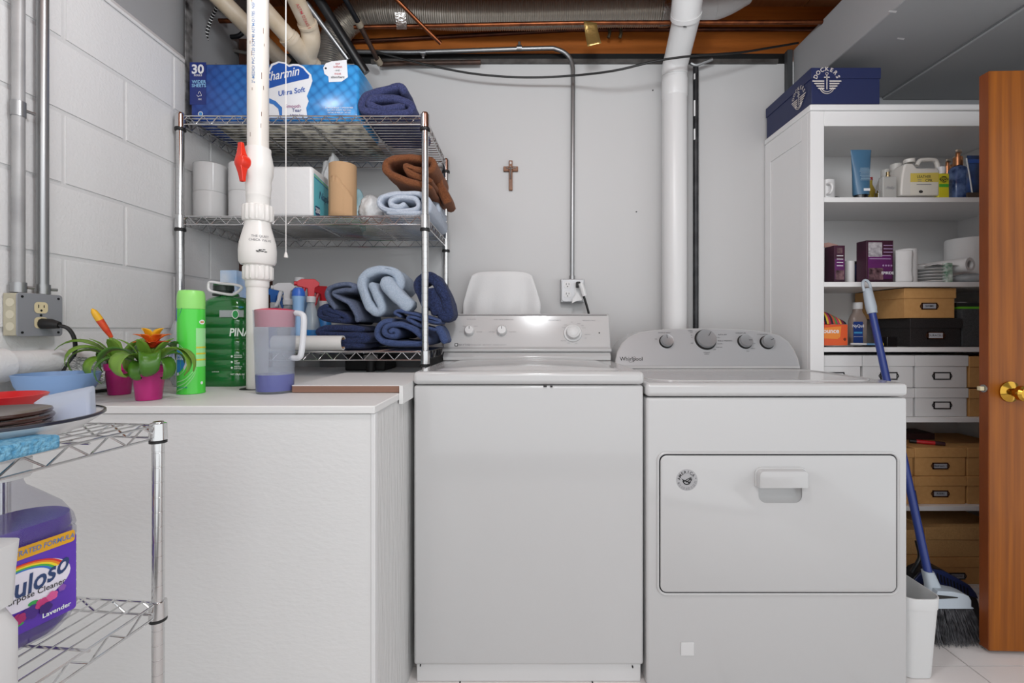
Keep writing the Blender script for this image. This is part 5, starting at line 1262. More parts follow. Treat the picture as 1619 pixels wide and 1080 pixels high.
# leaflet behind the bowl
tag(MB().grid(lambda u, v: P(96 + 68 * u + 5 * v, 596 - 32 * v + 8 * u - 3 * math.sin(u * 3), 1.212 + .02 * v), 8, 6).build('paper_leaflet', M('newsprint', '#dcdcda', .8, var=(130, .12, '#8a8a8a'), stretch=(1, 1, 4)), solid=.0008), 'printed paper leaflet leaning on the wall behind the blue bowl', 'leaflet')

# bromeliads in magenta pots
mag = M('magenta_pot', '#c70a7a', .35); potshell = M('clear_pot', '#e9e9ee', .12, clear=.975)
leafm = M('leaf_green', '#4d7f22', .32, var=(18, .8, '#35641b'), stretch=(1, 1, 1)); leaf2 = M('leaf_young', '#7fa03c', .4, var=(12, .7, '#5f8a2c'))
soil = M('soil', '#2a1d14', .95)
def leaf_mb(base, ang, length, up, droop, width, curl=0, seed=0):
    length *= 1.3; n = 12; pts = []; d = Vector((math.cos(ang), math.sin(ang), 0)); side = Vector((-d.y, d.x, 0))
    p = Vector(base); a = up; st = length / n
    for i in range(n + 1):
        pts.append(p.copy()); p = p + (d * math.cos(a) + Vector((0, 0, math.sin(a)))) * st; a -= droop / n * (1 + i * .18)
    vs = []
    for i, q in enumerate(pts):
        f = i / n; w = width * (.75 + .35 * math.sin(math.pi * min(1, f * 1.1))) * (1 if f < .75 else max(.04, (1 - f) / .25) ** .6)
        tw = side.copy(); tw.rotate(Matrix.Rotation(curl * f, 3, d))
        lift = Vector((0, 0, w * .35))
        vs += [q - tw * w + lift, q - tw * w * .5 + lift * .25, q, q + tw * w * .5 + lift * .25, q + tw * w + lift]
    fs = [(i * 5 + j, i * 5 + j + 1, i * 5 + j + 6, i * 5 + j + 5) for i in range(n) for j in range(4)]
    return MB().add(vs, fs)
def bromeliad(label, x, y, rtop, hpot, leaves, flower):
    t = thing('potted_bromeliad', label, 'plant', (x, y, CZ), 'bromeliads on the counter')
    pt = MB().lathe([(.0005, .001), (rtop * .72, .001), (rtop * .74, .003), (rtop * .92, hpot - .018), (rtop * .93, hpot - .0175), (rtop, hpot - .017), (rtop * 1.02, hpot), (rtop * .95, hpot), (rtop * .9, hpot - .012), (.0005, hpot - .012)], c=(x, y, CZ), n=36, cap=False).build('pot', mag, t)
    MB().lathe([(rtop * .76, .0005), (rtop * .97, hpot - .019)], c=(x, y, CZ), n=36, cap=False).build('clear_sleeve', potshell, pt)
    MB().lathe([(.0005, hpot - .010), (rtop * .9, hpot - .010)], c=(x, y, CZ), n=24, cap=False).build('soil', soil, pt)
    b = Vector((x, y, CZ + hpot - .012))
    for k in range(5):
        a = 2 * math.pi * k / 5
        leaf_mb(b + Vector((math.cos(a), math.sin(a), 0)) * .008, a, .075, 1.35, .5, .012).build('leaf', leaf2, t, solid=.0008)
    for k, (ang, ln_, up, dr, w) in enumerate(leaves):
        a = math.radians(ang)
        leaf_mb(b + Vector((math.cos(a), math.sin(a), 0)) * .012 + Vector((0, 0, .004 * (k % 4))), a, ln_, up, dr, w, curl=.3 * (k % 3 - 1)).build('leaf', leafm if k % 3 else leaf2, t, solid=.0008)
    flower(t, b)
    return t
red1 = M('bract_red', '#c8201c', .4, var=(40, .5, '#e0641c')); org = M('bract_orange', '#e07a1c', .4, var=(50, .5, '#d23c18')); yel = M('bract_yellow', '#e8b022', .4)
def spike(t, b):
    base = b + Vector((0, 0, .05)); tip = P(146, 489, 1.21)
    st = (tip - base).normalized(); sd = Vector((0, 1, 0)).cross(st).normalized()
    MB().tube([b, base.lerp(tip, .35)], .004, n=8).build('stem', leaf2, t)
    a0 = base.lerp(tip, .3)
    fl_ = MB().tube([a0.lerp(tip, f) for f in (0, .3, .6, .85, 1)], [.0045, .0075, .0085, .0075, .002], n=12).build('flower_spike', red1, t)
    MB().tube([a0.lerp(tip, f) for f in (.62, .8, .92, 1.02)], [.0086, .0082, .0068, .002], n=12).build('spike_tip', yel, fl_)
def rosette(t, b):
    c0 = b + Vector((.012, -.004, .055))
    MB().tube([b, c0], .007, n=8).build('stem', leaf2, t)
    for ring_, (n, up, ln_, mt) in enumerate(((6, .75, .032, red1), (6, 1.05, .036, org), (4, 1.35, .036, yel))):
        for k in range(n):
            a = 2 * math.pi * (k + ring_ * .5) / n
            leaf_mb(c0 + Vector((math.cos(a), math.sin(a), 0)) * .003 + Vector((0, 0, .006 * ring_)), a, ln_, up, .5, .0095).build('bract', mt, t, solid=.0008)
X_, R_ = cyl_fit(163, 214, 1.25)
bromeliad('bromeliad with a single red and yellow flower spike in the left magenta pot', X_, 1.25, R_, PZ(577, 1.19) - CZ,
          [(205, .125, 1.25, 1.2, .0125), (160, .10, 1.3, 2.0, .012), (150, .12, 1.1, 2.6, .012), (235, .11, 1.1, 1.6, .014), (100, .13, 1.2, 1.4, .012), (60, .14, 1.2, 1.6, .013), (260, .11, .8, 2.6, .013), (190, .10, .6, 2.4, .010), (20, .10, 1.3, 1.5, .012), (212, .12, 1.15, 2.0, .011)], spike)
X_, R_ = cyl_fit(206, 264, 1.155)
bromeliad('bromeliad with a red and orange rosette flower in the right magenta pot', X_, 1.155, R_, PZ(580, 1.11) - CZ,
          [(-4, .13, 1.15, 1.7, .0125), (-22, .11, .95, 2.6, .014), (-50, .135, 1.15, 3.0, .019), (-100, .12, 1.0, 2.9, .017), (-130, .115, .95, 1.9, .016), (-165, .12, 1.2, 1.9, .014), (160, .11, 1.1, 2.6, .013), (95, .13, 1.2, 1.8, .014), (62, .08, 1.3, 1.6, .014), (-8, .135, 1.15, 2.0, .011), (-75, .09, .75, 2.6, .012), (130, .12, 1.2, 2.0, .013)], rosette)

# ------------------------------------------------------------------ dishes and sponge on the cart top
zs = ZT + .0026
pcx, pcy, prr = -.772, .665, .128
pl = thing('serving_platter', 'round white serving platter with a dark rim on the wire cart', 'platter', (pcx, pcy, zs))
white_d = M('white_ceramic', '#dcdcdc', .2)
MB().lathe([(.0005, .001), (.07, .0), (.075, .003), (prr * .8, .012), (prr, .030), (prr, .0335), (prr * .78, .017), (.07, .008), (.0005, .007)], c=(pcx, pcy, zs), n=56, cap=False).build('dish', white_d, pl)
MB().lathe([(prr * .992, .0295), (prr * 1.012, .0315), (prr * 1.01, .035), (prr * .985, .0352)], c=(pcx, pcy, zs), n=56, cap=False).build('rim_band', M('dark_rim', '#1d2030', .2), pl)
brn = M('brown_plate', '#3d2620', .18)
for k in range(4):
    cxp, cyp, rp_ = -.766 - .003 * (k % 2), .655, .074
    tag(MB().lathe([(.0005, .001), (rp_ * .6, .001), (rp_ * .93, .0055), (rp_ * .985, .007), (rp_, .0095), (rp_ * .985, .012), (rp_ * .93, .0105), (rp_ * .6, .005), (.0005, .004)], c=(cxp, cyp, zs + .0095 + k * .0078), n=64, cap=False).build('brown_plate', brn, angle=80),
        'glossy dark brown plate on the platter, %s of its stack of four' % ('lowest', 'second from the bottom', 'third from the bottom', 'topmost')[k], 'plate', 'brown plates stacked on the platter')
# translucent container leaning behind the plates
cbx = thing('plastic_container', 'translucent bluish plastic container tilted behind the brown plates', 'container', P(96, 660, .73))
A = [P(50, 637, .735), P(140, 618, .76), P(142, 668, .72), P(78, 684, .70)]
off_ = Vector((-.02, .035, .006))
MB().loft([[*A], [a + off_ for a in A]]).build('tub', M('frosted_tub', '#c9d3e2', .4, clear=.35), cbx, bevel=.004)
MB().loft([[A[0].lerp(A[2], .42) + off_ * .3, A[1].lerp(A[3], .32) + off_ * .3, A[2] + Vector((-.01, 0, .004)) + off_ * .3, A[3] + Vector((.004, 0, .004)) + off_ * .3], [A[0].lerp(A[2], .42) + off_ * .9, A[1].lerp(A[3], .32) + off_ * .9, A[2] + off_ * .9, A[3] + off_ * .9]]).build('contents', M('blue_contents', '#8fb0e6', .4), cbx)
rbx, rby = PX(-22, .79), .81
tag(MB().lathe([(.0005, .0), (.03, .0), (.05, .02), (.062, .045), (.060, .046), (.047, .021), (.028, .003), (.0005, .003)], c=(rbx, rby, zs + .002), n=32, cap=False).build('red_bowl', M('red_dish', '#c41f24', .3)), 'small glossy red bowl at the back of the wire cart', 'bowl')
sg = M('blue_sponge', '#83bcd8', .9, bump=(220, 1.0, .006), var=(150, .35, '#4f93bb'))
sgo = MB().box(-.075, 0, -.11, 0, 0, .0195).build('sponge', sg, local=True, bevel=.004)
sgo.location = (PX(97, .632), .632, zs); sgo.rotation_euler = (0, 0, math.radians(-3))
tag(sgo, 'light blue porous sponge at the edge of the wire cart', 'sponge')

# purple cleaner bottle on the second tier
z2 = Z2 + .0026
FX, FY = -.778, .690
fb = thing('purple_cleaner_bottle', 'clear bottle of purple multi-purpose cleaner on the lower cart shelf', 'bottle', (FX, FY, z2), rz=math.radians(-16))
clearb = M('clear_bottle', '#cfcfd8', .06, clear=.9)
bwid, bdep, bH = .112, .165, .215
BS = [(.085, .125, .035, .0), (.098, .150, .04, .012), (bdep * .66, bdep, .045, .03)]
z = .035
while z < .150:
    BS += [(.108, .163, .045, z), (.108, .163, .045, z + .010), (.105, .159, .045, z + .0115), (.105, .159, .045, z + .0135)]; z += .015
BS += [(.108, .163, .045, .158), (.106, .160, .048, .172), (.095, .135, .046, .194), (.072, .088, .035, .216), (.052, .052, .0255, .232), (.046, .046, .0225, .240), (.046, .046, .0225, .25)]
rr_loft(BS, n=6).build('bottle', clearb, fb, local=True, angle=60)
LS = [(w * .95, d * .95, r, zz + .002) for w, d, r, zz in BS if zz < .172] + [(.100, .150, .045, .178)]
rr_loft(LS, n=6).build('liquid', M('purple_liquid', '#5a2fb4', .08, var=(6, .6, '#3f1f86')), fb, local=True, angle=60)
MB().lathe([(.0235, .246), (.0315, .247), (.033, .262), (.0325, .274), (.030, .277), (.0005, .277)], n=36).build('cap', M('white_cap', '#d6d6d6', .35), fb, local=True)
lx = .0552
def on_bottle(mb, u, v, lift=0): return mb.xform(face_mtx((lx + lift, u, v), (0, 1, 0), (0, 0, 1)))
on_bottle(flat_rect(.122, .118, .004), 0, .088).build('label', M('label_purple', '#6a3fc0', .35, var=(9, .6, '#4f2aa0')), fb, local=True)
lw_ = M('label_white', '#e6e2ee', .4)
on_bottle(flat_disc(.046, 30, 1.25, .72), -.004, .095, .0005).build('label_glow', lw_, fb, local=True)
for k, c in enumerate(('#d8342a', '#e88a20', '#efd62c', '#4fae48', '#3472c4')):
    r0, r1 = .050 - .0035 * k, .0465 - .0035 * k
    m = MB(); ns = 18
    m.add([(r * 1.05 * math.cos(math.pi * (.12 + .76 * i / ns)), r * .62 * math.sin(math.pi * (.12 + .76 * i / ns)), 0) for r in (r0, r1) for i in range(ns + 1)], [(i, i + 1, ns + 2 + i, ns + 1 + i) for i in range(ns)])
    on_bottle(m, -.004, .098, .0008).build('rainbow_stripe', M('rainbow%d' % k, c, .4), fb, local=True)
on_bottle(flat_rect(.118, .018, .004), .0, .145, .0006).build('banner', M('banner_yellow', '#e2a61e', .4), fb, local=True)
on_bottle(text_mb('CONCENTRATED FORMULA', .0105, .01, shear=.15, squash=.8), .004, .145, .0012).build('lettering', M('banner_blue', '#5a7fb8', .4), fb, local=True)
lt = text_mb('Fabuloso', .040, .02, shear=.1, squash=.74); lt.v = [Vector((v.x, v.y + .02 * (v.x / .06) ** 2 - .004, 0)) for v in lt.v]
on_bottle(lt, -.002, .099, .0012).build('lettering', M('label_navy', '#27406e', .35), fb, local=True)
lt = text_mb('Multi-Purpose Cleaner', .0118, .004, squash=.9); on_bottle(lt, -.002, .080, .0012).build('lettering', ink, fb, local=True)
rnd = random.Random(4)
for k, (u, v, r, c) in enumerate(((.006, .054, .010, '#4a2a86'), (.018, .060, .008, '#c63c7c'), (-.008, .052, .008, '#a8286a'), (.030, .065, .007, '#d85a96'), (.042, .071, .005, '#8a54b0'), (.022, .051, .008, '#3b2070'), (-.022, .054, .007, '#d03c5c'))):
    m = MB()
    for q in range(5):
        a = 2 * math.pi * q / 5 + k; d = shift(flat_disc(r * .55, 10), r * .5 * math.cos(a), r * .5 * math.sin(a)); d.v = [p + Vector((0, 0, .0001 * q)) for p in d.v]; m.add(d.v, d.f)
    on_bottle(m, u, v, .0012 + .0002 * k).build('flower_print', M('flower%d' % k, c, .4), fb, local=True, fixn=False)
for u, v, w, h in ((-.012, .044, .02, .006), (.008, .066, .012, .007)):
    on_bottle(flat_disc(1, 12, w / 2, h / 2), u, v, .001).build('leaf_print', M('leaf_print', '#3aa552', .4), fb, local=True)
on_bottle(text_mb('Lavender', .0095, .02), .036, .040, .0010).build('lettering', wh, fb, local=True)
on_bottle(text_mb('CAUTION:', .0085, .02), -.034, .040, .0010).build('lettering', wh, fb, local=True)
# white pump bottle at the frame edge
wbp = thing('white_bottle', 'plain white plastic bottle cut by the left edge of the picture', 'bottle', (PX(-42, .56), .555, z2))
wx_, wy_ = PX(-42, .56), .555
rr_loft([(.07, .06, .02, 0), (.074, .064, .02, .01), (.074, .064, .02, .10), (.055, .05, .02, .125), (.052, .048, .015, .128)], (wx_, wy_, z2), 5).build('body', enamel2, wbp)
rr_loft([(.066, .055, .012, .129), (.070, .06, .014, .17), (.074, .064, .014, .205), (.06, .05, .014, .207)], (wx_ - .002, wy_, z2), 5).build('cap', enamel2, wbp)
# ------------------------------------------------------------------ contents of the bookcase
BF = 1.868       # fronts of the boxes on the shelves
def storage_box(label, x0, x1, z0, z1, mat, lidmat, y0=BF, depth=.27, lidh=.34, holder=None, text=None, group=None, hmat=None, card=None, taper=0.004):
    t = thing('storage_box', label, 'box', ((x0 + x1) / 2, y0 + depth / 2, z0), group)
    zl = z1 - (z1 - z0) * lidh
    MB().box(x0 + taper, x1 - taper, y0 + taper, y0 + depth - taper, z0, zl + .004).build('body', mat, t, bevel=.001)
    ld = MB()
    ld.box(x0, x1, y0, y0 + depth, zl, z1); ld.build('lid', lidmat or mat, t, bevel=.0015)
    if holder:
        cx, cz, w, h = holder
        hf = MB()
        yy_ = y0 + taper - .0035
        for a, b, c, d in ((-w / 2, w / 2, h / 2 - .004, h / 2), (-w / 2, w / 2, -h / 2, -h / 2 + .004), (-w / 2, -w / 2 + .004, -h / 2, h / 2), (w / 2 - .004, w / 2, -h / 2, h / 2)):
            hf.box(cx + a, cx + b, yy_, yy_ + .0034, cz + c, cz + d)
        for s in (-1, 1):
            ring = [Vector((cx + s * (w / 2 + .0035 * math.sin(math.pi * i / 6) * 1.5), yy_ + .0015, cz - .008 + .016 * i / 6)) for i in range(7)]
            hf.tube(ring, .0016, n=6)
        ho = hf.build('label_holder', hmat or M('holder_black', '#1d1a19', .4, .5), t)
        flat_rect(w - .006, h - .006).xform(front((cx, yy_ + .0012, cz))).build('card', card or M('card_grey', '#a7aab2', .7), ho)
        if text: text_mb(text, h * .42, .01).xform(front((cx, yy_ + .0005, cz))).build('lettering', ink, ho, fixn=False)
    return t
whbox = M('white_card_box', '#dcdcdc', .6); tan = M('tan_card_box', '#cc9c62', .7, var=(60, .5, '#c39258')); tan2 = M('kraft_card_box', '#cda26b', .8, var=(160, .5, '#b88e5a')); blk_b = M('black_card_box', '#1d1a1b', .6, var=(220, .2, '#2b2829'))
bronze = M('holder_bronze', '#5a3a2a', .35, .7); whcard = M('card_white', '#d6d6d6', .7)
def bx(p): return PX(p, BF)
def bz(p): return PZ(p, BF)
hw, hh = .060, .024
zA = [(SH[3] + .0008, bz(613.8)), (bz(613.0), bz(562))]
for k, (zz0, zz1) in enumerate(zA):
    row = ('lower row', 'upper row')[k]
    yc = (641, 594.5)[k]
    for j, (a, b_) in enumerate(((1279.5, 1363), (1364, 1446.5), (1447.5, 1531.5))):
        if k == 0 and j == 0: pass
        nm = ('left', 'middle', 'right')[j]
        storage_box('white card storage box, %s one of the %s' % (nm, row), bx(a) if j else max(bx(a), BX0 + .022), bx(b_), zz0, zz1, whbox, whbox, holder=((bx(a) + bx(b_)) / 2 + .002, bz(yc), hw + .008, .030), group='white storage boxes', card=whcard, hmat=M('holder_iron', '#2c2c2e', .4, .5))
    storage_box('plain tan storage box beside the white boxes, %s' % row, bx(1532.5), bx(1600), zz0, zz1 - .004, tan, tan, group='tan storage boxes')
zB = [(SH[4] + .0008, bz(753.6)), (bz(753), bz(708))]
for k, (zz0, zz1) in enumerate(zB):
    row = ('lower', 'upper')[k]
    storage_box('tan storage box at the dryer side of the %s tan row' % row, bx(1362), bx(1445.8), zz0, zz1 - .002, tan, tan, group='tan storage boxes')
    storage_box('tan storage box with a written name card, %s tan row' % row, bx(1446.6), bx(1529), zz0, zz1, tan, tan, holder=(bx(1487.5), bz((781, 737)[k]), .062, .026), text=('RISERS', 'Bedroom 1')[k], hmat=bronze, group='tan storage boxes')
    storage_box('tan storage box by the door edge in the %s tan row' % row, bx(1530), bx(1612), zz0, zz1, tan, tan, group='tan storage boxes')
zC0 = SH[5] + .0008
storage_box('wide tan storage box with a black card holder on the bookcase floor', bx(1461), bx(1600), zC0, bz(882), tan, tan, holder=(bx(1514), bz(911.5), .064, .026), text='YELLOW', hmat=M('holder_black', '#1d1a19'), lidh=.36)
storage_box('deep kraft storage box on top of the wide tan box', bx(1463), bx(1590), bz(881.2), bz(834), tan2, tan2, lidh=.42)
storage_box('tan storage box at the lower left of the bookcase behind the broom', bx(1380), bx(1459.5), zC0, bz(878), tan, tan)
storage_box('kraft storage box above the lower left tan box behind the broom', bx(1382), bx(1460), bz(877), bz(838), tan2, tan2)
# shelf three
storage_box('black storage box with a bronze card holder on the third shelf', bx(1439), bx(1521.5), SH[2] + .0008, bz(503.5), blk_b, blk_b, depth=.20, holder=(bx(1480), bz(530.5), .066, .029), text='DURACELL', hmat=bronze, card=M('card_pale', '#c3c4ca', .6))
storage_box('tan storage box with a bronze card holder on top of the black box', bx(1430), bx(1512), bz(502.8), bz(455.5), tan, tan, depth=.28, holder=(bx(1470), bz(484), .062, .027), text='SWIMS', hmat=bronze)
fo = thing('foam_case', 'dark grey foam case at the right end of the third shelf', 'case', (bx(1545), 1.98, SH[2]))
MB().box(bx(1524.5), bx(1590), BF + .01, 2.10, SH[2] + .001, bz(488)).build('case', M('grey_foam', '#4c4e50', .95, var=(240, .4, '#3a3c3e'), bump=(200, .6)), fo, bevel=.006, seg=3)
fd2 = thing('folder_stack', 'dark folders with a bright green edge lying on the foam case', 'folder', (bx(1540), 1.98, bz(487)))
MB().box(bx(1525), bx(1588), BF + .02, 2.10, bz(487.8), bz(484.5)).build('green_folder', M('green_folder', '#6fc22e', .5), fd2)
MB().box(bx(1523), bx(1585), BF + .03, 2.10, bz(484.3), bz(478)).build('black_folder', M('black_folder', '#26272a', .5), fd2)
MB().box(bx(1522), bx(1540), BF + .03, 1.95, bz(477.8), bz(477)).build('paper', whcard, fd2)
# orange dryer-sheet box with a striped pouch on top
ob = thing('dryer_sheet_box', 'orange dryer sheet box at the left of the third shelf', 'box', (bx(1322), 1.93, SH[2]))
zb3 = SH[2] + .0008
MB().box(bx(1290), bx(1341.5), BF + .004, BF + .12, zb3 + .004, bz(513)).build('carton', M('orange_box', '#e2622a', .5, var=(8, .8, '#d8481e')), ob, bevel=.002)
MB().prism_xz([(bx(1296), bz(519)), (bx(1331), bz(516)), (bx(1329), bz(533)), (bx(1325), bz(536)), (bx(1296), bz(535))], BF + .0025, BF + .0035).build('flap', M('orange_flap', '#ea8a34', .5), ob)
text_mb('bounce', .026, .02).xform(front((bx(1312), BF + .0018, bz(523.5)))).build('lettering', wp_, ob, fixn=False)
flat_disc(.006, 14).xform(front((bx(1336.5), BF + .003, bz(536.5)))).build('recycle_mark', M('dark_orange', '#7a2c12', .5), ob)
pz_ = thing('striped_pouch', 'multicolour striped woven pouch on the orange box', 'pouch', (bx(1320), 1.93, bz(512)))
cols = ('#8c2346', '#d23c5a', '#1f1a22', '#d8b63c', '#b02850', '#2c2630', '#c8503c', '#4a8a4a', '#c23462', '#e0a040', '#7c1f3c', '#26222a')
body = MB()
def pouch(u, v):
    x = bx(1300) + (bx(1341) - bx(1300)) * u
    top = bz(491.5) + (bz(505) - bz(491.5)) * max(0, (u - .35) / .65) ** 1.3
    z = bz(512.3) + (top - bz(512.3)) * math.sin(math.pi * v) ** .6
    return Vector((x, BF + .01 + .10 * v, z))
for k, c in enumerate(cols):
    u0, u1 = k / len(cols), (k + 1) / len(cols)
    MB().grid(lambda u, v: pouch(u0 + (u1 - u0) * u + .0, v) + Vector((.006 * 0, 0, 0)), 2, 10).build('stripe', M('pouch%d' % k, c, .85), pz_, solid=.0015)
tag(blob((bx(1325), 2.09, SH[2] + .085), .030, .03, .085, 4.4, .2).build('dark_pouch', M('navy_foil', '#1f2d42', .3, bump=(40, .8)), angle=80), 'dark navy foil pouch standing behind the striped pouch', 'pouch')
nq = thing('medicine_bottle', 'clear medicine bottle with a white cap and blue label on the third shelf', 'bottle', (bx(1358), 1.96, SH[2]))
nx_, ny_ = PX(1357, 1.94), 1.945; nh = PZ(478, 1.93) - zb3
rr_loft([(.064, .036, .014, 0), (.068, .04, .016, .004), (.068, .04, .016, nh * .58), (.058, .036, .016, nh * .68), (.036, .03, .0149, nh * .78), (.034, .028, .0139, nh * .88)], (nx_, ny_, zb3)).build('bottle', M('smoky_pet', '#b9aaa2', .12, clear=.5), nq)
rr_loft([(.06, .034, .014, .003), (.062, .035, .015, nh * .2)], (nx_, ny_, zb3)).build('liquid', M('dark_syrup', '#201a20', .2), nq)
MB().lathe([(.018, nh * .85), (.0185, nh * .98), (.017, nh), (.0005, nh)], c=(nx_, ny_, zb3), n=20).build('cap', M('white_cap', '#d6d6d6'), nq)
flat_rect(.040, nh * .52, .003).xform(front((nx_ - .012, ny_ - .0208, zb3 + nh * .30))).build('label', M('nq_blue', '#1f3f86', .4), nq)
text_mb('NyQuil', .0165, .02).xform(front((nx_ - .012, ny_ - .0214, zb3 + nh * .46))).build('lettering', wp_, nq, fixn=False)
flat_rect(.034, .007).xform(front((nx_ - .012, ny_ - .0213, zb3 + nh * .31))).build('label_band', M('nq_light', '#4aa3d8', .4), nq)
flat_rect(.038, .001).xform(front((nx_ - .012, ny_ - .0213, zb3 + nh * .22))).build('label_rule', wp_, nq)
# papers, pens and a small black box in front of them
for k, (a, b_, y) in enumerate(((1306, 1352, 0), (1312, 1362, .004), (1300, 1340, .008))):
    o = tag(MB().grid(lambda u, v: Vector((bx(a) + (bx(b_) - bx(a)) * u + .01 * v, BF - .010 + .06 * v + .004 * k, zb3 + .0012 + .0016 * k + .004 * u * (k == 1) + .001 * math.sin(u * 5))), 8, 3).build('paper_sheet', M('paper_grey', '#bdbcbb', .7, var=(60, .3, '#8f8d8c')), solid=.0008), 'loose printed paper under the orange box, %s of the three' % ('lowest', 'middle', 'topmost')[k], 'paper', 'loose papers on the third shelf')
pn = thing('pen', 'white and blue pen lying on the third shelf papers', 'pen', (bx(1365), BF, zb3))
MB().cyl((bx(1348), BF + .012, zb3 + .012), (bx(1370), BF + .002, zb3 + .011), .0042, n=10).build('barrel', whp, pn)
MB().cyl((bx(1370), BF + .002, zb3 + .011), (bx(1384), BF - .004, zb3 + .0105), .004, n=10).build('grip', M('pen_blue', '#6f9cc4', .4), pn)
mk = thing('highlighter', 'black and yellow marker behind the broom handle', 'marker', (bx(1385), BF + .02, zb3))
MB().cyl((bx(1356), BF + .024, zb3 + .006), (bx(1392), BF + .018, zb3 + .006), .006, n=12).build('barrel', black_rub, mk)
MB().cyl((bx(1393), BF + .016, zb3 + .009), (bx(1400), BF + .016, zb3 + .009), .0082, n=12).build('cap', M('marker_yellow', '#d8c02a', .4), mk)
tag(MB().box(bx(1404), bx(1420.5), BF + .004, BF + .04, zb3, bz(532.5)).build('small_black_box', M('glossy_black', '#19191b', .2), bevel=.002), 'small glossy black box beside the black storage box', 'box')
# ------------------------------------------------------------------ shelf two
zb2 = SH[1] + .0008
prp = M('purple_print', '#4a2348', .4, var=(12, .6, '#6b2a6e')); prd = M('purple_dark', '#2c1a26', .45, var=(10, .5, '#4a2038'))
def purple_box(label, x0, xm, x1, ztop, depth, left):
    """carton turned a little: left flank from x0 to xm, front from xm to x1"""
    t = thing('heater_carton', label, 'box', ((bx(xm) + bx(x1)) / 2, BF + .05, zb2), 'purple cartons on the second shelf')
    A_ = Vector((bx(xm), BF, 0)); B_ = Vector((bx(x1), BF + .004, 0)); D_ = Vector((PX(x0, BF + depth), BF + depth, 0)); E_ = B_ + (D_ - A_)
    MB().loft([[v + Vector((0, 0, zb2)) for v in (A_, B_, E_, D_)], [v + Vector((0, 0, ztop)) for v in (A_, B_, E_, D_)]]).build('carton', prd, t, bevel=.001)
    h = ztop - zb2
    r = (B_ - A_).normalized(); w = (B_ - A_).length
    def put(mb, u, v, nm, m, lift=.0006): 
        n = r.cross(Vector((0, 0, 1))); o = A_ + r * (w * u) + Vector((0, 0, zb2 + h * v)) + n * lift
        return mb.xform(face_mtx(o, r, (0, 0, 1))).build(nm, m, t, fixn=False)
    put(flat_rect(w * .9, h * .55), .5, .36, 'front_print', prp)
    if left:
        put(flat_rect(w * .8, h * .26), .5, .2, 'photo_print', M('photo_print', '#8a6a70', .4, var=(50, .4, '#2a1820')), .001)
        for k in range(4): put(flat_rect(w * .6, h * .02), .52, .45 + .09 * k, 'text_rule', wp_, .001)
        put(flat_rect(w * .5, h * .15, .002), .5, .86, 'panel', M('photo_print', '#8a6a70'), .001)
    else:
        put(flat_rect(w * .52, h * .34, .002), .32, .78, 'spec_panel', M('spec_grey', '#c2bfc2', .5, var=(90, .3, '#98939a')), .001)
        for k in range(5): put(flat_rect(w * (.8 if k > 2 else .34), h * .022), .5 if k > 2 else .80, .88 - .08 * k, 'text_rule', M('lilac_rule', '#a98fb4', .5), .001)
        for k in range(4): put(flat_disc(w * .035, 12), .62 + .1 * k, .40, 'round_mark', M('lilac_rule', '#a98fb4'), .0012)
        put(flat_rect(w * .55, h * .28), .34, .20, 'photo_print', M('photo_print', '#8a6a70'), .001)
        put(text_mb('EPIRIDE', h * .09, .02), .78, .22, 'lettering', wp_, .0012)
    return t
purple_box('purple printed carton with an open top flap at the left of the second shelf', 1303.5, 1319, 1337, bz(388), .06, True)
tag(MB().prism_xz([(bx(1304), bz(383)), (bx(1321), bz(380)), (bx(1337), bz(384)), (bx(1337), bz(387.6)), (bx(1304), bz(387.6))], BF + .045, BF + .055).build('carton_flap', M('flap_pink', '#b48f86', .6)), 'pinkish open flap of cardboard above the left purple carton', 'cardboard')
purple_box('purple printed carton with a grey spec panel in the middle of the second shelf', 1354, 1370, 1413.5, bz(380), .05, False)
wc = tag(MB().lathe([(.016, 0), (.0175, .002), (.0175, PZ(413, 1.93) - zb2), (.015, PZ(413, 1.93) - zb2), (.015, .004), (.0005, .003)], c=(PX(1344.5, 1.93), 1.935, zb2), n=24, cap=False).build('white_cup', M('white_ceramic', '#dcdcdc')), 'small white cup between the two purple cartons', 'cup')
ncp = thing('blue_tin', 'navy tin with a dark lid behind the white cup', 'tin', (PX(1347, 2.05), 2.06, zb2))
MB().lathe([(.034, 0), (.0345, .002), (.0345, .095)], c=(PX(1349, 2.05), 2.06, zb2), n=28).build('tin', M('tin_navy', '#27325a', .4), ncp)
MB().lathe([(.036, .0955), (.036, .108), (.0005, .109)], c=(PX(1349, 2.05), 2.06, zb2), n=28).build('lid', black_rub, ncp)
pr = thing('paper_towel_roll', 'upright white paper towel roll with a ragged edge beside the purple carton', 'paper roll', (PX(1431, 1.93), 1.935, zb2))
MB().lathe([(.012, 0), (.039, 0), (.040, .003), (.040, PZ(395, 1.93) - zb2), (.012, PZ(395, 1.93) - zb2)], c=(PX(1431, 1.935), 1.935, zb2), n=32).build('roll', tissue, pr)
MB().grid(lambda u, v: Vector((PX(1417 + 24 * u + 3 * noise.noise(Vector((v * 4, 0, 3))) * u, 1.888), 1.892 - .012 * math.sin(u * 2.2), zb2 + .002 + (PZ(396, 1.89) - zb2 - .002) * v)), 8, 14).build('loose_sheet', tissue, pr, solid=.0006)
for k in range(5):
    tag(MB().lathe([(.0005, .0), (.035, .0), (.05, .006), (.058, .0085), (.058, .0102), (.049, .008), (.034, .003), (.0005, .003)], c=(PX(1471.5, 1.94), 1.94, zb2 + .0128 * k), n=36, cap=False).build('white_plate', M('white_ceramic', '#dcdcdc')), 'small white plate in the stack under the crumpled tissue, %s of five' % ('lowest', 'second lowest', 'middle', 'second from the top', 'topmost')[k], 'plate', 'small white plates on the second shelf')
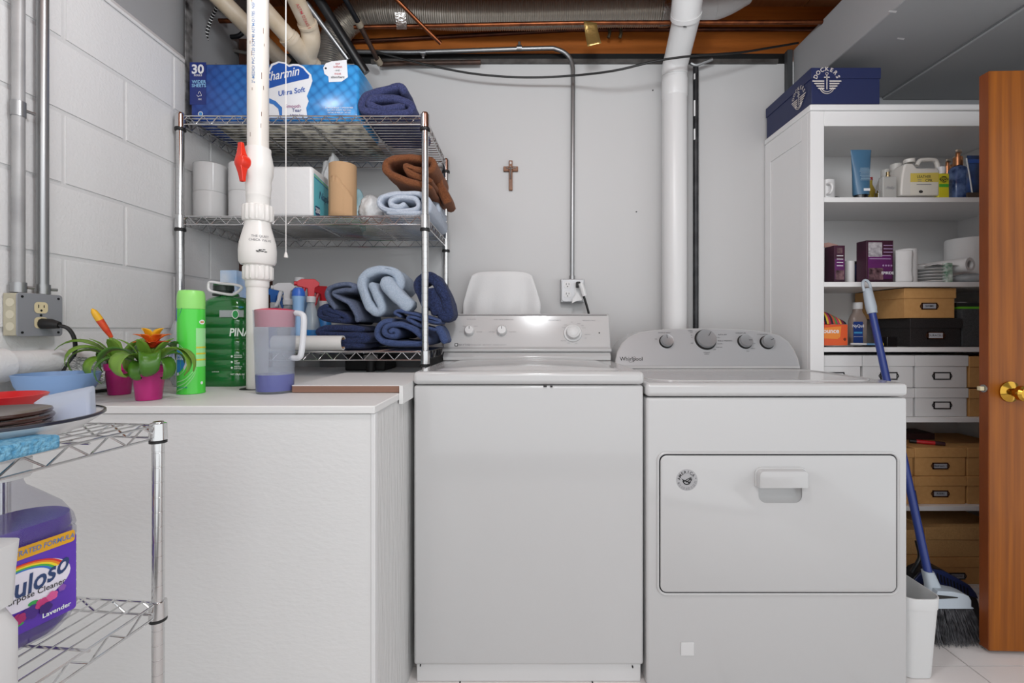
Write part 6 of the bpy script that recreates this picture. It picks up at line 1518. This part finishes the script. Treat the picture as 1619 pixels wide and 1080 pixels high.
tag(MB().grid(lambda u, v: Vector((PX(1446 + 56 * u, 1.93), 1.885 + .10 * v, zb2 + .064 + .026 * math.sin(math.pi * (.15 + .7 * u)) * (.4 + .6 * v) + .004 * noise.noise(Vector((u * 9, v * 9, 0))))), 16, 10).build('tissue_pile', tissue, solid=.002), 'crumpled white tissue lying over the small plates', 'tissue')
gb = thing('battery_box', 'small green and white carton beside the plate stack', 'box', (PX(1502, 1.88), 1.885, zb2))
MB().box(PX(1497.5, 1.878), PX(1506, 1.878), 1.878, 1.90, zb2, PZ(415.5, 1.878)).build('carton', M('green_carton', '#2f7a55', .5, var=(50, .4, '#dfe6e0')), gb)
MB().lathe([(.02, 0), (.070, 0), (.073, .004), (.073, .20), (.07, .205), (.02, .205)], c=(PX(1529, 2.03), 2.035, zb2), n=40).build('roll', tissue, tag(thing('paper_roll', 'large upright white paper roll at the right end of the second shelf', 'paper roll', (PX(1529, 2.03), 2.035, zb2))))
lr = thing('paper_roll', 'white paper roll lying on its side by the door on the second shelf', 'paper roll', (PX(1535, 1.9), 1.915, zb2))
rl = .0285
MB().lathe([(.017, 0), (rl, 0), (rl, .15), (.017, .15), (.017, .0)], c=(PX(1534, 1.872), 1.872, zb2 + .072), n=32, rot=(Matrix.Rotation(math.radians(16), 3, 'Z') @ Matrix.Rotation(-math.pi / 2, 3, 'X')), cap=False).build('roll', tissue, lr)
MB().lathe([(.0165, .004), (.0172, .004), (.0172, .146)], c=(PX(1534, 1.872), 1.872, zb2 + .072), n=24, rot=(Matrix.Rotation(math.radians(16), 3, 'Z') @ Matrix.Rotation(-math.pi / 2, 3, 'X')), cap=False).build('core', M('core_grey', '#8c8a87', .8), lr)
tag(blob((PX(1537, 1.92), 1.935, zb2 + .020), .075, .055, .0235, 7.7, .12).build('napkin_bag', M('clear_bag', '#d5dadd'), angle=80), 'flat clear bag of napkins under the lying paper roll', 'bag')
# ------------------------------------------------------------------ shelf one
zb1 = SH[0] + .0008
mg = thing('white_mug', 'white mug at the left end of the top bookcase shelf', 'mug', (PX(1309, 1.9), 1.91, zb1))
MB().lathe([(.030, 0), (.034, .003), (.034, PZ(286, 1.9) - zb1), (.0315, PZ(286, 1.9) - zb1), (.031, .006), (.0005, .005)], c=(PX(1307, 1.9), 1.91, zb1), n=28, cap=False).build('cup', M('white_ceramic', '#dcdcdc'), mg)
MB().tube(smooth_pts([P(1308, 291, 1.875), P(1313, 290, 1.862), P(1316, 296, 1.858), P(1313, 305, 1.862), P(1308, 307, 1.875)], 4), .0045, n=8).build('handle', M('white_ceramic', '#dcdcdc'), mg)
tag(blob((PX(1324, 1.89), 1.90, zb1 + .008), .016, .012, .009, 1.2, .2).build('foil_ball', dull_steel, angle=80), 'small crumpled silver foil ball beside the white mug', 'foil')
tu = thing('cream_tube', 'blue cosmetic tube standing upside down on its black cap', 'tube', (PX(1363, 1.89), 1.895, zb1))
tx_ = PX(1362.5, 1.89)
ring_ = lambda w, d, z: [Vector((tx_ + w * math.cos(a), 1.895 + d * math.sin(a), zb1 + z)) for a in [2 * math.pi * i / 28 for i in range(28)]]
th_ = PZ(235, 1.88) - zb1
MB().loft([ring_(.030, .024, .019), ring_(.0315, .024, .03), ring_(.035, .018, th_ * .55), ring_(.041, .005, th_ * .93), ring_(.0425, .0018, th_)]).build('tube', M('tube_blue', '#4b7596', .35, var=(5, .6, '#3f6684')), tu)
MB().loft([ring_(.026, .022, 0), ring_(.0265, .0225, .018), ring_(.026, .022, .0185)]).build('cap', M('glossy_black', '#19191b'), tu)
for k in range(9):
    flat_rect(.044 - .004 * (k % 3), .0016).xform(front((tx_ + .003, 1.895 - .0240 + .0008 * k, zb1 + .075 + .0062 * k))).build('text_rule', M('tube_print', '#a9c0cf', .5), tu)
flat_rect(.026, .010).xform(front((tx_ + .006, 1.895 - .0255, zb1 + .036))).build('barcode', wp_, tu)
ys_ = thing('yellow_bottle', 'slim yellow oil bottle half hidden behind the blue tube', 'bottle', (PX(1379, 1.99), 1.995, zb1))
MB().lathe([(.017, 0), (.018, .003), (.018, .07), (.008, .095), (.008, .115)], c=(PX(1377, 1.99), 1.995, zb1), n=20).build('bottle', M('yellow_oil', '#b9a23c', .25), ys_)
MB().lathe([(.0095, .112), (.0095, .125), (.0005, .126)], c=(PX(1377, 1.99), 1.995, zb1), n=16).build('cap', M('ketchup_red', '#b03030', .4), ys_)
def bottle_w(label, x, y, r, h, cap_r, band=None, group=None):
    t = thing('white_supplement_bottle', label, 'bottle', (x, y, zb1), group)
    MB().lathe([(r * .95, 0), (r, .004), (r, h * .62), (r * .8, h * .76), (cap_r * .92, h * .82), (cap_r * .92, h * .86)], c=(x, y, zb1), n=28).build('bottle', M('bottle_white', '#d6d4cf', .4), t)
    MB().lathe([(cap_r, h * .85), (cap_r * 1.02, h * .9), (cap_r, h), (cap_r * .9, h * 1.005), (.0005, h * 1.005)], c=(x, y, zb1), n=28).build('cap', M('bottle_white', '#d6d4cf'), t)
    if band: MB().lathe([(r * 1.01, h * .08), (r * 1.01, h * .55)], c=(x, y, zb1), n=28, cap=False).build('label_band', band, t)
bottle_w('white cream-capped bottle left of the perfume bottle', PX(1404, 2.03), 2.04, .036, PZ(268, 2.03) - zb1, .02)
bottle_w('white bottle with a yellow label between the perfume and the leather cleaner', PX(1418, 1.97), 1.975, .028, PZ(259.5, 1.97) - zb1, .0205, M('band_yellow', '#d8b64a', .5))
tag(MB().lathe([(.016, 0), (.016, .03), (.007, .034), (.007, .042), (.0005, .043)], c=(PX(1391, 1.9), 1.905, zb1), n=20).build('small_oil_bottle', M('olive_glass', '#57491c', .15)), 'tiny olive glass bottle left of the perfume', 'bottle')
pf = thing('perfume_bottle', 'square clear perfume bottle with a silver sprayer', 'bottle', (PX(1407, 1.875), 1.885, zb1))
pw_ = PX(1418.5, 1.87) - PX(1396, 1.87); px_ = (PX(1418.5, 1.87) + PX(1396, 1.87)) / 2; pz__ = PZ(278.5, 1.87) - zb1
MB().box(px_ - pw_ / 2, px_ + pw_ / 2, 1.87, 1.895, zb1, zb1 + pz__).build('glass', M('perfume_glass', '#d8d8d6', .08, clear=.5), pf, bevel=.004)
MB().box(px_ - pw_ / 2 + .006, px_ + pw_ / 2 - .006, 1.875, 1.89, zb1 + .008, zb1 + pz__ - .008).build('perfume', M('perfume_pale', '#d9d7cf', .2, clear=.3), pf)
MB().lathe([(.0085, pz__), (.0085, pz__ + .006), (.0055, pz__ + .007), (.0065, pz__ + .02), (.0005, pz__ + .021)], c=(px_, 1.882, zb1), n=18).build('sprayer', M('champagne_metal', '#9c8a68', .3, .8), pf)
text_mb('Philly', .0155, .015, shear=.3).xform(front((px_, 1.8692, zb1 + pz__ * .48))).build('lettering', ink_grey, pf, fixn=False)
lj = thing('leather_cleaner_jug', 'white plastic jug with a yellow and white printed label on the top shelf', 'jug', (PX(1455, 1.88), 1.90, zb1))
jpts = [(1425, 309.5), (1424.5, 300), (1427, 275), (1430, 262), (1432, 258), (1444, 258), (1447, 262), (1450, 265.5), (1484, 265.8), (1485.5, 270), (1485.5, 309.5)]
plw = M('jug_white', '#d9d6d0', .4)
MB().prism_xz([(PX(x, 1.875), PZ(y, 1.875)) for x, y in jpts], 1.875, 1.93).build('body', plw, lj, bevel=.006, seg=3)
MB().lathe([(.0185, 0), (.0195, .003), (.0195, .013), (.018, .015), (.0005, .015)], c=(PX(1438, 1.9), 1.902, PZ(257.8, 1.9)), n=24).build('cap', plw, lj)
MB().tube(smooth_pts([P(1449, 262, 1.9), P(1454, 254.5, 1.9), P(1462, 253, 1.9), P(1474, 253, 1.9), P(1480, 256, 1.9), P(1483, 266, 1.9)], 4), .0085, n=10).build('handle', plw, lj)
ly = 1.8742
MB().add([P(1439, 308.5, ly), P(1482, 308.5, ly), P(1484.5, 273, ly), P(1439.5, 274, ly)], [(0, 1, 2, 3)]).build('label', M('cpr_white', '#e0dcd0', .5), lj)
MB().add([P(1439.3, 288, ly - .0004), P(1483.5, 288, ly - .0004), P(1484.5, 273, ly - .0004), P(1439.5, 274, ly - .0004)], [(0, 1, 2, 3)]).build('label_band', M('cpr_yellow', '#d8c35e', .5), lj)
text_mb('LEATHER', .0165, .004, squash=.85).xform(front(P(1461, 279.5, ly - .0009))).build('lettering', M('cpr_ink', '#3a3836', .5), lj, fixn=False)
text_mb('CPR', .0165, .008, squash=.95).xform(front(P(1468.5, 285.5, ly - .0009))).build('lettering', M('cpr_ink', '#3a3836'), lj, fixn=False)
for a, y in ((1454, 284), (1454, 286.5), (1461, 291.5)):
    flat_rect(.016 if a == 1454 else .06, .0022).xform(front(P(a, y, ly - .0009))).build('text_rule', ink_grey, lj)
flat_disc(.0085, 18, 1, .7).xform(front(P(1456, 303, ly - .0009))).build('portrait_mark', M('cpr_ink', '#3a3836'), lj)
gg = thing('adhesive_remover_bottle', 'small bottle with a yellow and green label and white cap on the top shelf', 'bottle', (PX(1492, 1.88), 1.885, zb1))
gx0, gx1 = PX(1483.5, 1.876), PX(1501, 1.876); gh = PZ(274, 1.876) - zb1
MB().box(gx0, gx1, 1.876, 1.90, zb1, zb1 + gh).build('bottle', M('goo_yellow', '#d9d030', .4), gg, bevel=.003)
MB().lathe([(.013, gh), (.014, gh + .008), (.0145, gh + .01), (.0145, gh + .028), (.0005, gh + .029)], c=((gx0 + gx1) / 2, 1.888, zb1), n=20).build('cap', whp, gg)
flat_rect(gx1 - gx0 - .006, .012).xform(front(((gx0 + gx1) / 2, 1.8755, zb1 + gh * .52))).build('label_band', M('goo_green', '#4fb03c', .4), gg)
flat_disc(.017, 20, 1.05, .75).xform(front(((gx0 + gx1) / 2, 1.8752, zb1 + gh * .76))).build('label_blot', ink, gg)
text_mb('GOO', .012, .02).xform(front(((gx0 + gx1) / 2, 1.8746, zb1 + gh * .8))).build('lettering', M('goo_yellow', '#d9d030'), gg, fixn=False)
text_mb('GONE', .012, .02).xform(front(((gx0 + gx1) / 2, 1.8746, zb1 + gh * .70))).build('lettering', M('goo_yellow', '#d9d030'), gg, fixn=False)
def soap(label, px, y, top, col, r=.027):
    t = thing('soap_dispenser', label, 'dispenser', (PX(px, y), y, zb1), 'pump dispensers on the top shelf')
    x = PX(px, y); h = PZ(top, y) - zb1; gold = M('rose_gold', '#b07a55', .3, .8)
    rr_loft([(r * 1.9, r * 1.5, .008, 0), (r * 2, r * 1.6, .009, .004), (r * 2, r * 1.6, .009, h * .60), (r * 1.6, r * 1.3, .012, h * .66), (r * 1.0, r, .0134, h * .68)], (x, y, zb1)).build('bottle', col, t)
    MB().lathe([(r * .52, h * .68), (r * .62, h * .685), (r * .6, h * .85), (r * .3, h * .86), (r * .28, h * .95)], c=(x, y, zb1), n=20).build('collar', gold, t)
    MB().tube([(x + r * .4, y, zb1 + h * .95), (x - r * .1, y - .01, zb1 + h * .965), (x - r * .9, y - .02, zb1 + h * .95)], [.006, .0065, .004], n=10).build('pump', M('pump_cream', '#b9aa98', .4), t)
nav = M('navy_glass', '#24355f', .2, var=(26, .3, '#6f86b4'))
soap('navy patterned soap dispenser with a rose gold pump, nearest the front', 1514.5, 1.91, 237, nav)
soap('dark soap dispenser with a rose gold collar behind the yellow bottle', 1498, 2.0, 252, M('dark_glass', '#3a3440', .25), .024)
soap('second dark soap dispenser half hidden behind the navy one', 1509, 2.08, 247, M('dark_glass2', '#4a4550', .25), .024)
bp2 = thing('blister_pack', 'blue and black blister pack leaning by the door', 'package', (PX(1540, 1.88), 1.90, zb1))
MB().add([P(1527, 309, 1.872), P(1552, 306, 1.872), P(1552, 246, 1.875), P(1529, 246, 1.872)], [(0, 1, 2, 3)]).build('backing_card', M('blister_navy', '#27324e', .4, var=(20, .4, '#3c5a94')), bp2, solid=.0015)
MB().add([P(1529, 258, 1.8705), P(1552, 258, 1.8715), P(1552, 252, 1.8715), P(1529, 252, 1.8705)], [(0, 1, 2, 3)]).build('title_band', M('blister_blue', '#2a55a8', .4), bp2)
MB().tube([P(1528, 250, 1.868), P(1534, 285, 1.866), P(1537, 305, 1.864)], .0025, n=6).build('plastic_edge', M('clear_edge', '#d8dadc', .1), bp2)
MB().box(PX(1530, 1.862), PX(1552, 1.862), 1.862, 1.869, zb1, zb1 + .022).build('base', M('brown_base', '#4d4038', .5), bp2)
# red pen-knife and dark book on the tan boxes
zt_b = bz(708) + .0008
kn_ = thing('pocket_tool', 'red and black pocket tool lying on the upper tan box', 'tool', (bx(1482), 1.92, zt_b))
ka, kb = Vector((bx(1463), 1.945, zt_b + .009)), Vector((bx(1502), 1.89, zt_b + .009))
MB().tube([ka, ka.lerp(kb, .2)], .0085, n=10).build('cap', black_rub, kn_)
MB().tube([ka.lerp(kb, .2), ka.lerp(kb, .72)], .0082, n=10).build('grip', M('tool_red', '#c01c26', .35), kn_)
MB().tube([ka.lerp(kb, .72), kb], [.0085, .0075], n=10).build('head', M('tool_dark', '#3a2026', .3), kn_)
tag(MB().box(bx(1380), PX(1472, 2.02), 2.0, 2.10, zt_b, zt_b + .028).build('dark_book', M('maroon_book', '#3c2426', .6), bevel=.002), 'dark maroon book lying at the back on the tan boxes', 'book')

# ------------------------------------------------------------------ shoe box on top of the bookcase
zt = BT + .0008
dk_d = BY0 - .008
dx0_, dx1_ = PX(1282.5, dk_d), PX(1393, dk_d)
navyb = M('navy_box', '#1c2550', .45)
sb = thing('shoe_box', 'navy blue shoe box with white anchor emblems on top of the bookcase', 'box', ((dx0_ + dx1_) / 2, 2.02, zt))
ztop = PZ(107, dk_d); zlid = PZ(124, dk_d); bd_ = .345
MB().box(dx0_ + .003, dx1_ - .003, dk_d + .003, dk_d + bd_ - .003, zt, zlid + .004).build('body', navyb, sb, bevel=.001)
MB().box(dx0_, dx1_, dk_d, dk_d + bd_, zlid, ztop).build('lid', navyb, sb, bevel=.001)
silver = M('emblem_silver', '#cfc8c4', .5)
def emblem(sc):
    m = arc_text('DOCKERS', .0175 * sc, .036 * sc, 160, 20, .02)
    for s in (-1, 1):
        for k in range(4):
            a = [(s * .008, .006 - .0075 * k), (s * (.044 - .006 * k), .006 - .0075 * k), (s * (.046 - .006 * k), .0035 - .0075 * k), (s * (.041 - .006 * k), .0018 - .0075 * k), (s * .008, .0018 - .0075 * k)]
            f = flat_poly([(x * sc, (y - .005) * sc) for x, y in a]); m.add(f.v, f.f)
    for cx_, cy_, w_, h_ in ((0, -.004, .003, .045), (0, .011, .018, .003)):
        f = shift(flat_rect(w_ * sc, h_ * sc), cx_ * sc, cy_ * sc); m.add(f.v, f.f)
    ring1 = [Vector((.004 * sc * math.cos(2 * math.pi * i / 12), .022 * sc + .004 * sc * math.sin(2 * math.pi * i / 12), 0)) for i in range(12)]
    m.tube(ring1, .0009 * sc, n=4, closed=True)
    arc1 = [Vector((.019 * sc * math.cos(math.radians(a)), -.014 * sc + .020 * sc * math.sin(math.radians(a)), 0)) for a in range(200, 341, 14)]
    m.tube(arc1, .0014 * sc, n=4)
    arc2 = [Vector((.023 * sc * math.cos(math.radians(a)), -.014 * sc + .026 * sc * math.sin(math.radians(a)), 0)) for a in range(205, 336, 13)]
    m.tube(arc2, .0012 * sc, n=4)
    return m
e1 = emblem(1.28); e1.xform(front((PX(1307, dk_d), dk_d - .0012, PZ(128, dk_d)))).build('emblem', silver, sb, fixn=False)
e2 = emblem(1.1); e2.xform(face_mtx((dx0_ - .0014, BY0 + .075, (zt + zlid) / 2 + .012), (0, -1, 0), (0, 0, 1))).build('emblem', silver, sb, fixn=False)

# ------------------------------------------------------------------ broom with upright dustpan
bt = Vector((PX(1368, 1.825), 1.825, PZ(443, 1.825))); bh0 = Vector((PX(1467, 1.60), 1.60, PZ(905, 1.60)))
br = thing('broom', 'broom with a navy handle and fanned grey bristles leaning on the bookcase', 'broom', (PX(1510, 1.56), 1.56, 0))
ax = (bh0 - bt).normalized()
MB().tube([bt + ax * .115, bh0], .0125, n=16).build('handle', M('navy_handle', '#2c3f86', .3), br)
gripm = M('pale_blue_grey', '#b3bec8', .4)
MB().tube([bt + ax * .035, bt + ax * .05, bt + ax * .11, bt + ax * .135], [.0115, .0165, .019, .0165], n=16).build('grip', gripm, br)
sd = Vector((1, 0, 0)); sd = (sd - ax * sd.dot(ax)).normalized()
lp = [bt + ax * (.022 - .022 * math.sin(math.pi * i / 8)) + sd * (.0135 * math.cos(math.pi * i / 8)) for i in range(9)]
lp = [bt + ax * .045 + sd * .0135] + lp + [bt + ax * .045 - sd * .0135]
MB().tube(lp, .0052, n=8).build('hanging_loop', gripm, br)
# socket and head
MB().loft([[bh0 + ax * -.005 + Vector((x, y, 0)) for x, y in rrect(.034, .03, .012)], [P(1474, 925, 1.585) + Vector((x, y, 0)) for x, y in rrect(.045, .034, .014)], [P(1478, 945, 1.575) + Vector((x, y, 0)) for x, y in rrect(.06, .036, .014)]]).build('socket', gripm, br)
head = [(1462, 957), (1474, 929), (1496, 930), (1512, 933), (1522, 937), (1526, 944), (1526, 954), (1530, 955.5), (1530, 957)]
MB().prism_xz([(PX(x, 1.57), PZ(y, 1.57)) for x, y in head], 1.548, 1.592).build('head', gripm, br, bevel=.005, seg=3)
slot = [(1478, 940), (1514, 944), (1514, 945.5), (1478, 947)]
MB().prism_xz([(PX(x, 1.548), PZ(y, 1.548)) for x, y in slot], 1.5465, 1.5475).build('head_slot', black_rub, br)
bris = MB(); rb3 = random.Random(11)
for k in range(950):
    u = rb3.random(); v = rb3.random()
    a = Vector((PX(1464, 1.57) + (PX(1529, 1.57) - PX(1464, 1.57)) * u, 1.552 + .036 * v, PZ(956, 1.57)))
    e_ = Vector((PX(1466, 1.56) + (PX(1549, 1.56) - PX(1466, 1.56)) * u + rb3.gauss(0, .004), 1.525 + .075 * v + rb3.gauss(0, .004), .002 + .012 * rb3.random()))
    mid = a.lerp(e_, .5) + Vector((rb3.gauss(0, .004), rb3.gauss(0, .003), 0))
    bris.tube([a, mid, e_], [.0009, .0008, .0005], n=3, caps=False)
tag(bris.build('bristles', M('grey_bristle', '#5c5c60', .45, var=(60, .25, '#2e2e31')), br, fixn=False), kind='stuff')
# dustpan behind the broom
navyp = M('navy_plastic', '#26315c', .3); blkp = M('black_plastic', '#121318', .4)
dpn = thing('dustpan', 'navy upright dustpan with slotted teeth standing behind the broom', 'dustpan', (PX(1500, 1.66), 1.66, 0))
dd0 = 1.655
sh = [(1440, 920), (1453, 905), (1470, 898), (1490, 901), (1512, 913), (1531, 924), (1541, 936), (1548, 955), (1551, 985), (1551, 1003), (1450, 1003), (1442, 960)]
sh = [(x, min(y, 986)) for x, y in sh]
MB().prism_xz([(PX(x, dd0), PZ(y, dd0)) for x, y in sh], dd0, dd0 + .05).build('pan', blkp, dpn, bevel=.006, seg=2)
up_ = [(1441, 920), (1453, 905.5), (1470, 898.5), (1490, 901.5), (1512, 913.5), (1531, 924.5), (1541, 936.5), (1545, 946), (1528, 940), (1505, 931), (1478, 924), (1448, 922)]
MB().prism_xz([(PX(x, dd0), PZ(y, dd0)) for x, y in up_], dd0 - .006, dd0 - .0005).build('comb_plate', navyp, dpn, bevel=.002)
for k in range(10):
    x = 1481 + 5.2 * k; y = 906 + 2.5 * k
    MB().prism_xz([(PX(x + a, dd0 - .007), PZ(y + b_, dd0 - .007)) for a, b_ in ((0, 0), (2.2, .6), (4.0, 13), (1.8, 12.4))], dd0 - .0075, dd0 - .0062).build('slot', black_rub, dpn)
ha, hb_ = Vector((PX(1441, 1.72), 1.72, PZ(775, 1.72))), Vector((PX(1464, 1.668), 1.668, PZ(902, 1.668)))
MB().tube([ha, hb_], .0125, n=12).build('handle', navyp, dpn)
MB().tube(smooth_pts([P(1441, 905, 1.665), P(1449, 892, 1.665), P(1454, 878, 1.67), P(1449, 855, 1.68)], 4), .006, n=8).build('bracket', blkp, dpn)
# waste bin
wb = thing('waste_bin', 'light grey plastic waste bin squeezed beside the dryer', 'bin', (1.195, 1.5, 0))
gbin = M('bin_grey', '#d3d4d4', .45)
def binring(s, z, dz=0): return [Vector((1.195 + x * s, 1.50 + y * s, z)) for x, y in rrect(.112, .25, .034, 5)]
zr = .25
MB().loft([binring(.84, .002), binring(.97, zr - .036), binring(.985, zr - .035), binring(1.0, zr - .002), binring(.995, zr), binring(.965, zr), binring(.955, zr - .034), binring(.82, .008)]).build('bin', gbin, wb)
